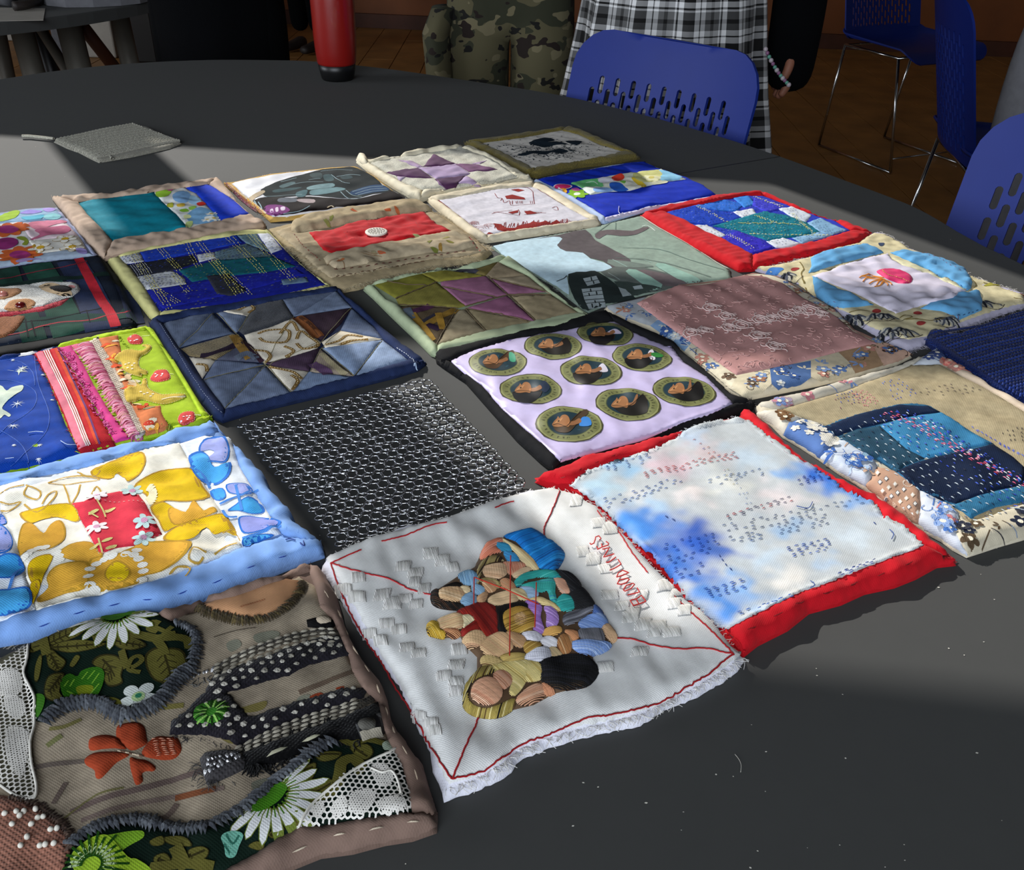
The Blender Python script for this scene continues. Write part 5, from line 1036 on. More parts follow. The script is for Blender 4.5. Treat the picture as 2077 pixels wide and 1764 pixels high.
def rose(c, R, col):
    w = q.xy(np.atleast_2d(c))[0]; th = np.linspace(0, 4.6 * PI, 30); r = R * (1 - th / th[-1] * .8) * (1 + .08 * np.sin(5 * th)); q.cord(np.c_[w[0] + r * np.cos(th), w[1] + r * np.sin(th)], .0006, col, 'lace_roses', world=True, sm=0, dz=.0008)
    for k in range(5):
        a = k * 1.26 + .4; e = w + R * 1.05 * np.array([math.cos(a), math.sin(a)]); t2 = np.linspace(0, 4, 7) + a; q.cord(np.c_[e[0] + R * .32 * np.cos(t2), e[1] + R * .32 * np.sin(t2)], .0005, col, 'lace_roses', world=True, sm=0, dz=.0005)
for x, y, R in ((755, 248, .010), (845, 298, .009), (935, 350, .011), (1035, 412, .011), (1130, 475, .010), (640, 392, .009), (720, 378, .008), (860, 365, .009), (1040, 318, .009), (1110, 310, .008), (1195, 288, .010), (1330, 265, .011), (1270, 262, .008), (1400, 282, .007)): rose(V('c3', f'{x},{y}')[0], R, '#d2b9b4')
q.done()
def bind(q, k, sides, col, puff=.003, mat='cotton_soft', wr=(.0007, .02), **kw):
    for p in sides: q.piece('binding', V(k, p), col, puff=puff, w=.006, mat=mat, wr=wr, **kw)
# ------------------------------------------------------------------ boro square, yellow binding
q = Quilt('textile_square', 'dark blue and teal stitched patchwork square with a thin pale yellow border',
    V('217,527 300,504 400,484 470,471 530,467 550,473 580,508 620,545 675,583 640,590 560,605 450,626 320,653 302,640 270,600 240,560'), T=.008, wr=(.0005, .05), seed=91)
q.backing('#c2bd78', 'cotton_soft', name='binding_base')
q.piece('panel', V('241,522 300,508 400,488 500,474 548,474 590,518 662,578 560,600 445,620 325,634 298,590 266,545'), '#18228a', puff=.001, w=.006, mat='cotton', wr=(.0004, .012), label='deep blue stitched panel')
for p, c in (('241,522 262,516 283,512 293,530 256,536', '#c9cbd2'), ('284,512 340,500 400,488 455,478 480,478 492,492 420,508 296,532', '#1f3fb0'), ('258,538 296,532 390,518 402,532 362,546 276,562', '#22242e'), ('400,517 435,511 438,523 404,532', '#c6c8cf'), ('436,511 500,494 545,514 552,520 440,538', '#5d7480'), ('480,478 520,474 548,512 500,494', '#69828c'),
             ('522,474 548,474 572,506 550,514', '#c3c6cf'), ('362,548 438,528 552,520 600,540 540,552 460,560 390,572', '#125660'), ('275,562 350,549 375,565 378,576 300,588 288,584', '#bfc2c6'), ('290,590 378,577 420,570 600,545 618,556 500,590 330,626', '#1c2496'), ('418,560 462,556 500,590 470,600 440,596', '#2b2d36'), ('570,567 620,562 626,572 574,578', '#5c7286')):
    q.piece('patch', V(p), c, puff=.0005, w=.003, lift=.0003, wr=(.0002, .01))
YS = ['#cfc45a', '#e0d98a', '#b7b040']; BS = ['#0e1442', '#2a3a8e', '#4a5a70']
q.rows(np.array([(243, 522), (545, 474), (660, 578), (325, 634)]), 26, ['#101a52', '#2a3c96', '#6b7040', '#0c1030'], L=.003, gap=.002, r=.0003, skip=.35)
for a, b in (((262, 516), (340, 634)), ((318, 505), (360, 552)), ((372, 494), (400, 545)), ((395, 490), (478, 600)), ((455, 480), (530, 556)), ((500, 476), (590, 570)), ((345, 555), (380, 595)), ((300, 580), (360, 620)), ((420, 520), (500, 600))):
    for o in range(3): q.run(np.array([(a[0] + o * 6, a[1] - o), (b[0] + o * 6, b[1] - o)]), YS, L=.003, gap=.0018, r=.0004, skip=.15)
for quad in ('243,524 284,514 294,530 258,536', '276,562 350,549 376,574 300,586', '436,511 500,496 548,516 440,536'): q.rows(V(quad), 7, ['#14161e', '#2a2d3a'], L=.0024, gap=.0018, r=.0003)
q.rows(V('262,540 296,533 312,556 278,562'), 7, ['#b9bcc6'], along=1, L=.002, gap=.0014, r=.0003)
bind(q, 'p', ('217,527 300,504 400,484 470,471 530,467 548,473 500,475 400,489 300,508 241,522', '530,467 552,472 580,508 620,545 675,583 661,578 590,518 548,474', '675,583 640,590 560,605 450,626 320,653 325,634 445,620 560,600 661,578', '320,653 302,640 270,600 240,560 217,527 241,522 266,545 298,590 325,634'), '#cdc888', puff=.0025)
q.done()

# ------------------------------------------------------------------ tartan dog
q = Quilt('textile_square', 'dark tartan square with a brown and white felt dog head, on black backing',
    V('-130,560 0,545 120,530 205,517 240,560 262,620 277,668 180,695 0,724 -130,748'), T=.010, wr=(.0006, .05), seed=101)
q.backing('#0a0a0c', 'cotton_soft')
q.piece('tartan', V('c7', '-900,480 0,310 400,250 800,200 1340,130 1400,170 1540,420 1700,640 1800,880 1890,1080 1600,1120 1000,1210 400,1300 0,1370 -900,1520'), '#161e2c', puff=.002, w=.012, mat='twill', wr=(.0008, .03), label='dark green and navy tartan wool')
for p, c, w in (('100,300 200,600 380,1000 480,1300', '#18382f', .022), ('500,240 700,600 850,900 960,1220', '#1b4236', .030), ('980,200 1150,500 1300,800 1400,1150', '#26304c', .030), ('-600,640 0,560 600,470 1500,380', '#142a26', .012), ('-800,1300 0,1150 600,1040 1600,960 1860,940', '#1c3a34', .020),
                ('1700,600 1780,760 1880,1060', '#2a3350', .016)): q.ribbon(V('c7', p), c, w, mat='twill')
for p, c, w in (('1080,165 1200,380 1320,610 1420,780 1520,920 1595,1105', '#b42432', .010), ('-400,540 100,440 500,350 800,300 1110,230 1200,205', '#7a2a36', .0022), ('-700,1330 0,1240 300,1190 500,1120 800,1050 1100,1030 1300,1005 1500,945 1800,900', '#a03a42', .0022),
                ('350,1000 390,1250', '#0a1216', .0014), ('430,1020 490,1240', '#0a1216', .0014), ('1190,880 1240,1050', '#10141c', .001), ('1800,890 1860,1000', '#b23a42', .001), ('-700,1080 400,1040 900,960 1400,850', '#0b1014', .002)): q.ribbon(V('c7', p), c, w, mat='twill')
q.piece('dog_chin', V('c7', '-600,930 -100,900 300,880 600,825 960,705 930,740 850,810 600,890 200,950 0,975 -600,1010'), '#b8404a', puff=.0015, w=.004, mat='wool', label='red felt collar edge')
q.piece('dog_face', V('c7', '-800,640 -400,600 0,583 250,552 500,515 700,492 900,488 1030,500 1082,540 1108,590 1100,620 1060,650 985,700 900,715 600,828 300,882 0,905 -600,930'), '#d2d0ca', puff=.0025, w=.006, mat='wool', wr=(.0006, .012), label='white felt face')
q.piece('dog_patch', V('c7', '-900,650 -400,605 0,590 240,575 300,620 200,680 60,730 -100,720 -500,740'), '#a37550', puff=.0006, w=.003, lift=.0003, mat='wool', sm=2)
q.piece('dog_patch', V('c7', '55,860 100,790 180,735 300,728 420,735 492,770 450,840 380,872 200,888 110,885'), '#b08056', puff=.0006, w=.003, lift=.0003, mat='wool', sm=2)
q.ink(V('c7', '530,560 600,520 720,505 820,530 960,600 990,680 880,690 760,660 620,620'), '#c8ae8c', mat='wool')
q.piece('nose', V('c7', '678,575 740,545 850,535 930,550 988,585 955,622 850,636 740,612'), '#1d1714', puff=.0008, w=.003, lift=.0004, mat='wool', sm=2, label='black felt nose')
q.ink(V('c7', '940,545 1000,535 1040,560 985,580'), '#c98a86', mat='wool')
for x, y in ((600, 560), (640, 545), (670, 535), (620, 545), (800, 655), (860, 668), (890, 655), (930, 660), (880, 680), (950, 672)): q.blob(V('c7', f'{x},{y}')[0], .0016, .001, .4, '#14100e', n=7)
q.piece('ear', V('c7', '-200,1010 0,985 200,965 330,958 340,985 318,1035 230,1150 80,1242 -60,1262 -220,1260'), '#8e5c3c', puff=.002, w=.004, lift=.0006, mat='wool', sm=2, label='brown felt ear')
for x, y, c in ((285, 820, '#5a1010'), (40, 672, '#b8746a')):
    w = q.pt(V('c7', f'{x},{y}')[0]); bm = bmesh.new(); bmesh.ops.create_uvsphere(bm, u_segments=14, v_segments=9, radius=.0052); bmesh.ops.scale(bm, vec=(1, 1, .6), verts=bm.verts)
    me = bpy.data.meshes.new('eye_bead'); bm.to_mesh(me); bm.free(); me.polygons.foreach_set('use_smooth', [True] * len(me.polygons))
    if 'bead_' + c not in MATS: plain('bead_' + c, c, rough=.12, spec=.8)
    me.materials.append(MATS['bead_' + c]); o = bpy.data.objects.new('eye_bead', me); COL.objects.link(o); o.parent = q.root; o.location = tuple(w - q.c + (0, 0, .001)); o['label'] = 'glossy red bead eye' if x > 100 else 'pink bead eye'
q.run(V('c7', '-100,900 300,885 600,832 960,708'), '#8a2430', L=.002, gap=.003, r=.0003); q.fray(V('c7', '1890,1080 1600,1120 1000,1210 400,1300 0,1370'), '#30404a', 120, .002, out=-1)
q.done()

# ------------------------------------------------------------------ pastel flowers at the left edge
q = Quilt('textile_square', 'pastel flower print square cut off by the left edge, above the tartan dog',
    V('a5', '-420,330 0,265 200,235 400,225 445,240 560,370 650,480 740,590 600,602 300,640 0,682 -420,750'), T=.008, wr=(.0005, .05), seed=111)
q.backing('#8d94b4', 'cotton_soft', name='binding_base')
for p, c in (('-400,345 0,280 200,245 400,232 430,250 480,300 200,335 0,345 -400,400', '#8fb0cc'), ('-400,400 0,350 150,335 200,345 290,570 0,615 -400,680', '#e3dede'), ('155,345 330,330 480,325 545,395 590,440 260,475 215,440', '#dcc8ce'), ('215,478 590,440 620,480 660,560 500,545 300,575', '#e0ddd4'), ('-400,690 0,620 280,578 500,548 660,562 700,585 300,630 0,672 -400,740', '#a8b8cc')):
    q.piece('patch', V('a5', p), c, puff=.001, w=.005, wr=(.0004, .02))
I5 = lambda p, c, **k: q.ink(V('a5', p), c, **k)
I5('0,330 0,290 100,250 150,255 120,300 40,325', '#9cbc34'); I5('150,270 220,245 320,255 240,275', '#9a8cd8'); I5('160,300 240,290 330,280 310,310 200,320', '#5ab2cc'); I5('330,290 400,270 460,290 430,315 350,315', '#8cc8cf'); I5('320,240 390,230 420,245 360,260', '#b09ae0')
for cx, cy in ((65, 395), (155, 585)): q.petals(V('a5', f'{cx},{cy}')[0], .026, 9, '#c8602e', None, wid=.25); I5(f'{cx-85},{cy} {cx-40},{cy-28} {cx+30},{cy-28} {cx+80},{cy} {cx+30},{cy+26} {cx-50},{cy+26}', '#9a3270')
I5('-30,490 0,465 60,455 120,465 135,500 80,535 0,545', '#8c2c6c'); I5('125,450 180,445 215,480 200,510 165,505 185,480 150,470', '#8c9a34')
I5('215,345 330,330 480,325 500,340 430,350 300,390 250,385', '#cf7c94'); I5('260,400 330,380 420,370 500,365 535,395 480,425 400,430 340,440 250,470 230,465 300,430', '#c46c8a')
for cx, cy in ((490, 465), (545, 522), (305, 530)): q.petals(V('a5', f'{cx},{cy}')[0], .014, 5, '#ece8dc', '#cfa42e', wid=.3, line='#a8842e', cr=.32)
I5('570,540 620,535 660,560 640,580 590,570', '#8d80b8'); I5('120,630 200,610 320,620 260,640 150,648', '#9c86b4')
bind(q, 'a5', ('400,225 445,240 560,370 650,480 740,590 700,592 640,500 540,370 430,250',), '#9aa0bc', puff=.002)
q.done()

# ------------------------------------------------------------------ teal with beige border
q = Quilt('textile_square', 'square with a plain teal panel, a flower strip and a royal blue strip, beige border',
    V('a5', '388,145 440,142 520,150 600,136 700,132 800,140 900,118 1000,100 1150,75 1290,70 1400,50 1520,32 1640,10 1665,40 1720,100 1800,200 1900,290 2000,350 1990,375 1900,400 1600,450 1200,540 980,585 780,612 755,600 740,570 600,420 500,290 430,200'), T=.009, wr=(.0008, .04), seed=121, lift=.001)
q.backing('#a68f7c', 'cotton_soft', name='binding_base')
q.piece('patch', V('a5', '590,190 700,165 860,150 1000,132 1160,115 1220,180 1330,280 1420,385 1250,420 1100,440 850,480 760,380 660,280'), '#0c8296', puff=.0015, w=.008, wr=(.0010, .03), ang=.5, label='plain teal cotton patch')
q.piece('patch', V('a5', '1160,115 1290,95 1390,80 1480,120 1560,210 1660,330 1420,385 1330,280 1220,180'), '#e4e6e2', puff=.0012, w=.006, wr=(.0007, .02), label='white strip with blue and green flowers')
q.piece('patch', V('a5', '1390,78 1470,60 1560,50 1640,90 1760,170 1885,280 1770,305 1660,330 1560,210 1480,120'), '#1a3cc0', puff=.002, w=.008, wr=(.0006, .03), label='royal blue strip')
for p, c in (('1170,115 1230,95 1290,100 1260,140 1190,150', '#9cc83c'), ('1240,88 1310,85 1280,105', '#e06aa0'), ('1300,130 1380,100 1440,140 1400,190 1320,180', '#88b4e0'), ('1440,135 1510,170 1500,210 1420,190', '#a4ccea'), ('1260,200 1300,190 1300,225 1260,222', '#b8b83c'), ('1330,205 1380,195 1390,215 1340,222', '#e4c24a'), ('1480,195 1520,185 1550,200 1520,215 1490,212', '#d83a2e'), ('1350,245 1400,235 1420,255 1370,260', '#8cc23c'), ('1420,225 1470,215 1470,240 1430,245', '#9ccc5a'), ('1430,260 1500,225 1590,250 1650,320 1560,345 1450,350 1400,300', '#82b4dc'), ('1400,340 1450,330 1440,370 1400,378', '#c8dc8c'), ('1540,300 1600,290 1600,320 1550,325', '#eef0ea'), ('1380,290 1420,280 1440,300 1400,315', '#d8dca0')): q.ink(V('a5', p), c)
for x, y in ((1590, 275), (1560, 320), (1610, 310)): q.petals(V('a5', f'{x},{y}')[0], .008, 6, '#f2f2ea', '#dcc05a', wid=.25)
bind(q, 'a5', ('388,145 520,150 700,132 800,140 1000,100 1150,75 1400,50 1640,10 1600,45 1390,78 1160,113 860,148 700,165 585,188', '1640,10 1665,40 1720,100 1800,200 1900,290 2000,350 1890,285 1760,172 1640,92 1570,50', '2000,350 1990,375 1900,400 1600,450 1200,540 980,585 780,612 850,482 1100,442 1420,388 1660,333 1885,285', '780,612 740,570 600,420 500,290 388,145 590,190 660,280 760,380 848,480'), '#b8a08c', puff=.004, wr=(.0011, .02))
q.done()

# ------------------------------------------------------------------ printed photograph, black and white
q = Quilt('textile_square', 'glossy square printed with a dark machine-like shape on white, with a small purple label',
    V('a6', '50,490 130,480 260,450 400,420 560,405 700,390 850,372 1000,365 1050,362 1200,440 1300,520 1400,600 1450,622 1300,650 1000,690 750,722 560,750 400,765 350,720 200,600'), T=.009, wr=(.0006, .05), seed=131)
q.backing('#c9a45c', 'linen', name='border')
q.piece('panel', V('a6', '110,495 260,460 420,430 700,398 1000,372 1060,380 1200,460 1300,540 1420,612 1200,640 900,690 700,712 520,740 420,740 330,690 230,610'), '#dcdde4', puff=.003, w=.012, mat='satin', wr=(.0006, .04), label='white satin printed panel')
for p, c in (('330,540 480,470 620,430 760,395 900,378 1040,375 1180,440 1260,520 1320,550 1180,570 1060,600 900,600 700,580 560,590 400,600', '#1a2326'), ('250,640 330,600 420,595 560,600 700,590 900,605 1060,605 1200,575 1330,552 1410,605 1150,645 900,690 700,708 520,735 440,730 340,690', '#171012'), ('350,700 380,655 480,655 550,690 500,720 410,735', '#7a3a78'), ('230,640 250,590 340,545 360,560 280,610 262,650', '#b9a88e')): q.ink(V('a6', p), c)
for p, c in (('460,610 510,600 600,605 590,630 470,632', '#6b7078'), ('610,610 730,612 725,640 620,630', '#a99a9c'), ('700,420 780,410 790,450 720,450', '#38474a'), ('800,430 860,425 880,470 820,475', '#40565a'), ('680,520 760,500 870,490 880,515 780,530 690,540', '#7b979c'), ('700,550 760,535 900,520 970,535 880,560 720,580', '#6b8a90'), ('470,510 560,480 590,490 500,525', '#546a6e'), ('420,545 500,530 640,520 560,545 440,560', '#3c5256'), ('600,560 680,540 660,590 600,590', '#4f6c72'),
             ('1000,560 1100,520 1200,500 1260,510 1300,540 1180,560 1060,580', '#2c4668'), ('930,440 1000,430 1020,450 950,460', '#38484c'), ('400,690 420,682 425,705 405,710', '#dccadc'), ('440,678 460,672 462,700 444,705', '#dccadc'), ('480,672 510,668 512,690 484,695', '#dccadc')): q.ink(V('a6', p), c)
for p in ('930,555 980,600 1030,610 1080,600', '970,545 1020,580 1090,590', '1020,555 1140,520 1250,512', '1040,570 1160,535 1280,530', '1060,580 1180,550 1290,545', '690,465 780,455', '900,440 1000,425 1080,430', '480,480 600,450', '350,590 480,585 640,575', '860,425 940,480 1000,490', '500,720 620,700 700,660', '310,630 330,660 340,690', '280,620 300,655 310,690', '780,400 900,388 1020,392', '560,500 680,480 800,480'): q.ribbon(V('a6', p), '#8fa6ae', .0012)
for p, c in (('50,490 110,495 230,610 330,700 400,765 300,690 150,580', '#c79a4e'), ('75,500 110,520 200,610 300,700 270,690 160,600', '#7c3a58')): q.ink(V('a6', p), c, bucket='border_print')
for k in range(6): q.ribbon(V('a6', f'{60+k*8},{492+k*2} {180+k*8},{590+k*2} {330+k*8},{708+k*2}'), random.choice(['#d8a84c', '#6a2c50', '#c8b8a0', '#a86a4a']), .0016, bucket='border_print')
q.fray(V('a6', '50,490 200,600 350,720 400,765'), '#cfc0a4', 60, .004, out=-1); q.fray(V('a6', '50,490 400,420 700,390 1000,365'), '#d8c8e0', 60, .002)
q.cord(V('a6', '830,675 860,660 880,672'), .0008, '#d6c4a8', bucket='toggle')
q.done()

# ------------------------------------------------------------------ red panel with the button
q = Quilt('textile_square', 'beige linen square with a quilted red panel and one spotted round button',
    V('a6', '370,835 560,790 700,740 1100,680 1550,632 1640,700 1760,770 1900,860 2070,1000 2000,1060 1800,1085 1600,1120 1250,1210 1060,1270 950,1290 870,1260 760,1190 600,1020 450,900'), T=.010, wr=(.0009, .04), seed=141, jag=.0006)
q.backing('#a59474', 'linen', name='backing')
q.piece('cloth', V('a6', '440,850 600,800 700,760 1100,700 1550,650 1640,720 1760,790 1900,880 2030,1000 1900,1030 1600,1060 1300,1120 1000,1180 860,1200 740,1120 600,980'), '#a8987c', puff=.002, w=.01, mat='linen', wr=(.0010, .02), jag=.0008, label='faded floral linen')
q.piece('rolled_edge', V('a6', '560,850 560,810 640,770 800,735 1000,700 1250,660 1480,635 1560,660 1620,700 1500,715 1250,745 1000,790 800,830 600,865'), '#ab9a7c', puff=.008, w=.011, mat='linen', wr=(.0006, .03), label='rolled over linen edge')
q.piece('red_panel', V('a6', '695,860 850,845 950,815 1050,780 1200,760 1400,725 1560,710 1600,750 1650,800 1700,815 1760,850 1600,885 1450,900 1300,940 1100,980 880,1025 800,990 740,920'), '#b3141c', puff=.002, w=.006, mat='cotton_soft', wr=(.0008, .014), jag=.0003, label='red cotton panel quilted in blocks')
for p in ('740,905 1000,855 1240,810 1650,790', '800,960 1000,915 1250,880 1500,840 1700,820', '870,850 890,880 910,885', '1130,785 1150,820', '1230,765 1250,805', '1430,730 1440,765', '960,860 990,910', '1480,765 1520,830', '1070,905 1090,950', '800,905 840,960', '1350,870 1380,910'): q.run(V('a6', p), '#6a0a10', L=.0028, gap=.001, r=.0004, arch=-.0003)
q.piece('linen_roll', V('a6', '800,1050 880,1025 1100,985 1300,945 1500,905 1700,868 1800,865 1900,900 1950,960 1800,1000 1600,1010 1300,1060 1100,1100 900,1130 830,1100'), '#a99a80', puff=.005, w=.010, mat='linen', wr=(.0008, .02), label='padded linen fold with faded print')
for x, y, c in ((1600, 930, '#7c7a3e'), (1680, 960, '#8a6a30'), (1640, 990, '#6f7434'), (1720, 900, '#8c8448'), (1240, 1010, '#b0583a'), (1180, 1010, '#8f8466'), (860, 750, '#7f8040'), (1030, 695, '#b85a34'), (1280, 690, '#b85a34'), (1350, 685, '#c06a40'), (930, 1070, '#a0603a'), (1500, 880, '#9a9c6a'), (830, 780, '#8a8a4a'), (1750, 930, '#77722f')): q.blob(V('a6', f'{x},{y}')[0], .005, .0026, q.rs.uniform(0, 3), c, n=9, wob=.35)
for p in ('1100,1000 1180,1020 1250,1005', '1080,1010 1160,1030 1240,1040', '830,1110 850,1080 900,1060', '900,1060 950,1080 960,1130'): q.ribbon(V('a6', p), '#8a6a4a', .0008)
q.run(V('a6', '580,870 640,950 720,1020 800,1090'), '#8c2a2a', L=.003, gap=.003, r=.0005); q.run(V('a6', '860,1140 1000,1130 1180,1105 1400,1070 1650,1030 1880,1000'), '#5a2420', L=.005, gap=.004, r=.0007); q.run(V('a6', '880,1190 1000,1175 1300,1120 1600,1070'), '#5a3a28', L=.006, gap=.001, r=.0006)
q.run(V('a6', '1900,900 1940,960 1990,1010'), '#a82a30', L=.003, gap=.003, r=.0006)
w = q.pt(V('a6', '1200,868')[0]); bt = lathe('button', [(.0005, 0), (.0125, 0), (.0135, .0008), (.0135, .002), (.0125, .0026), (.009, .0022), (.0005, .0022)], 'dust', q.root, 26); bt.location = tuple(w - q.c + (0, 0, .001)); bt['label'] = 'cream button spotted with dark dots'
dv, df = [], []
for ring_, nn_ in ((.003, 6), (.0062, 11), (.0094, 16)):
    for k in range(nn_):
        a = 2 * PI * k / nn_ + ring_ * 50; n0 = len(dv)
        for m in range(6): dv.append((ring_ * math.cos(a) + .0011 * math.cos(m * 1.047), ring_ * math.sin(a) + .0011 * math.sin(m * 1.047), .0029))
        df.append(tuple(range(n0, n0 + 6)))
plain('dot_brown', '#3a2a20', rough=.6); mesh_obj('button_dots', dv, df, 'dot_brown', bt)['kind'] = 'stuff'
for side in ('370,835 450,900 600,1020 760,1190 870,1260', '870,1260 950,1290 1250,1210 1600,1120 2000,1060', '1640,700 1760,770 1900,860 2070,1000'): q.fray(V('a6', side), '#b5a788', 150, .006, r=.00025, out=-1 if side[0] != '1' else 1)
q.fray(V('a6', '560,960 640,1010 720,1090 800,1160'), '#b8aa8c', 90, .008, out=-1); q.fray(V('a6', '860,1180 1100,1150 1400,1090 1700,1050 1950,1030'), '#c2b496', 160, .005, out=-1)
q.done()

# ------------------------------------------------------------------ purple star
q = Quilt('textile_square', 'cream velvet square with a purple and lilac pieced star',
    V('a2', '362,965 385,940 432,955 440,970 600,950 700,928 800,905 900,893 1000,885 1030,880 1150,930 1300,1010 1400,1055 1430,1080 1330,1090 1130,1130 900,1160 745,1205 680,1180 560,1110 450,1040'), T=.010, wr=(.0006, .05), seed=151)
q.backing('#cfc8b0', 'cotton_soft', name='binding_base')
q.piece('panel', V('a2', '440,985 560,955 800,915 1000,890 1150,945 1260,1010 1335,1068 1130,1115 900,1140 760,1150 650,1110 540,1045'), '#c6c3b4', puff=.004, w=.012, mat='wool', wr=(.0010, .025), label='cream velvet ground')
for p, c in (('765,1005 830,930 960,985 890,1000', '#563354'), ('620,965 700,970 770,1005 735,1010', '#a08aa4'), ('545,1040 735,1010 830,1075 700,1070 610,1060', '#502e50'), ('740,1012 890,998 960,985 1050,1045 1020,1058 845,1078', '#a48fb0'), ('960,985 1080,990 1215,1020 1160,1030 1040,1035', '#6b4566'), ('1060,985 1150,965 1110,992', '#9a86a0'), ('835,1080 1020,1058 960,1130 905,1132', '#4a2a4a'), ('1025,1060 1115,1112 980,1100', '#a893b4'), ('610,1062 660,1065 620,1100', '#b0a0b8'), ('850,1085 905,1132 860,1110', '#7b5a80')):
    q.piece('patch', V('a2', p), c, puff=.0012, w=.004, mat='cotton_soft', wr=(.0003, .02))
bind(q, 'a2', ('362,965 440,970 600,950 800,905 1030,880 1000,890 800,918 560,957 440,985', '1030,880 1150,930 1300,1010 1430,1080 1335,1070 1260,1010 1150,945 1000,890', '1430,1080 1330,1090 1130,1130 900,1160 745,1205 760,1152 900,1142 1130,1117 1335,1070', '745,1205 680,1180 560,1110 450,1040 362,965 440,985 540,1045 650,1110 760,1152'), '#d8cfb6', puff=.004)
q.piece('corner_fold', V('a2', '362,965 385,938 425,950 432,978 405,985'), '#dcd3bb', puff=.006, w=.006, sm=2)
q.done()

# ------------------------------------------------------------------ ink splatter
q = Quilt('textile_square', 'farthest square, off-white with dark ink splashes and an olive velvet border',
    V('a2', '1010,855 1150,838 1300,820 1500,790 1640,768 1720,790 1900,870 2000,920 2077,945 1900,980 1700,1000 1450,1060 1380,1050 1250,980 1130,920'), T=.009, wr=(.0005, .05), seed=161)
q.backing('#5f552c', 'wool', name='border_base')
q.piece('panel', V('a2', '1110,862 1350,832 1500,806 1600,785 1700,810 1850,878 1975,915 1800,960 1600,992 1440,1020 1300,950'), '#cfcac2', puff=.001, w=.006, wr=(.0005, .03), label='off-white cotton with ink splashes')
for p in ('1400,862 1450,845 1520,855 1570,852 1640,868 1570,872 1500,888 1450,878', '1330,935 1380,918 1440,908 1520,910 1590,895 1640,912 1590,924 1540,918 1500,932 1430,924 1380,938', '1420,850 1500,830 1560,845 1480,860', '1620,850 1720,850 1690,875'): q.ink(V('a2', p), '#16222c')
for i in range(420):
    w = np.array([1540 + q.rs.normal(0, 150), 900 + q.rs.normal(0, 32)])
    if inside(V('a2', '1110,862 1350,832 1600,785 1850,878 1975,915 1440,1015 1300,950'), V('a2', f'{w[0]},{w[1]}')[:, 0], V('a2', f'{w[0]},{w[1]}')[:, 1])[0]: q.blob(V('a2', f'{w[0]},{w[1]}')[0], q.rs.uniform(.0006, .004), q.rs.uniform(.0005, .0014), q.rs.uniform(0, 3), '#1c2a34', n=6, wob=.4)
for i in range(26):
    a = q.rs.uniform(0, 6.28); c = np.array([1540 + q.rs.uniform(-120, 120), 900 + q.rs.uniform(-20, 20)]); e = c + np.array([math.cos(a) * q.rs.uniform(60, 150), math.sin(a) * q.rs.uniform(20, 60)]); q.ribbon(V('a2', f'{c[0]},{c[1]} {e[0]},{e[1]}'), '#26343c', .0006, sm=0)
bind(q, 'a2', ('1010,855 1300,820 1500,790 1640,768 1600,785 1350,832 1110,862', '1640,768 1720,790 1900,870 2077,945 1975,915 1850,878 1700,810 1600,785', '2077,945 1900,980 1700,1000 1450,1060 1380,1050 1440,1020 1600,992 1800,960 1975,915', '1380,1055 1250,980 1130,920 1010,855 1110,862 1300,950 1440,1020'), '#6b6032', puff=.004, mat='wool', wr=(.0008, .018))
q.done()

# ------------------------------------------------------------------ royal blue with a flower band
q = Quilt('textile_square', 'royal blue square crossed by one band of bright flower and dot prints',
    V('a7', '735,425 800,405 950,378 1100,352 1250,322 1400,300 1500,295 1600,340 1780,400 1900,455 2005,530 1900,555 1700,590 1500,625 1230,705 1200,702 1050,600 900,520'), T=.008, wr=(.0005, .05), seed=171)
q.backing('#a9bcdc', 'cotton_soft', name='binding_base')
q.piece('panel', V('a7', '770,418 950,382 1100,356 1400,304 1500,298 1600,345 1780,405 1900,458 1990,528 1700,580 1500,612 1232,672 1100,585 930,490'), '#122fae', puff=.002, w=.01, wr=(.0008, .03), label='royal blue cotton ground')
q.piece('band', V('a7', '1000,440 1200,405 1330,380 1420,372 1610,350 1700,380 1780,415 1650,430 1520,460 1400,492 1260,500 1130,520 1060,470'), '#d8dccb', puff=.0012, w=.005, wr=(.0004, .02), label='band of flower prints')
I7 = lambda p, c: q.ink(V('a7', p), c)
for p, c in (('1000,440 1170,412 1215,450 1205,468 1090,478 1050,462', '#6cc07c'), ('1080,475 1200,468 1130,515', '#e8eee4'), ('1190,410 1290,400 1310,430 1200,440', '#e6e6f0'), ('1260,445 1330,440 1390,490 1290,495', '#2a5fc0'), ('1150,480 1240,472 1290,495 1180,505', '#8fb4e6'), ('1275,400 1340,380 1362,400 1340,425 1290,425', '#d8402c'), ('1340,425 1420,405 1500,455 1430,480 1390,490', '#efeedd'), ('1410,405 1450,410 1510,460 1480,470 1430,435', '#e6c83c'), ('1420,378 1600,352 1630,400 1560,430 1470,430', '#c9c884'), ('1600,352 1760,405 1640,430 1600,410 1620,380', '#8cc4e0'), ('1330,430 1370,430 1360,445', '#78b84a'), ('1560,430 1640,425 1650,440 1540,455', '#e8e6c4')): I7(p, c)
q.petals(V('a7', '1545,405')[0], .014, 6, '#e2dfb4', '#c8bc6a'); q.petals(V('a7', '1040,516')[0], .016, 6, '#86b82e', '#e8f0dc', wid=.35); q.blob(V('a7', '940,463')[0], .014, .012, 0, '#e8e0ea'); q.blob(V('a7', '940,463')[0], .012, .010, 0, '#d8306c'); I7('920,482 960,478 970,505 930,510', '#e6a62c'); I7('1000,480 1040,475 1060,492 1020,495', '#c85aa4')
for p in ('1100,440 1150,430 1180,450', '1230,420 1260,412 1290,418'): q.ribbon(V('a7', p), '#e6f0e6', .0012)
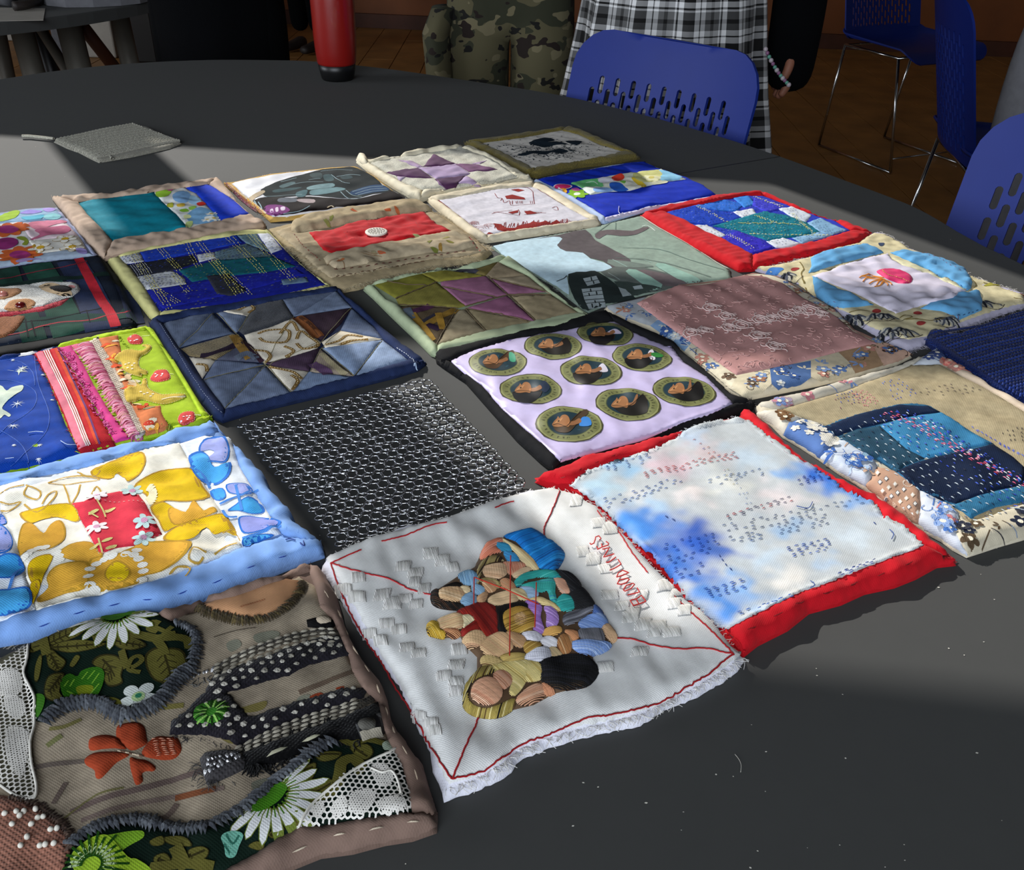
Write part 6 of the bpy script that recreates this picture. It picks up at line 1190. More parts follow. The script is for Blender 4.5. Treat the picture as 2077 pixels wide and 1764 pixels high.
bind(q, 'a7', ('735,425 900,520 1050,600 1200,702 1230,705 1232,674 1100,587 930,492 770,418',), '#aebfde', puff=.0025); bind(q, 'a7', ('1230,705 1500,625 1700,590 1900,555 2005,530 1990,526 1700,578 1500,610 1232,674',), '#c9c4dc', puff=.002)
q.cord(V('a7', '1325,602 1322,640 1335,655 1350,668'), .0004, '#d8d4e0', bucket='loose_thread', dz=.001)
q.done()

# ------------------------------------------------------------------ red line drawing
q = Quilt('textile_square', 'white square with small red line drawings and a cream border',
    V('a7', '15,545 60,535 200,510 360,485 500,460 640,445 750,437 800,450 870,490 950,540 1100,630 1205,705 1190,725 1000,750 850,775 700,795 430,833 380,825 300,790 150,670 60,590'), T=.009, wr=(.0005, .05), seed=181)
q.backing('#cbbfa4', 'cotton_soft', name='binding_base')
q.piece('panel', V('a7', '95,560 300,520 480,485 620,470 740,465 830,510 900,560 1000,620 1140,692 950,720 800,742 600,770 430,797 300,715 180,620'), '#d2cfd8', puff=.0015, w=.008, wr=(.0004, .03), label='white cotton with red drawings')
RD = '#7e1f1c'
for p in ('85,548 180,620 300,715 410,805', '85,548 260,520', '740,462 900,560 1040,640 1170,700', '420,805 600,775 800,748', '480,510 500,540 530,545 545,575 580,560 590,590 640,590 750,582', '750,582 742,530 740,500', '530,545 520,560', '600,560 600,585', '625,565 628,580', '460,650 500,640 560,648 610,655 640,660', '470,640 560,630 600,625', '640,620 650,640 645,660', '680,630 760,640 830,645', '680,655 740,650 800,640', '620,470 700,470 740,500', '870,610 900,600 910,625 880,620'): q.ribbon(V('a7', p), RD, .0009)
for p in ('590,485 640,480 685,490 640,500', '550,530 600,520 680,540 690,552 620,550 560,548', '570,640 640,625 640,640 600,650', '680,635 720,628 770,645 700,655', '470,715 520,720 560,745 620,745 640,730 720,712 740,700 780,710 830,698 860,715 900,690 930,710 900,722 820,725 740,745 660,760 560,775 500,760', '425,790 440,775 470,785'):
    q.ink(V('a7', p), '#8c2420', sm=0)
for i in range(34):
    x = 480 + i * 15; y = 740 - i * .9; q.ribbon(V('a7', f'{x},{y+8} {x+q.rs.uniform(-8,14)},{y-q.rs.uniform(10,34)}'), RD, .0009, sm=0)
for cx, cy, r in ((385, 750, .010), (330, 725, .008), (345, 710, .005), (960, 700, .006), (990, 715, .005), (440, 725, .006)):
    w = q.xy(V('a7', f'{cx},{cy}'))[0]
    for k in (1, .65, .35): th = np.linspace(0, 5.5, 14); q.ribbon(np.c_[w[0] + r * k * np.cos(th), w[1] + r * k * np.sin(th)], '#93504c', .0006, world=True)
for x in (635, 650, 660, 668, 722, 735): q.ribbon(V('a7', f'{x},562 {x+2},580'), RD, .0006, sm=0)
bind(q, 'a7', ('15,545 200,510 500,460 750,437 740,465 620,470 480,485 95,560', '750,437 800,450 950,540 1205,705 1140,692 1000,620 900,560 830,510 740,465', '1205,705 1190,725 1000,750 700,795 430,833 430,797 600,770 800,742 1140,692', '430,833 300,790 150,670 15,545 95,560 180,620 300,715 430,797'), '#d4c8ae', puff=.0035)
q.done()
# ------------------------------------------------------------------ grey green landscape print
q = Quilt('textile_square', 'thin unbordered cloth printed with grey green landscape, pale blue sky and dark building',
    V('a7', '455,870 560,845 700,820 900,785 1100,750 1300,700 1480,660 1600,740 1800,850 2000,980 2077,1020 2090,1090 1900,1110 1700,1150 1500,1190 1380,1220 1230,1265 1120,1312 1090,1300 1000,1230 880,1130 650,1000'), T=.006, wr=(.0006, .06), seed=191)
q.backing('#8fa194', 'cotton', name='cloth')
J7 = lambda p, c, **k: q.ink(V('a7', p), c, **k)
for p, c in (('470,870 700,822 880,800 945,822 905,860 960,900 1080,915 1130,955 1220,980 1300,1030 1180,1042 990,1062 975,1100 985,1200 900,1140 650,995', '#b9d2de'), ('700,828 930,790 1095,758 1165,830 1260,880 1400,960 1380,1010 1200,1042 1290,1030 1215,970 1130,950 1075,912 965,905 905,865 940,820 880,805', '#5b5456'),
             ('1200,1045 1400,1000 1600,1040 1900,1110 1700,1150 1500,1190 1320,1110', '#5f6662'), ('1400,1050 1500,1030 1720,1080 1870,1110 1700,1148 1480,1110', '#6d6264'), ('1370,1040 1440,1030 1620,1130 1560,1170 1430,1090', '#8db0a2'), ('1570,1000 1640,990 1880,1105 1790,1125 1650,1050', '#90b2a4'), ('1160,800 1200,765 1300,758 1420,765 1490,740 1530,745 1440,790 1330,800 1240,790 1190,820', '#665c5e'), ('1250,960 1480,990 1560,1010 1300,1010', '#738078'),
             ('980,1060 1100,1045 1160,1038 1230,1075 1330,1150 1440,1225 1230,1262 1115,1310 1050,1270 1000,1180', '#27302f'), ('1290,1110 1500,1130 1620,1160 1500,1190 1400,1210', '#3a4541')): J7(p, c, sm=2)
for p in ('1080,1090 1170,1072 1197,1120 1110,1142', '1070,1162 1205,1150 1222,1225 1090,1235', '1092,1240 1222,1230 1240,1285 1120,1300', '1320,1150 1370,1165 1410,1205 1350,1215', '1418,1145 1475,1135 1490,1160 1430,1166'): J7(p, '#9aa5a8', sm=0)
for p in ('1095,1115 1185,1098', '1135,1082 1140,1105', '1150,1108 1155,1128', '1080,1185 1210,1172', '1085,1210 1215,1198', '1100,1262 1230,1250', '1130,1160 1135,1182', '1170,1178 1175,1200', '1120,1190 1125,1210', '1160,1240 1165,1258', '1140,1262 1146,1290', '1190,1256 1196,1285'): q.ribbon(V('a7', p), '#1f2625', .0014, sm=0)
for p, c in (('1160,790 1290,700 1300,760', '#708278'), ('1350,880 1600,890 1800,960 2040,1030', '#758a80'), ('1300,950 1500,960 1700,1000 1950,1080', '#5f6c66'), ('900,1110 950,1090 970,1070', '#23282a'), ('1480,735 1520,730 1570,765', '#dfe6e0'), ('1280,960 1380,1010', '#8fa8a0'), ('1490,960 1550,980', '#a9c0b4'), ('1250,1050 1330,1100', '#8f9c98')): q.ribbon(V('a7', p), c, .0012)
q.ribbon(V('a7', '1480,668 1600,745 1800,855 2000,985 2075,1022'), '#ded9d0', .003)
q.fray(V('a7', '455,870 700,820 1100,750'), '#2f3638', 70, .004); q.fray(V('a7', '1120,1312 880,1130 650,1000 455,870'), '#a8b0a8', 60, .004, out=1)
q.done()

# ------------------------------------------------------------------ bright boro, red border
q = Quilt('textile_square', 'bright blue, teal and white stitched patchwork square with a wide red border',
    V('a8', '48,200 180,160 320,125 460,100 600,85 690,78 760,110 900,170 1000,210 1130,240 1200,285 1280,300 1200,350 1050,400 900,430 760,460 640,485 570,487 480,440 400,400 250,320 130,250'), T=.009, wr=(.0006, .05), seed=201)
q.backing('#a01018', 'cotton_soft', name='binding_base')
q.piece('panel', V('a8', '180,185 330,150 480,118 600,95 700,100 850,155 940,190 1080,230 1165,285 980,340 850,372 640,412 480,330 300,240'), '#2a3cb4', puff=.001, w=.006, wr=(.0004, .012), label='stitched blue panel')
for p, c in (('180,185 330,150 470,175 600,210 530,240 420,255 300,240', '#1740b4'), ('330,150 480,116 600,140 560,180 470,178', '#2d6cd0'), ('540,110 620,97 665,140 600,160', '#3a84d8'), ('650,108 760,125 830,165 720,185 640,150', '#3a3cc0'), ('540,182 640,165 672,198 592,218', '#d3d7e0'), ('780,165 860,155 955,200 920,242 840,205', '#cdd6e0'), ('430,258 600,208 700,180 820,200 930,240 1000,290 900,310 720,335 560,280', '#0e7486'), ('310,255 400,250 512,310 460,322', '#d0d4dc'),
             ('478,320 560,282 695,332 760,372 640,408', '#3028b4'), ('715,338 800,318 905,350 835,375 765,372', '#d3d7e0'), ('930,240 1000,215 1140,280 1060,305 1000,290', '#7fa8c8'), ('850,320 1000,290 1060,308 905,350', '#85accc')): q.piece('patch', V('a8', p), c, puff=.0008, w=.003, lift=.0003, wr=(.0002, .01))
q.rows(V('a8', '190,185 690,100 1150,285 640,405'), 24, ['#0c1c78', '#2a48a8', '#12306c', '#8fa6d0', '#0e4c5c'], L=.003, gap=.002, r=.0003, skip=.3)
for a, b in (((340, 150), (500, 240)), ((640, 100), (800, 160)), ((840, 190), (960, 300)), ((650, 200), (760, 240)), ((500, 300), (640, 380)), ((560, 240), (900, 250)), ((620, 300), (1050, 310))):
    for o in range(3): q.run(V('a8', f'{a[0]+o*9},{a[1]} {b[0]+o*9},{b[1]}'), ['#e3dc7a', '#eef0d8', '#d0c850'], L=.003, gap=.0018, r=.0004, skip=.15)
q.rows(V('a8', '430,258 800,200 1000,290 720,330'), 9, ['#9fc8b8', '#cfd87a', '#0a4a58'], L=.0028, gap=.0022, r=.0003, skip=.35)
bind(q, 'a8', ('48,200 180,160 460,100 690,78 700,98 600,95 330,150 180,185', '690,78 760,110 900,170 1000,210 1130,240 1280,300 1165,285 1080,230 940,190 850,155 700,98', '1280,300 1200,350 1050,400 900,430 640,485 640,412 850,372 980,340 1165,285', '640,485 570,487 400,400 250,320 48,200 180,185 300,240 480,330 640,412'), '#bd121c', puff=.004, wr=(.0008, .012))
q.run(V('a8', '680,460 800,430 950,395 1100,350 1200,320'), '#6e060e', L=.004, gap=.009, arch=-.0004)
q.done()

# ------------------------------------------------------------------ jellyfish
q = Quilt('textile_square', 'square with a pink jellyfish on white, padded light blue strips and cream floral corners',
    V('c8', '90,372 280,350 420,310 520,290 600,250 850,190 900,150 980,110 1060,120 1170,180 1240,230 1450,300 1660,410 1700,450 1900,500 2077,560 2110,640 1900,700 1750,760 1600,810 1400,890 1330,930 1230,965 1100,910 1000,850 900,790 760,720 600,620 500,500 330,430 200,400'), T=.009, wr=(.0008, .05), seed=211, jag=.0008)
q.backing('#bdb8cc', 'gauze', name='backing')
q.piece('floral_cloth', V('c8', '100,375 280,352 520,295 600,255 850,195 980,118 1060,128 1170,185 1240,235 1450,310 1660,420 1900,510 2070,575 2080,625 1900,670 1750,720 1580,780 1400,860 1230,895 1100,860 960,800 800,700 640,640 520,560 420,480 330,425'), '#cfc49e', puff=.001, w=.006, wr=(.0008, .02), jag=.0007, label='cream cotton printed with dark shells')
def shells(cx, cy, n, s_, c='#23262e'):
    for g in range(max(1, int(s_ / 75))):
        x0 = cx - s_ / 2 + g * 75 + 20; w0 = q.xy(V('c8', f'{x0},{cy-14}'))[0]; a0 = q.rs.uniform(-1.9, -1.0)
        for i in range(5):
            a = a0 + (i - 2) * .36; L = .020 * q.rs.uniform(.7, 1.1); e = np.array([math.cos(a), math.sin(a)])
            q.blob(w0 + e * L * .6, L * .45, .0017, a, c if i % 2 else '#4c515c', world=True, n=8); q.blob(w0 + e * L * .75 + np.array([e[1], -e[0]]) * .0017, L * .28, .0012, a, '#a9a69c', world=True, n=8)
        q.ribbon(np.array([w0 + .022 * np.array([math.cos(a0 + k * .3 - .9), math.sin(a0 + k * .3 - .9)]) for k in range(7)]), '#3a3430', .0007, world=True)
for a in ((860, 720, 10, 220), (1050, 720, 9, 180), (1150, 820, 12, 260), (1500, 745, 8, 180), (1820, 620, 7, 130), (380, 410, 7, 120)): shells(*a)
for x, y in ((405, 382), (1300, 705), (1325, 775), (1000, 690), (2070, 575)): q.blob(V('c8', f'{x},{y}')[0], .006, .0035, .6, '#9c3a38')
for p in ('1170,740 1210,720 1260,735 1200,752 1300,748 1400,760 1500,740', '440,330 470,380 450,420 490,540', '1700,460 1730,500 1700,520', '1780,480 1870,500 1950,515', '640,390 700,370', '800,700 950,690', '2000,590 2060,600'): q.ribbon(V('c8', p), '#7a6c40', .0014)
q.blob(V('c8', '1035,195')[0], .008, .0035, 1.2, '#39455e'); q.blob(V('c8', '250,400')[0], .012, .006, .3, '#4a7fc0'); q.blob(V('c8', '1850,490')[0], .012, .004, .3, '#9a9438')
LB = '#5f9cc8'
for p in ('520,300 600,265 700,238 820,215 900,205 980,225 1050,262 900,300 700,350 500,415 525,360', '1100,262 1200,245 1290,262 1400,290 1530,340 1660,400 1700,480 1690,520 1660,540 1560,490 1450,430 1340,370 1250,330', '528,432 620,480 700,520 800,560 870,600 980,642 880,655 760,665 650,650 560,590', '1320,668 1400,625 1500,590 1620,560 1750,540 1770,600 1770,680 1700,710 1600,752 1560,720 1480,690'):
    q.piece('padded_strip', V('c8', p), LB, puff=.004, w=.008, mat='cotton_soft', wr=(.0009, .016), label='light blue padded cotton strip')
q.piece('panel', V('c8', '530,430 640,400 800,340 950,295 1080,270 1110,310 1200,360 1330,400 1450,450 1560,500 1655,535 1600,565 1560,590 1350,640 1140,705 1040,655 950,610 850,560 750,520 640,475'), '#cdc6d6', puff=.002, w=.008, mat='cotton_soft', wr=(.0010, .02), label='white cotton panel')
q.piece('panel', V('c8', '1110,300 1150,300 1300,355 1500,440 1640,520 1655,535 1560,500 1450,452 1330,400 1200,360'), '#d2cdaa', puff=.001, w=.004, label='cream strip of the panel')
q.piece('jellyfish_bell', V('c8', '1000,400 1030,385 1060,380 1110,378 1150,385 1200,400 1240,420 1262,450 1250,478 1210,492 1160,485 1120,470 1070,450 1030,425'), '#d32a66', puff=.0015, w=.004, lift=.0005, mat='thread', sm=3, res=.0025, label='pink embroidered jellyfish bell')
q.run(V('c8', '1040,390 1080,420 1130,435 1180,450 1240,475'), ['#d8b860', '#b8963c'], L=.0015, gap=.0006, r=.0005)
for p in ('875,445 900,430 950,425 1000,440 1055,445', '900,475 930,445 980,455 1050,455', '945,490 980,470 1050,460', '985,515 1030,500 1055,470', '1030,495 1040,480 1060,462', '1050,470 1080,490 1080,505', '1055,460 1100,480 1110,500', '890,432 960,440 1040,450', '1000,500 1020,470 1060,458'): q.cord(V('c8', p), .0007, '#dc8a22', bucket='jellyfish_arms')
for p in ('520,290 700,238 900,205', '560,590 650,650 760,665', '1300,262 1450,310 1640,400', '1600,752 1480,690'): q.run(V('c8', p), '#8a2c40', L=.003, gap=.004, r=.0003)
q.run(V('c8', '1350,380 1500,440 1640,515'), '#1f3a78', L=.003, gap=.01); q.run(V('c8', '1560,728 1650,712 1760,680'), '#1c2c60', L=.004, gap=.004)
for p, n in (('90,372 280,350 520,290 600,250 850,190', 150), ('850,190 900,150 980,110 1060,120 1240,230', 90), ('1660,410 1900,500 2077,560', 70)): q.fray(V('c8', p), '#dcd8d4', n, .005)
q.fray(V('c8', '1230,965 1330,930 1600,810 1900,700 2100,640'), '#b8b4c4', 170, .006, out=-1); q.fray(V('c8', '1780,470 1810,460 1960,520'), '#e6e0d8', 14, .010)
q.done()

# ------------------------------------------------------------------ linen with the blue stitched patches
q = Quilt('textile_square', 'natural linen square with overlapping blue patches covered in running stitches, floral border',
    V('c2', '180,490 380,440 560,400 750,340 900,300 1050,260 1200,215 1400,130 1450,92 1490,120 1530,170 1700,270 1850,370 2077,490 2450,720 2900,1010 2700,1140 2400,1290 2077,1420 1900,1470 1780,1510 1680,1542 1580,1490 1500,1430 1420,1390 1330,1330 1200,1250 1050,1130 900,1030 780,960 640,860 500,770 380,700 300,620 200,550'), T=.010, wr=(.0008, .05), seed=221)
q.backing('#cdc4ae', 'cotton_soft', name='border')
q.piece('panel', V('c2', '350,530 560,470 800,400 950,340 1100,290 1280,215 1480,210 1700,330 1900,430 2077,545 2450,790 2760,1010 2400,1130 2077,1190 1850,1270 1680,1325 1620,1260 1500,1170 1400,1090 1270,1020 1150,950 1020,870 900,800 800,720 700,655 520,590'), '#a99b7c', puff=.002, w=.008, mat='linen', wr=(.0008, .04), label='natural linen ground')
BR = '#cfc8b6'
segs = [('180,490 380,440 560,400 750,340 900,300 1050,260 1200,215 1400,130 1300,205 1100,282 950,330 800,390 560,460 360,522 300,520', '#c9c2b2'), ('1400,130 1450,92 1530,170 1500,205 1380,210 1290,212', '#b6bcc4'), ('1530,170 1700,270 1850,370 2077,490 2450,720 2900,1010 2760,1010 2450,780 2077,540 1900,425 1700,325 1500,205', '#cbb9a4'),
        ('180,545 350,525 520,590 440,620 420,680 380,700 300,620', '#d6d0c0'), ('420,615 520,590 700,655 740,700 735,770 640,860 500,770 380,700', '#5a7ab4'), ('640,860 735,770 800,720 900,800 1020,870 1040,930 1000,1010 960,1060 900,1030 780,960', '#c3ccd8'), ('960,1060 1000,1010 1040,930 1150,950 1270,1020 1340,1080 1350,1200 1330,1330 1200,1250 1050,1130', '#b8927a'), ('1330,1330 1350,1200 1340,1080 1400,1090 1500,1170 1620,1260 1600,1340 1680,1542 1580,1490 1500,1430 1420,1390', '#c6ccd6'),
        ('1620,1260 1680,1325 1850,1270 2077,1190 2400,1130 2760,1010 2900,1010 2700,1140 2400,1290 2077,1420 1900,1470 1780,1510 1680,1542 1600,1400', '#c8bfa8')]
for p, c in segs: q.piece('border_fabric', V('c2', p), c, puff=.0028, w=.008, mat='cotton_soft', wr=(.0007, .02))
for i, ((p, c), n, pal) in enumerate(zip(segs, (22, 6, 34, 4, 14, 16, 1, 18, 34), (['#c8848c', '#7a94c4', '#b5a6b8'], ['#3c4c7c', '#8b9cc0'], ['#b8645c', '#c98a78', '#a9786c'], ['#8a6a4a', '#6c4c30'], ['#dedad0', '#e3dfd4'], ['#3f66ac', '#a9c0dc', '#c8a890', '#8fb0c4'], ['#e6dccb'], ['#4a74b8', '#c87c7c', '#8fa8d4'], ['#23283a', '#5a4a38', '#8a98ac', '#3a3a40']))):
    floral(q, V('c2', p), n, pal, seed=i + 40, R=(.004, .008), line=pal[0])
for r_ in range(4):
    for c_ in range(5):
        x = 1040 + c_ * 62 + r_ * 18; y = 975 + r_ * 62 + c_ * 38
        if inside(V('c2', segs[6][0]), *(np.array([t]) for t in V('c2', f'{x},{y}')[0]))[0]:
            for sz, cc in ((1.0, '#6a6a70' if (r_ + c_) % 2 else '#d8c0a8'), (.72, '#eeeae2')): q.ink(V('c2', f'{x-16*sz},{y} {x+2*sz},{y-20*sz} {x+20*sz},{y} {x},{y+20*sz}'), cc, sm=0)
for p, c in (('660,650 780,600 900,560 1050,525 1200,490 1300,485 1400,500 1500,550 1600,615 1700,680 1900,820 2077,950 2300,1110 2200,1150 2077,1172 1980,1190 1880,1212 1780,1250 1700,1292 1640,1240 1570,1195 1480,1150 1400,1120 1280,1050 1180,970 1040,880 900,800 770,720', '#2d5f80'),):
    q.piece('blue_patch', V('c2', p), c, puff=.001, w=.005, mat='cotton', wr=(.0010, .035), jag=.0006, label='blue cotton patch with zigzag cut edge')
blues = (('665,650 900,562 1200,492 1400,502 1485,545 1350,560 1200,590 1050,630 900,660 760,712', '#142440'), ('1060,640 1200,592 1350,562 1500,548 1700,680 1860,765 1700,790 1550,830 1380,868 1240,800', '#3a7ea8'), ('770,715 900,665 1060,642 1240,800 1375,868 1230,920 1180,965 1040,880 900,800', '#27485c'),
         ('1185,955 1300,905 1450,860 1600,830 1860,770 2000,860 2077,930 2077,1060 1900,1090 1750,1130 1600,1190 1480,1150 1400,1115 1280,1045', '#121f38'), ('1590,1195 1750,1135 1900,1095 2077,1060 2200,1150 2077,1170 1880,1210 1700,1288', '#2f6a8c'))
for p, c in blues: q.piece('blue_patch', V('c2', p), c, puff=.0004, w=.003, lift=.0003)
for i in range(13):
    x0, y0 = 700 + i * 60, 650 - min(i, 9) * 14 + max(0, i - 9) * 25
    q.run(V('c2', f'{x0},{y0+15} {x0+470},{y0+330} {x0+1020},{y0+690}'), '#b9c4cc' if i < 8 else '#d6dce0', L=.0042, gap=.0055, r=.00045, skip=.12)
    q.run(V('c2', f'{x0+25},{y0+5} {x0+495},{y0+320} {x0+1045},{y0+680}'), ['#0c1630', '#1b2c5c'], L=.0036, gap=.0065, r=.00035, skip=.25)
    if i > 4: q.run(V('c2', f'{x0-10},{y0-10} {x0+470},{y0+300} {x0+1000},{y0+650}'), ['#2a4ed0', '#4468e0', '#1c38a8'], L=.0032, gap=.004, r=.0004, skip=.15)
for o in range(5): q.run(V('c2', f'{1060+o*22},{548-o*4} {1300+o*22},{650-o*3} {1600+o*24},{830} {1900+o*24},{985} {2077+o*24},{1080}'), ['#d8587c', '#e88aa4', '#c4405c'] if o < 3 else ['#2c50d0', '#d8587c'], L=.004, gap=.003, r=.0005, skip=.12)
for quad, n, c in (('700,430 860,385 1040,470 780,540', 9, ['#24357c', '#3a50a8', '#6a2c50']), ('850,400 960,380 1060,480 960,520', 10, ['#c46c7c', '#b84c60', '#d48c94']), ('1060,330 1180,300 1330,420 1180,470', 8, ['#2c48b0', '#4468c8']), ('1250,380 1600,320 1800,390 1500,450', 8, ['#3a3234', '#56484a']), ('1900,680 2077,640 2077,760 1960,790', 5, ['#3a3234']), ('1620,620 1900,740 2077,860 2077,900 1880,780 1640,660', 1, ['#3c54b4'])):
    q.rows(V('c2', quad) if quad.count(' ') == 3 else V('c2', '1620,620 2077,860 2077,900 1640,660'), n, c, along=1, L=.003, gap=.0035, r=.00035, skip=.25)
for i in range(12): q.run(V('c2', f'{1700+i*32},{640+i*18} {1760+i*32},{690+i*18}'), ['#2c48c0', '#4c68d0'], L=.004, gap=.002, r=.00035)
q.done()

# ------------------------------------------------------------------ navy knitted square
ka = P(V('1880,678'), TZ + .006)[0]; ku, kv = P(V('2077,814'), TZ + .006)[0] - ka, P(V('2077,632'), TZ + .006)[0] - ka; ku /= np.linalg.norm(ku); kv /= np.linalg.norm(kv)
KN = [toPx(np.array([*w_, TZ + .006])) for w_ in (ka + ku * .21, ka + ku * .21 + kv * .21, ka + kv * .21)]      # corners outside the frame
q = Quilt('knitted_square', 'navy blue knitted square at the right edge, beside the jellyfish square', np.vstack([V('1880,672 1877,690 1911,716 1969,754 2026,790 2077,814'), KN[0], KN[1], KN[2], V('2077,632 2000,656 1945,680 1922,680 1895,664')]), T=.013, wr=(.0006, .05), seed=231, cat='knitting')
q.backing('#101f52', 'wool', name='knit')
NV = ['#142a6c', '#10225a', '#1a3480']
for i in range(46):   # garter ridges: bumpy yarn rows across the square
    t = i / 45; p0 = between((1884, 680), KN[0], t); p1 = between(KN[2], KN[1], t); w = q.xy(np.array([p0, p1])); p = dens(w, .0022, False)
    nrm = np.array([-(w[1] - w[0])[1], (w[1] - w[0])[0]]); nrm /= np.linalg.norm(nrm); k = np.arange(len(p)); p = p + nrm * (.0009 * np.where(k % 2, 1, -1))[:, None]
    z = q.h(p[:, 0], p[:, 1]) + q.z0 + .0004 + .0006 * (k % 2); m = inside(q.out, p[:, 0], p[:, 1]); p = p[m]; z = z[m]
    if len(p) > 3: q.tube(np.c_[p, z], .0013, NV[i % 3], 'yarn_rows', 'wool', 5)
q.fray(V('1880,672 1877,690 1911,716 1969,754 2026,790 2077,814'), '#24408c', 160, .003, out=-1)
o = q.done()

# ------------------------------------------------------------------ small grey swatch
q = Quilt('knitted_swatch', 'small light grey crocheted swatch with two loose yarn tails, alone on the far left', V('108,285 128,279 150,273 210,260 265,251 300,257 330,271 368,288 345,298 310,306 270,315 230,322 200,327 185,320 160,307 135,298'), T=.008, wr=(.0003, .06), seed=241, cat='knitting')
q.backing('#8f8c80', 'wool', name='knit')
for i in range(22):
    t = (i + .5) / 22; p0 = between((112, 286), (196, 326), t); p1 = between((268, 252), (366, 288), t); w = q.xy(np.array([p0, p1])); p = dens(w, .0030, False); k = np.arange(len(p))
    z = q.h(p[:, 0], p[:, 1]) + q.z0 + .0004 + .0009 * (k % 2); q.tube(np.c_[p, z], .0022 + .0006 * (k % 2), ['#a9a698', '#9d9a8e'][i % 2], 'stitch_rows', 'wool', 5)
w = P(V('46,281 60,281 80,283 110,286'), TZ); q.tube(np.c_[w, np.full(len(w), TZ + .004)], .0024, '#b8b4a4', 'yarn_tail', 'wool', 6); w = smooth(P(V('196,325 210,322 222,322 229,327'), TZ), 3, False); q.tube(np.c_[w, np.full(len(w), TZ + .004)], .0024, '#a9a698', 'yarn_tail', 'wool', 6)
q.done()

# ------------------------------------------------------------------ the big foreground collage square
q = Quilt('textile_square', 'nearest collage square of green floral, linen, tweed strips and lace, bound in taupe satin',
    V('b7', '-700,560 0,345 140,290 400,205 620,140 750,150 790,152 900,112 1100,42 1250,5 1380,-60 1455,-85 1500,-50 1560,60 1610,190 1640,270 1700,370 1790,490 1830,640 1900,750 1980,860 2010,960 2050,1090 2045,1150 1930,1190 1800,1210 1650,1250 1500,1270 1350,1330 1250,1390 1000,1480 700,1600 0,1820 -700,1900'), T=.012, wr=(.0010, .05), seed=251)
q.backing('#6e5a50', 'cotton_soft', name='binding_base')
B7 = lambda p, c, **k: q.ink(V('b7', p), c, **k)
q.piece('ground', V('b7', '-650,620 0,360 400,215 750,165 900,150 1200,40 1400,-20 1480,20 1530,120 1600,290 1650,400 1740,520 1790,680 1850,790 1920,900 1960,1050 1900,1110 1700,1150 1400,1170 1100,1330 700,1540 0,1760 -650,1850'), '#9c8f7c', puff=.002, w=.01, mat='linen', wr=(.0010, .035), label='natural linen ground with woven stems')
GR, OL, OD = '#0b1d15', '#5c5826', '#302c10'
q.piece('floral_patch', V('c5', '205,240 350,170 500,105 700,55 900,15 1020,12 1110,40 1200,80 1290,120 1335,160 1340,260 1330,370 1250,450 1200,500 1120,600 1060,650 950,690 850,738 780,700 700,650 620,632 540,640 470,650 420,665 370,710 310,762 250,750 215,640 200,560 165,480 160,430 180,330'), GR, puff=.003, w=.010, mat='cotton', wr=(.0008, .04), label='dark green cotton with olive leaves')
q.piece('floral_patch', V('b7', '330,1250 370,1195 480,1145 640,1125 850,1165 1000,1145 1150,1065 1250,975 1380,875 1500,785 1600,735 1700,725 1820,745 1870,800 1900,900 1950,1060 1890,1110 1700,1145 1500,1160 1350,1210 1200,1290 1060,1370 850,1460 500,1560 300,1600 250,1400'), GR, puff=.003, w=.010, mat='cotton', wr=(.0008, .04), label='dark green cotton with daisies')
I5 = lambda p, c, **k: q.ink(V('c5', p), c, **k)
def leaf(k, p, mid=None, c=OL, d=OD):
    a = V(k, p); q.ink(a, d); q.ink(a.mean(0) + (a - a.mean(0)) * .9, c)
    if mid:
        q.ribbon(V(k, mid), d, .0012); m = smooth(V(k, mid), 3, False); ctr = m
        for t in (.25, .4, .55, .7, .85):
            b = m[int(t * (len(m) - 1))]; e = m[min(len(m) - 1, int(t * (len(m) - 1)) + 2)] - b; n = np.array([-e[1], e[0]]); L = np.linalg.norm(e) + 1e-6; w_ = (a.max(0) - a.min(0)).min() * .22
            for sg in (1, -1): q.ribbon(np.array([b, b + n / L * sg * w_ + e / L * w_ * .6]), d, .0007, sm=0)
for p, m in (('330,220 350,150 450,130 550,110 590,120 540,170 440,210 370,235', '340,220 450,170 560,125'), ('340,245 420,210 560,195 700,215 735,225 640,260 500,285 400,275', '345,250 520,240 700,225'), ('315,260 360,265 400,300 450,340 440,380 400,415 370,410 330,380 318,320', '330,270 370,340 400,400'), ('200,230 260,180 310,220 290,260 205,290', '210,260 300,235'), ('740,195 800,180 880,175 960,200 1000,240 920,270 840,265 790,240', '750,195 860,220 980,240'),
              ('630,340 680,300 760,295 820,320 845,380 830,440 840,490 790,515 740,515 710,470 720,430 700,400 640,370', '700,330 760,400 730,440'), ('330,450 380,425 440,430 420,500 410,560 430,600 360,620 310,590 305,520', '420,440 380,500 330,560'), ('1000,290 1060,250 1120,260 1180,250 1250,270 1280,340 1285,400 1240,450 1200,500 1160,540 1120,500 1050,470 1005,400 990,340', '1110,260 1150,380 1185,520'), ('520,300 550,310 530,350 500,385 475,375 490,340', None), ('240,380 270,300 290,320 265,470 235,475', None)): leaf('c5', p, m)
for p, w in (('640,200 800,160 950,165 1060,190 1200,180 1280,200 1300,260', .006), ('1060,190 1110,250 1130,300', .005), ('1080,140 1020,120 1040,80 1090,90', .004), ('830,270 850,340 870,390', .004), ('870,390 900,330 950,310 970,340 920,380 880,390 900,410 960,420', .003), ('1050,110 1150,150 1200,150', .003), ('300,200 320,300', .005), ('1090,190 1180,110', .003)): q.ribbon(V('c5', p), OL, w)
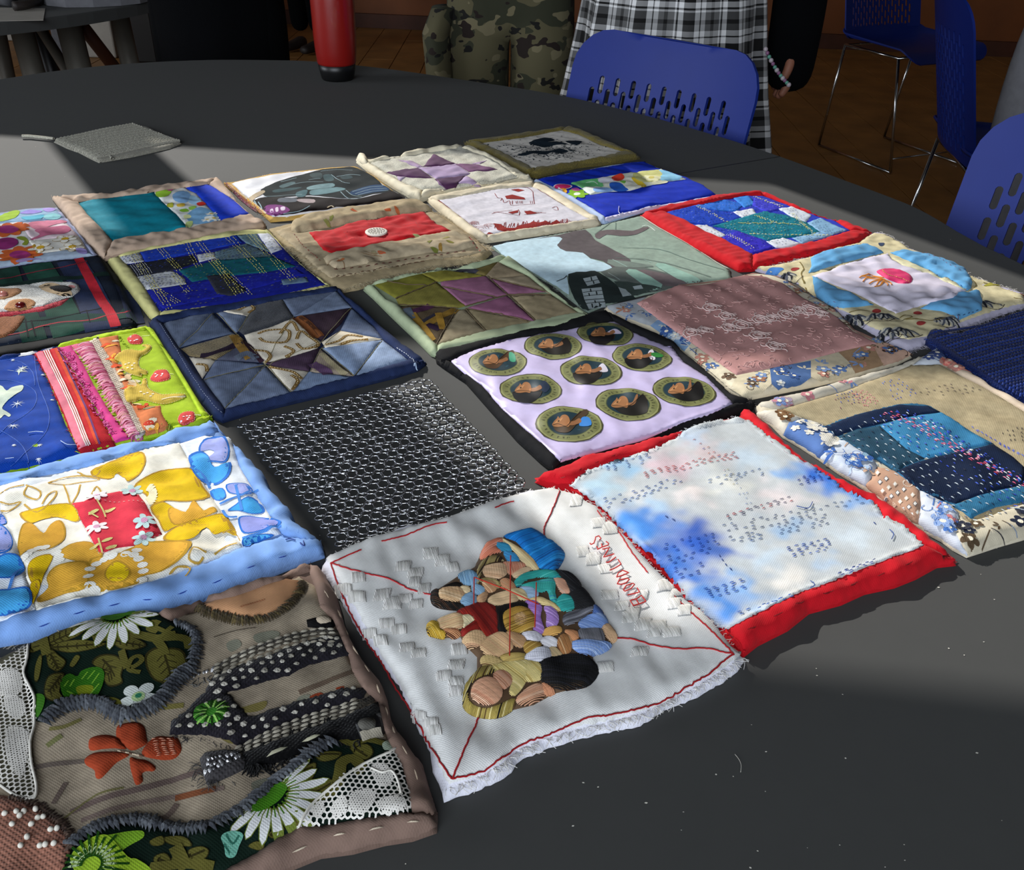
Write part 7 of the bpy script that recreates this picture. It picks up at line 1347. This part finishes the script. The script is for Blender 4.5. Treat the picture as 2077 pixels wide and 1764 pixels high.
def daisy(k, cx, cy, R, n, a0, a1, cc='#4f8a1c', tilt=0):
    c = q.xy(V(k, f'{cx},{cy}'))[0]
    for i in range(n):
        a = a0 + (a1 - a0) * i / (n - 1); e = np.array([math.cos(a), math.sin(a)]); L = R * q.rs.uniform(.9, 1.08)
        q.blob(c + e * L * .64, L * .38, R * .105, a, '#6f7c34', world=True, n=9); q.blob(c + e * L * .65, L * .35, R * .085, a, '#d9dada', world=True, n=9)
        q.ribbon(np.array([c + e * R * .25, c + e * R * .5]), '#4a7a1a', .0007, world=True, sm=0)
    return c
c = daisy('c5', 810, 42, .029, 12, -3.2, .15); I5('690,55 740,25 820,10 900,5 930,20 860,50 800,70 740,72', '#3f7418')
for k in range(5):
    a = -PI / 2 + .3 + k * 1.257; w0 = q.xy(V('c5', '945,585'))[0]; q.blob(w0 + .0068 * np.array([math.cos(a), math.sin(a)]), .0046, .0038, a, '#cdd4cf', world=True)
q.blob(V('c5', '945,585')[0], .0036, .0036, 0, '#a9c48c'); q.blob(V('c5', '947,580')[0], .0018, .0018, 0, '#2f7a5a')
I5('415,520 430,460 480,430 530,450 560,410 640,385 700,400 715,450 690,540 640,600 540,610 450,600', '#2f6a12'); I5('520,530 580,510 640,520 620,580 560,600', '#7c8a1c'); I5('235,590 280,570 310,600 290,680 240,740', '#2c5e10'); I5('700,600 760,590 820,610 830,650 780,670 720,640', '#5c5a20'); I5('1060,590 1110,540 1130,545 1100,600', OL)
for p in ('440,520 470,480', '480,520 510,470', '560,470 600,420', '600,470 650,410', '630,500 680,430', '460,550 560,600', '600,600 680,500'): q.ribbon(V('c5', p), '#7cae34', .0008)
# lower green patch
for p, m in (('1480,810 1540,795 1600,800 1580,830 1520,845 1485,835', '1490,815 1590,810'), ('1400,890 1440,860 1480,850 1475,900 1450,940 1420,930', '1410,890 1465,870'), ('1440,960 1500,920 1560,930 1570,960 1510,1010 1440,1020', '1450,1000 1560,940'), ('1640,770 1720,760 1750,800 1720,835 1680,830 1650,800', '1660,780 1720,820'), ('760,1200 830,1190 880,1205 900,1240 850,1240 790,1230', None), ('720,1290 770,1270 800,1300 780,1335 730,1330', '740,1300 790,1320'), ('800,1300 850,1270 870,1300 840,1340', None), ('880,1260 940,1240 980,1260 960,1300 900,1300', '890,1290 960,1260'), ('1255,1190 1280,1160 1330,1150 1325,1180 1290,1205', None), ('1160,1240 1200,1215 1240,1230 1220,1260', None), ('700,1215 760,1190 770,1230 720,1240', None)): leaf('b7', p, m)
for p, w in (('1400,1060 1480,1010 1560,980 1590,900 1600,850 1650,830 1690,870 1660,900', .006), ('1600,740 1650,760 1720,740 1800,760', .004), ('1380,1140 1430,1040', .004), ('700,1340 800,1330 900,1320 1000,1340', .005), ('820,1240 850,1300 870,1348', .006)): q.ribbon(V('b7', p), OL, w)
c = daisy('b7', 1275, 1005, .027, 12, -2.5, 1.0); B7('1180,1065 1210,1020 1270,970 1330,945 1345,975 1310,1030 1250,1070 1200,1085', '#44801a')
B7('1790,760 1820,745 1850,755 1840,785 1800,790', '#b9c9b4'); B7('1035,1200 1060,1175 1110,1170 1140,1190 1120,1240 1100,1290 1060,1290 1050,1240', '#6fae9a'); q.ribbon(V('b7', '1060,1185 1090,1230 1120,1190'), '#2f6a5a', .001); q.ribbon(V('b7', '1050,1230 1080,1280'), '#2f6a5a', .001)
for p, cc in (('440,1200 520,1185 600,1170 668,1168 670,1200 600,1240 530,1290 480,1300 450,1260', '#7fae2c'), ('330,1300 400,1220 470,1190 520,1200 600,1290 640,1300 700,1340 720,1400 600,1390 400,1400', '#9cc032')): B7(p, cc)
for i in range(16): a = -.6 + i * .26; w0 = q.xy(V('b7', '430,1330'))[0]; e = np.array([math.cos(a), math.sin(a)]); q.ribbon(np.array([w0 + e * .004, w0 + e * q.rs.uniform(.012, .020)]), '#1f4a10', .0012, world=True, sm=0); q.blob(w0 + e * .008, .003, .0008, a, '#b9cf9c', world=True, n=6)
# woven stems and red flower on linen
for p, w, c in (('160,870 250,855 400,840', .005, '#6b6058'), ('330,1080 500,1010 700,960 900,900 960,880', .006, '#6e5e58'), ('380,1120 550,1060 800,1010 950,985 1050,965', .005, '#7a6a62'), ('250,1040 310,940', .004, '#6a5c54'), ('700,1130 780,1100 830,1040', .005, '#6b5c54'), ('300,1110 450,1000 580,965', .002, '#6f6a44'), ('820,1015 920,990 1010,970', .006, '#7c4a30'), ('230,690 300,680 380,645', .004, '#767044'), ('220,770 290,720', .005, '#6f7048'), ('750,590 860,580', .006, '#7c7440'),
                ('1000,260 1100,230 1200,215', .001, '#4a4238'), ('1400,520 1600,440 1660,420', .006, '#6a5a4c')): q.ribbon(V('b7', p), c, w * .62, mat='linen')
for p in ('1190,250 1280,230 1310,250 1250,290 1200,285', '1060,290 1110,270 1130,300 1080,330', '1180,940 1260,920 1240,960 1190,980', '1400,540 1450,530 1440,570 1390,570'): B7(p, '#79796a', mat='linen')
for p in ('1450,540 1500,520 1520,545 1470,555', '1570,500 1610,490 1600,515'): B7(p, '#8c3c24')
for p in ('1030,730 1060,720 1130,700 1090,760', '1110,600 1200,570 1250,560 1230,600 1150,615'): B7(p, '#7a7040', mat='linen')
RF = '#963c22'
for p in ('800,790 860,765 930,758 985,790 1000,860 1005,900 960,930 900,950 850,920 800,880', '610,880 650,855 720,845 790,860 830,900 860,940 780,935 700,940 615,948', '580,1010 640,970 740,960 850,965 880,985 800,1030 740,1090 690,1140 655,1135 645,1085 590,1050', '890,1000 940,1010 1000,1020 1060,1060 1050,1090 1000,1090 970,1110 975,1160 930,1185 905,1120 890,1060', '970,960 1020,890 1080,855 1160,860 1210,865 1240,940 1200,1000 1130,1015 1050,1005 990,990'):
    q.piece('flower_petal', V('c5', p), RF, puff=.0010, w=.003, lift=.0004, mat='linen', sm=3, res=.003, label='rust red woven petal')
for k in range(9): q.run(V('c5', f'{1030+k*4},{880+k*14} {1110},{868+k*14} {1200+k*3},{880+k*12}'), '#c98a70', L=.003, gap=.0008, r=.0003)
for k in range(14): q.spike(q.xy(V('c5', f'{800+k*12},{950+k*3}'))[0], q.xy(V('c5', f'{830+k*12},{965+k*2}'))[0], .0005, random.choice(['#5a4030', '#b9a890', '#6f5040']), 'flower_centre')
# tweed strips, braids
def tweed(p, lab):
    q.piece('tweed', V('b7', p), '#1c1a20', puff=.002, w=.005, mat='wool', wr=(.0008, .012), jag=.0005, label=lab); a = V('b7', p); w = q.xy(a); lo, hi = w.min(0), w.max(0); n = 0
    for y in np.arange(lo[1], hi[1], .0058):
        for x in np.arange(lo[0], hi[0], .0066):
            pt_ = np.array([x + (.0033 if n % 2 else 0), y]) + q.rs.uniform(-.001, .001, 2)
            if inside(w, pt_[:1], pt_[1:])[0] and edist(w, pt_[:1], pt_[1:])[0] > .0016:
                r = q.rs.uniform(.0015, .0024); th = np.arange(6) * 1.047 + q.rs.uniform(0, 1); z0 = q.h(pt_[:1], pt_[1:])[0] + q.z0; rr = r * q.rs.uniform(.75, 1.2, 6); cc = random.choice(['#a8a49a', '#8f8b80', '#b9b5aa'])
                V_ = [(pt_[0], pt_[1], z0 + .0014)] + [(pt_[0] + rr[k] * math.cos(th[k]), pt_[1] + rr[k] * math.sin(th[k]), z0 + .0002) for k in range(6)]
                q.add('tweed_slubs', V_, [(0, k + 1, (k + 1) % 6 + 1) for k in range(6)], cc, 'wool')
        n += 1
tweed('960,520 1000,440 1100,400 1250,350 1400,290 1550,250 1610,260 1640,340 1560,360 1450,390 1350,440 1250,465 1130,500 1060,520 1120,580 1170,640 1300,590 1450,545 1600,500 1730,500 1700,545 1560,590 1400,640 1300,680 1200,730 1120,770 1060,740 950,715 850,715 790,715 800,660 880,600 920,550', 'black and white tweed strip shaped like a fork')
q.piece('print_motif', V('b7', '905,620 920,585 970,560 1020,556 1058,575 1062,605 1040,640 990,662 940,660 912,645'), '#3a7a26', puff=.0006, w=.003, lift=.0004, sm=2, label='round green flower cut-out')
w0 = q.xy(V('b7', '990,610'))[0]
for k in range(20): a = k * .314; e = np.array([math.cos(a), math.sin(a)]); q.ribbon(np.array([w0 + e * .003, w0 + e * .0098]), '#8fc060' if k % 2 else '#16380c', .0010, world=True, sm=0)
def braid(p, n=3, c=('#a39d8e', '#8c8678'), gap=7):
    for i in range(n):
        a = smooth(V('b7', p), 3, False) + (0, i * gap); q.run(a, list(c), L=.0052, gap=.0002, r=.0010, jit=.05, arch=.0003, bucket='braid', mat='thread', sm=0)
q.piece('braid_base', V('b7', '990,400 1100,340 1200,300 1350,250 1480,220 1600,225 1610,255 1480,250 1350,285 1200,340 1050,410 1010,440'), '#4c473f', puff=.001, w=.004, mat='wool'); braid('995,400 1100,345 1200,302 1350,250 1480,222 1600,228', 4, gap=8)
q.piece('braid_base', V('b7', '1090,790 1200,730 1350,660 1500,610 1700,550 1760,520 1750,560 1600,640 1450,690 1300,730 1180,790 1110,800'), '#4c473f', puff=.001, w=.004, mat='wool'); braid('1095,790 1200,728 1350,660 1500,608 1700,540', 6, gap=8)
q.piece('black_strip', V('b7', '1130,800 1250,760 1400,700 1550,650 1700,590 1770,560 1800,620 1820,700 1700,740 1560,750 1450,790 1300,850 1180,895 1140,870'), '#0a0a0b', puff=.003, w=.006, mat='wool', wr=(.0010, .01), jag=.0006, label='shaggy black woven strip')
q.run(V('b7', '1190,840 1300,790 1400,750 1520,710 1620,680'), ['#8c8a78', '#a6a48c'], L=.011, gap=.009, r=.0012, bucket='long_stitches')
q.fray(V('b7', '1130,870 1300,850 1450,790 1560,750 1700,735'), '#0c0c0d', 130, .006, r=.0004, out=-1); q.fray(V('b7', '1130,800 1250,760 1400,700 1550,650'), '#0c0c0d', 60, .004, r=.0004)
q.piece('black_label', V('b7', '1660,660 1720,635 1800,610 1815,690 1790,720 1690,735'), '#121214', puff=.0008, w=.003, mat='satin'); q.piece('grey_motif', V('b7', '1675,665 1700,640 1750,640 1760,665 1745,690 1700,695'), '#5c5a54', puff=.001, w=.003, lift=.0004, sm=2); q.ribbon(V('b7', '1690,725 1790,712'), '#a39c8c', .004)
q.piece('black_label', V('b7', '1435,180 1470,170 1530,165 1580,190 1560,215 1470,215 1440,212'), '#0e0e0f', puff=.0008, w=.003); q.piece('grey_motif', V('b7', '1480,175 1500,158 1540,165 1550,185 1500,195'), '#b0a28e', puff=.001, w=.003, lift=.0004, sm=2)
SV = ['#9a9a9c', '#c8c8cc', '#5a5a5c']
q.piece('silver_block', V('b7', '935,830 960,800 1050,785 1120,795 1150,830 1140,880 1080,910 1000,945 970,950 950,900'), '#3c3a3c', puff=.003, w=.005, mat='wool', label='dark woven block with silver thread')
for k in range(9): q.run(V('b7', f'{960+k*20},{905-k*10} {975+k*18},{850-k*6} {990+k*16},{805-k*2}'), SV, L=.003, gap=.0006, r=.0010, bucket='silver_thread', mat='thread_metal')
for k in range(5): q.run(V('b7', f'{905+k*22},{450-k*7} {915+k*22},{410-k*4}'), SV, L=.003, gap=.0006, r=.0010, bucket='silver_thread', mat='thread_metal')
q.fray(V('b7', '935,840 960,940 1080,930 1150,890'), '#4a4848', 50, .005, out=-1); q.fray(V('b7', '900,500 960,480 1040,460'), '#6a6864', 50, .006, r=.0004); q.fray(V('b7', '800,715 950,725 1100,770'), '#2c2a30', 60, .004, out=-1)
# grey wool edging
WG = ['#4c5056', '#5c6066', '#3f4248']
q.whip(V('c5', '305,765 370,715 420,668 500,640 560,630 640,632 710,650 780,700 850,735 950,700 1060,650 1120,605 1200,500 1260,440 1310,400'), .011, .0022, WG[0], r=.0014, mixc=WG[1:], arch=.0028, bucket='wool_edging', mat='wool')
q.whip(V('c5', '1310,400 1335,340 1345,260 1345,180 1290,120 1200,85'), .009, .0022, WG[0], r=.0013, mixc=WG[1:], arch=.0024, bucket='wool_edging', mat='wool')
q.whip(V('b7', '330,1240 380,1195 480,1145 560,1130 640,1120 740,1140 850,1162 950,1155 1000,1145 1080,1100 1150,1062 1250,975 1380,872 1480,795 1560,755'), .011, .0022, WG[0], r=.0014, mixc=WG[1:], arch=.0028, bucket='wool_edging', mat='wool')
# peach patch, pink velvet patch
q.piece('peach_patch', V('b6', '1225,1200 1350,1150 1450,1110 1550,1080 1650,1060 1750,1020 1860,1035 1870,1080 1840,1130 1800,1180 1690,1250 1600,1275 1500,1282 1350,1250 1270,1225'), '#b98a64', puff=.004, w=.012, mat='cotton_soft', wr=(.0006, .04), label='padded peach half circle')
q.ribbon(V('b6', '1490,1195 1560,1175 1640,1150'), '#a06c4c', .0012)
q.whip(V('b6', '1225,1205 1290,1240 1400,1270 1500,1290 1600,1282 1690,1258 1790,1195 1845,1135 1875,1080 1870,1040'), .007, .0016, '#3c3423', r=.0009, mixc=['#5c5034', '#4a4030'], arch=.0018, bucket='wool_edging', mat='wool')
q.piece('pink_velvet', V('b7', '-650,900 -200,930 0,1000 60,1010 150,1040 230,1090 290,1130 330,1180 335,1250 300,1340 200,1450 0,1600 -650,1750'), '#9a6a58', puff=.004, w=.012, mat='wool', wr=(.0008, .03), label='dusty pink velvet patch with pale beads')
bmv = []
for x, y in ((80, 1080), (115, 1080), (95, 1100), (180, 1110), (205, 1105), (170, 1070), (150, 1140), (240, 1165), (270, 1160), (190, 1240), (215, 1235), (60, 1140), (130, 1200), (255, 1230), (25, 1090), (100, 1240)):
    w = q.pt(V('b7', f'{x},{y}')[0]); o = lathe('bead', [(.0003, -.0015), (.0011, -.001), (.0014, 0), (.0011, .001), (.0003, .0015)], 'dust', q.root, 10); o.location = tuple(w - q.c + (0, 0, .0012)); o.rotation_euler = (.8, q.rs.rand(), q.rs.rand() * 3)
q.whip(V('b7', '60,1010 150,1035 230,1085 290,1130 330,1180 335,1250'), .006, .0018, '#4c3c34', r=.0009, mixc=['#5c4a40'], arch=.001, bucket='wool_edging', mat='wool')
# lace
q.piece('lace_backing', V('c5', '-200,330 0,330 205,235 190,330 160,430 200,560 215,650 240,750 230,800 215,900 250,1180 235,1285 120,1275 0,1195 -300,1100'), '#5d5a48', puff=.0006, w=.004)
q.lace(V('c5', '-200,400 0,380 200,230 165,430 240,600 240,790 205,930 250,1200 230,1290 100,1265 0,1190 -200,1100'), cell=.0030, r=.00042, dz=.0012); q.lace(V('c5', '0,430 90,400 150,450 150,560 60,600 0,560'), cell=.0014, r=.0004, dz=.0016); q.lace(V('c5', '40,820 120,800 200,840 190,1000 150,1150 60,1050'), cell=.0015, r=.0004, dz=.0016); q.lace(V('c5', '30,600 120,590 180,650 150,740 60,720'), cell=.0014, r=.0004, dz=.0016)
L2 = '1390,1170 1420,1110 1450,1060 1500,1010 1560,960 1630,890 1700,860 1780,820 1860,790 1890,900 1930,1075 1800,1095 1700,1110 1500,1140'
q.lace(V('b7', L2), cell=.0030, r=.00045, dz=.0012)
for p in ('1640,1000 1700,980 1760,990 1740,1060 1690,1100 1640,1080', '1760,1040 1830,1010 1890,1020 1900,1070 1800,1090', '1740,870 1800,860 1840,900 1830,960 1770,960', '1560,1040 1620,1010 1620,1090 1560,1110', '1450,1080 1520,1030 1500,1110'): q.lace(V('b7', p), cell=.0014, r=.0004, dz=.0016)
for p in ('1395,1165 1450,1062 1560,962 1700,862 1862,792', '1740,880 1790,900 1830,890 1860,930 1880,1000'): q.cord(V('b7', p), .0007, '#dcd8ce', bucket='lace_edge', dz=.001)
q.cord(V('c5', '200,235 190,330 165,430 205,520 240,600 235,690 240,785 210,900 220,1050 252,1190 235,1285 120,1272 0,1192'), .0008, '#dcd8ce', bucket='lace_edge', dz=.001)
# taupe satin binding
TP = '#7d675c'
for p in ('740,160 790,152 900,112 1000,75 1100,42 1250,5 1380,-60 1455,-85 1460,-50 1380,-25 1200,35 1100,70 950,105 870,155 800,185', '1455,-85 1500,-50 1530,-20 1580,80 1610,190 1640,270 1700,370 1750,430 1790,490 1815,560 1830,640 1860,700 1900,750 1980,860 2010,960 2050,1090 2000,1100 1930,1085 1910,960 1880,850 1820,750 1800,690 1770,560 1700,500 1650,420 1630,340 1600,270 1560,180 1500,120 1480,40 1450,-40',
          '2050,1090 2045,1150 1930,1190 1800,1210 1650,1250 1500,1270 1350,1330 1250,1390 1000,1480 700,1600 650,1560 850,1460 1060,1345 1200,1270 1300,1205 1400,1150 1560,1135 1700,1110 1800,1095 1925,1080'):
    q.piece('binding', V('b7', p), TP, puff=.0045, w=.008, mat='cotton_soft', wr=(.0013, .022), label='taupe satin binding')
q.run(V('b7', '1500,20 1590,150 1650,300 1740,440 1795,560 1840,680 1900,800 1950,900 1970,1010'), '#cdb8a0', L=.007, gap=.010, r=.0005, arch=-.0002); q.run(V('b7', '1980,1120 1800,1150 1560,1190 1400,1250 1250,1320'), '#d8c8b0', L=.007, gap=.012, r=.0005)
q.fray(V('b7', '-100,300 140,290 300,240'), '#c8c0b0', 20, .004)
q.done()
# ------------------------------------------------------------------ people and far furniture
def px_x(px, y): return PY((px, 60), y)[0]
p1_ = body((px_x(1035, 2.62), 2.62), math.radians(180), 'person in camouflage trousers and jacket standing behind the table', ('camouflage', 'camouflage', 'leather'), wide=1.0, stance=.082)
p2_ = body((px_x(447, 2.75), 2.75), math.radians(180), 'person in a long black skirt standing left of the red bottle', ('black_cloth', 'black_cloth', 'leather'), wide=1.0)
x0 = 0; rings('skirt', [(0, 0, 1.06, .13, .1), (0, 0, .98, .155, .12), (0, 0, .85, .172, .14), (0, 0, .6, .165, .145), (0, 0, .3, .185, .16)], 'black_cloth', p2_, fold=.03)
body((px_x(628, 6.35), 6.35), math.radians(150), 'person far back in dark trousers and boots, mostly hidden by the red bottle', ('black_cloth', 'black_cloth', 'leather'), wide=.9, stance=.07)
pp = body((px_x(1365, 2.2), 2.2), math.radians(186), 'person in a black top with a black and white plaid cloth round the hips', ('black_cloth', 'black_cloth', 'leather'), wide=1.0, hang=-1)
rings('plaid_wrap', [(0, 0, 1.02, .165, .13), (0, 0, .95, .178, .14), (0, 0, .88, .19, .15), (0, 0, .8, .2, .16), (0, 0, .7, .215, .17), (0, 0, .6, .235, .18), (0, 0, .45, .26, .2)], 'plaid_cloth', pp, k=96, fold=.09, nf=11, uv=True, cap=False)
rings('jacket', [(0, 0, 1.2, .17, .12), (0, 0, 1.05, .185, .135), (0, 0, .96, .20, .145), (.02, 0, .89, .212, .15)], 'camouflage', p1_, k=48, fold=.02, cap=False)
rings('pocket_flap', [(.165, .04, .80, .03, .05), (.185, .04, .74, .035, .075), (.175, .04, .60, .035, .075), (.155, .04, .55, .02, .06)], 'camouflage', p1_, k=20)
bd = empty('bead_bracelet', (0, 0, 0), 'string of pale green, pink and white beads on the black sleeve', 'bracelet')
a_, b_ = PY((1553, 100), 2.08), PY((1600, 172), 2.06); bd.location = tuple(a_)
for nm_, c_ in (('bead_white', '#b9aeb4'), ('bead_green', '#5fa08c'), ('bead_pink', '#8c5f84')): plain(nm_, c_, rough=.3)
for k in range(13):
    p = a_ + (b_ - a_) * k / 12 + (0, 0, -.006 * math.sin(k / 12 * PI)); bm = bmesh.new(); bmesh.ops.create_uvsphere(bm, u_segments=8, v_segments=6, radius=.0042 if k % 3 else .005); me = bpy.data.meshes.new('bead'); bm.to_mesh(me); bm.free()
    me.polygons.foreach_set('use_smooth', [True] * len(me.polygons)); me.materials.append(MATS[('bead_white', 'bead_pink', 'bead_green')[k % 3]]); o = bpy.data.objects.new('bead', me); COL.objects.link(o); o.parent = bd; o.location = tuple(p - a_)
# the second table, back left
tx, ty = -1.95, 3.25
t2 = empty('round_table', (tx, ty, 0), 'dark round table at the back left with a grey bag lying on it', 'table')
slab('tabletop', np.array([(tx + .92 * math.cos(a), ty + .92 * math.sin(a)) for a in np.linspace(0, 2 * PI, 72, endpoint=False)]), TZ - .03, TZ, 'laminate', t2, .004, (tx, ty, 0))
def leg_at(px, y, r, lean=0, mat='grey_metal', nm='leg'):
    x = PY((px, 100), y)[0]; tubeo(nm, [(x + lean - tx, y - ty, 0), (x - tx, y - ty, TZ - .03)], r, mat, t2, 12)
leg_at(52, 2.95, .032, .03); leg_at(148, 3.05, .036, .03); leg_at(253, 3.3, .030, .03); leg_at(85, 3.5, .026, .05, 'black_plastic'); leg_at(5, 3.4, .03, -.03)
x1, x2 = PY((165, 100), 3.1)[0], PY((255, 100), 3.3)[0]; tubeo('brace', [(x1 - tx, 3.1 - ty, TZ - .06), (x2 - tx + .01, 3.3 - ty, .40)], .020, 'brown_wood', t2); tubeo('brace', [(PY((85, 100), 3.4)[0] - tx, 3.4 - ty, TZ - .12), (x1 - tx + .02, 3.1 - ty, .34)], .018, 'grey_metal', t2)
b2 = empty('cloth_bag', (*P([(185, 5)], TZ)[0], TZ), 'flat grey cloth bag lying on the far dark table', 'bag')
c2 = P(V('95,12 285,8 300,-20 90,-40'), TZ); bl = b2.location
sb = slab('bag_body', smooth(c2, 4), TZ + .001, TZ + .035, 'grey_cloth', b2, .012, (bl[0], bl[1], TZ)); sb.location.z = 0
for vv in sb.data.vertices: pass
c3 = P(V('30,24 60,20 85,8 88,2 130,0'), TZ); tubeo('strap', [(p[0] - bl[0], p[1] - bl[1], .014) for p in c3], .012, 'leather', b2, sm=4)
rl = tubeo('cloth_roll', [(*p, TZ + .035) for p in P(V('-60,4 0,12 24,14'), TZ)], .034, 'grey_cloth', k=20); tag(rl, 'rolled grey cloth on the far dark table, at the left edge', 'cloth')
pp_ = slab('paper_sheet', P(V('-30,44 88,42 92,18 -30,16'), TZ), TZ + .0005, TZ + .0015, 'white_board', None, 0); tag(pp_, 'pale paper sheet under the cloth roll on the far dark table', 'paper')
def crate(px0, px1, rowb, h, name, label, cat, mat, d=.4, bev=.01):
    a = P([(px0, rowb)], 0)[0]; b = P([(px1, rowb)], 0)[0]; o = box(name, (a[0], a[1], .001), (b[0], a[1] + d, h), mat, bev=bev); tag(o, label, cat); return o
crate(112, 140, 112, .62, 'storage_box', 'narrow blue grey box on the floor behind the far table legs', 'box', 'grey_cloth')
crate(158, 240, 117, .66, 'storage_box', 'pale white box on the floor behind the far table', 'box', 'white_board', .5)
crate(0, 34, 83, .6, 'cupboard', 'yellowish cupboard end low behind the far table, at the left edge', 'cupboard', 'white_board', .3)
cb = empty('wooden_bench', (P([(306, 92)], 0)[0][0] + .03, P([(302, 92)], 0)[0][1] + .30, 0), 'brown wooden bench with a black seat beside the long black skirt', 'bench')
for nm_, lo_, hi_, mt_ in (('backrest', (-.17, .30, .42), (.22, .33, .80), 'brown_wood'), ('seat', (-.17, -.05, .38), (.22, .33, .43), 'black_plastic'), ('side_panel', (-.17, -.03, 0), (-.14, .33, .38), 'brown_wood'), ('side_panel', (.19, -.03, 0), (.22, .33, .38), 'brown_wood'), ('front_rail', (-.14, -.03, .25), (.19, 0, .36), 'wall_wood')):
    box(nm_, lo_, hi_, mt_, cb, .006)
bk = crate(272, 322, 128, .30, 'black_crate', 'low black crate on the floor in front of the wooden bench', 'crate', 'black_plastic', .3)
# grey garment at the right edge
g = body((1.18, 2.05), math.radians(150), 'person in grey clothes standing at the right edge, mostly out of view', ('grey_cloth', 'grey_cloth', 'leather'), wide=1.0)
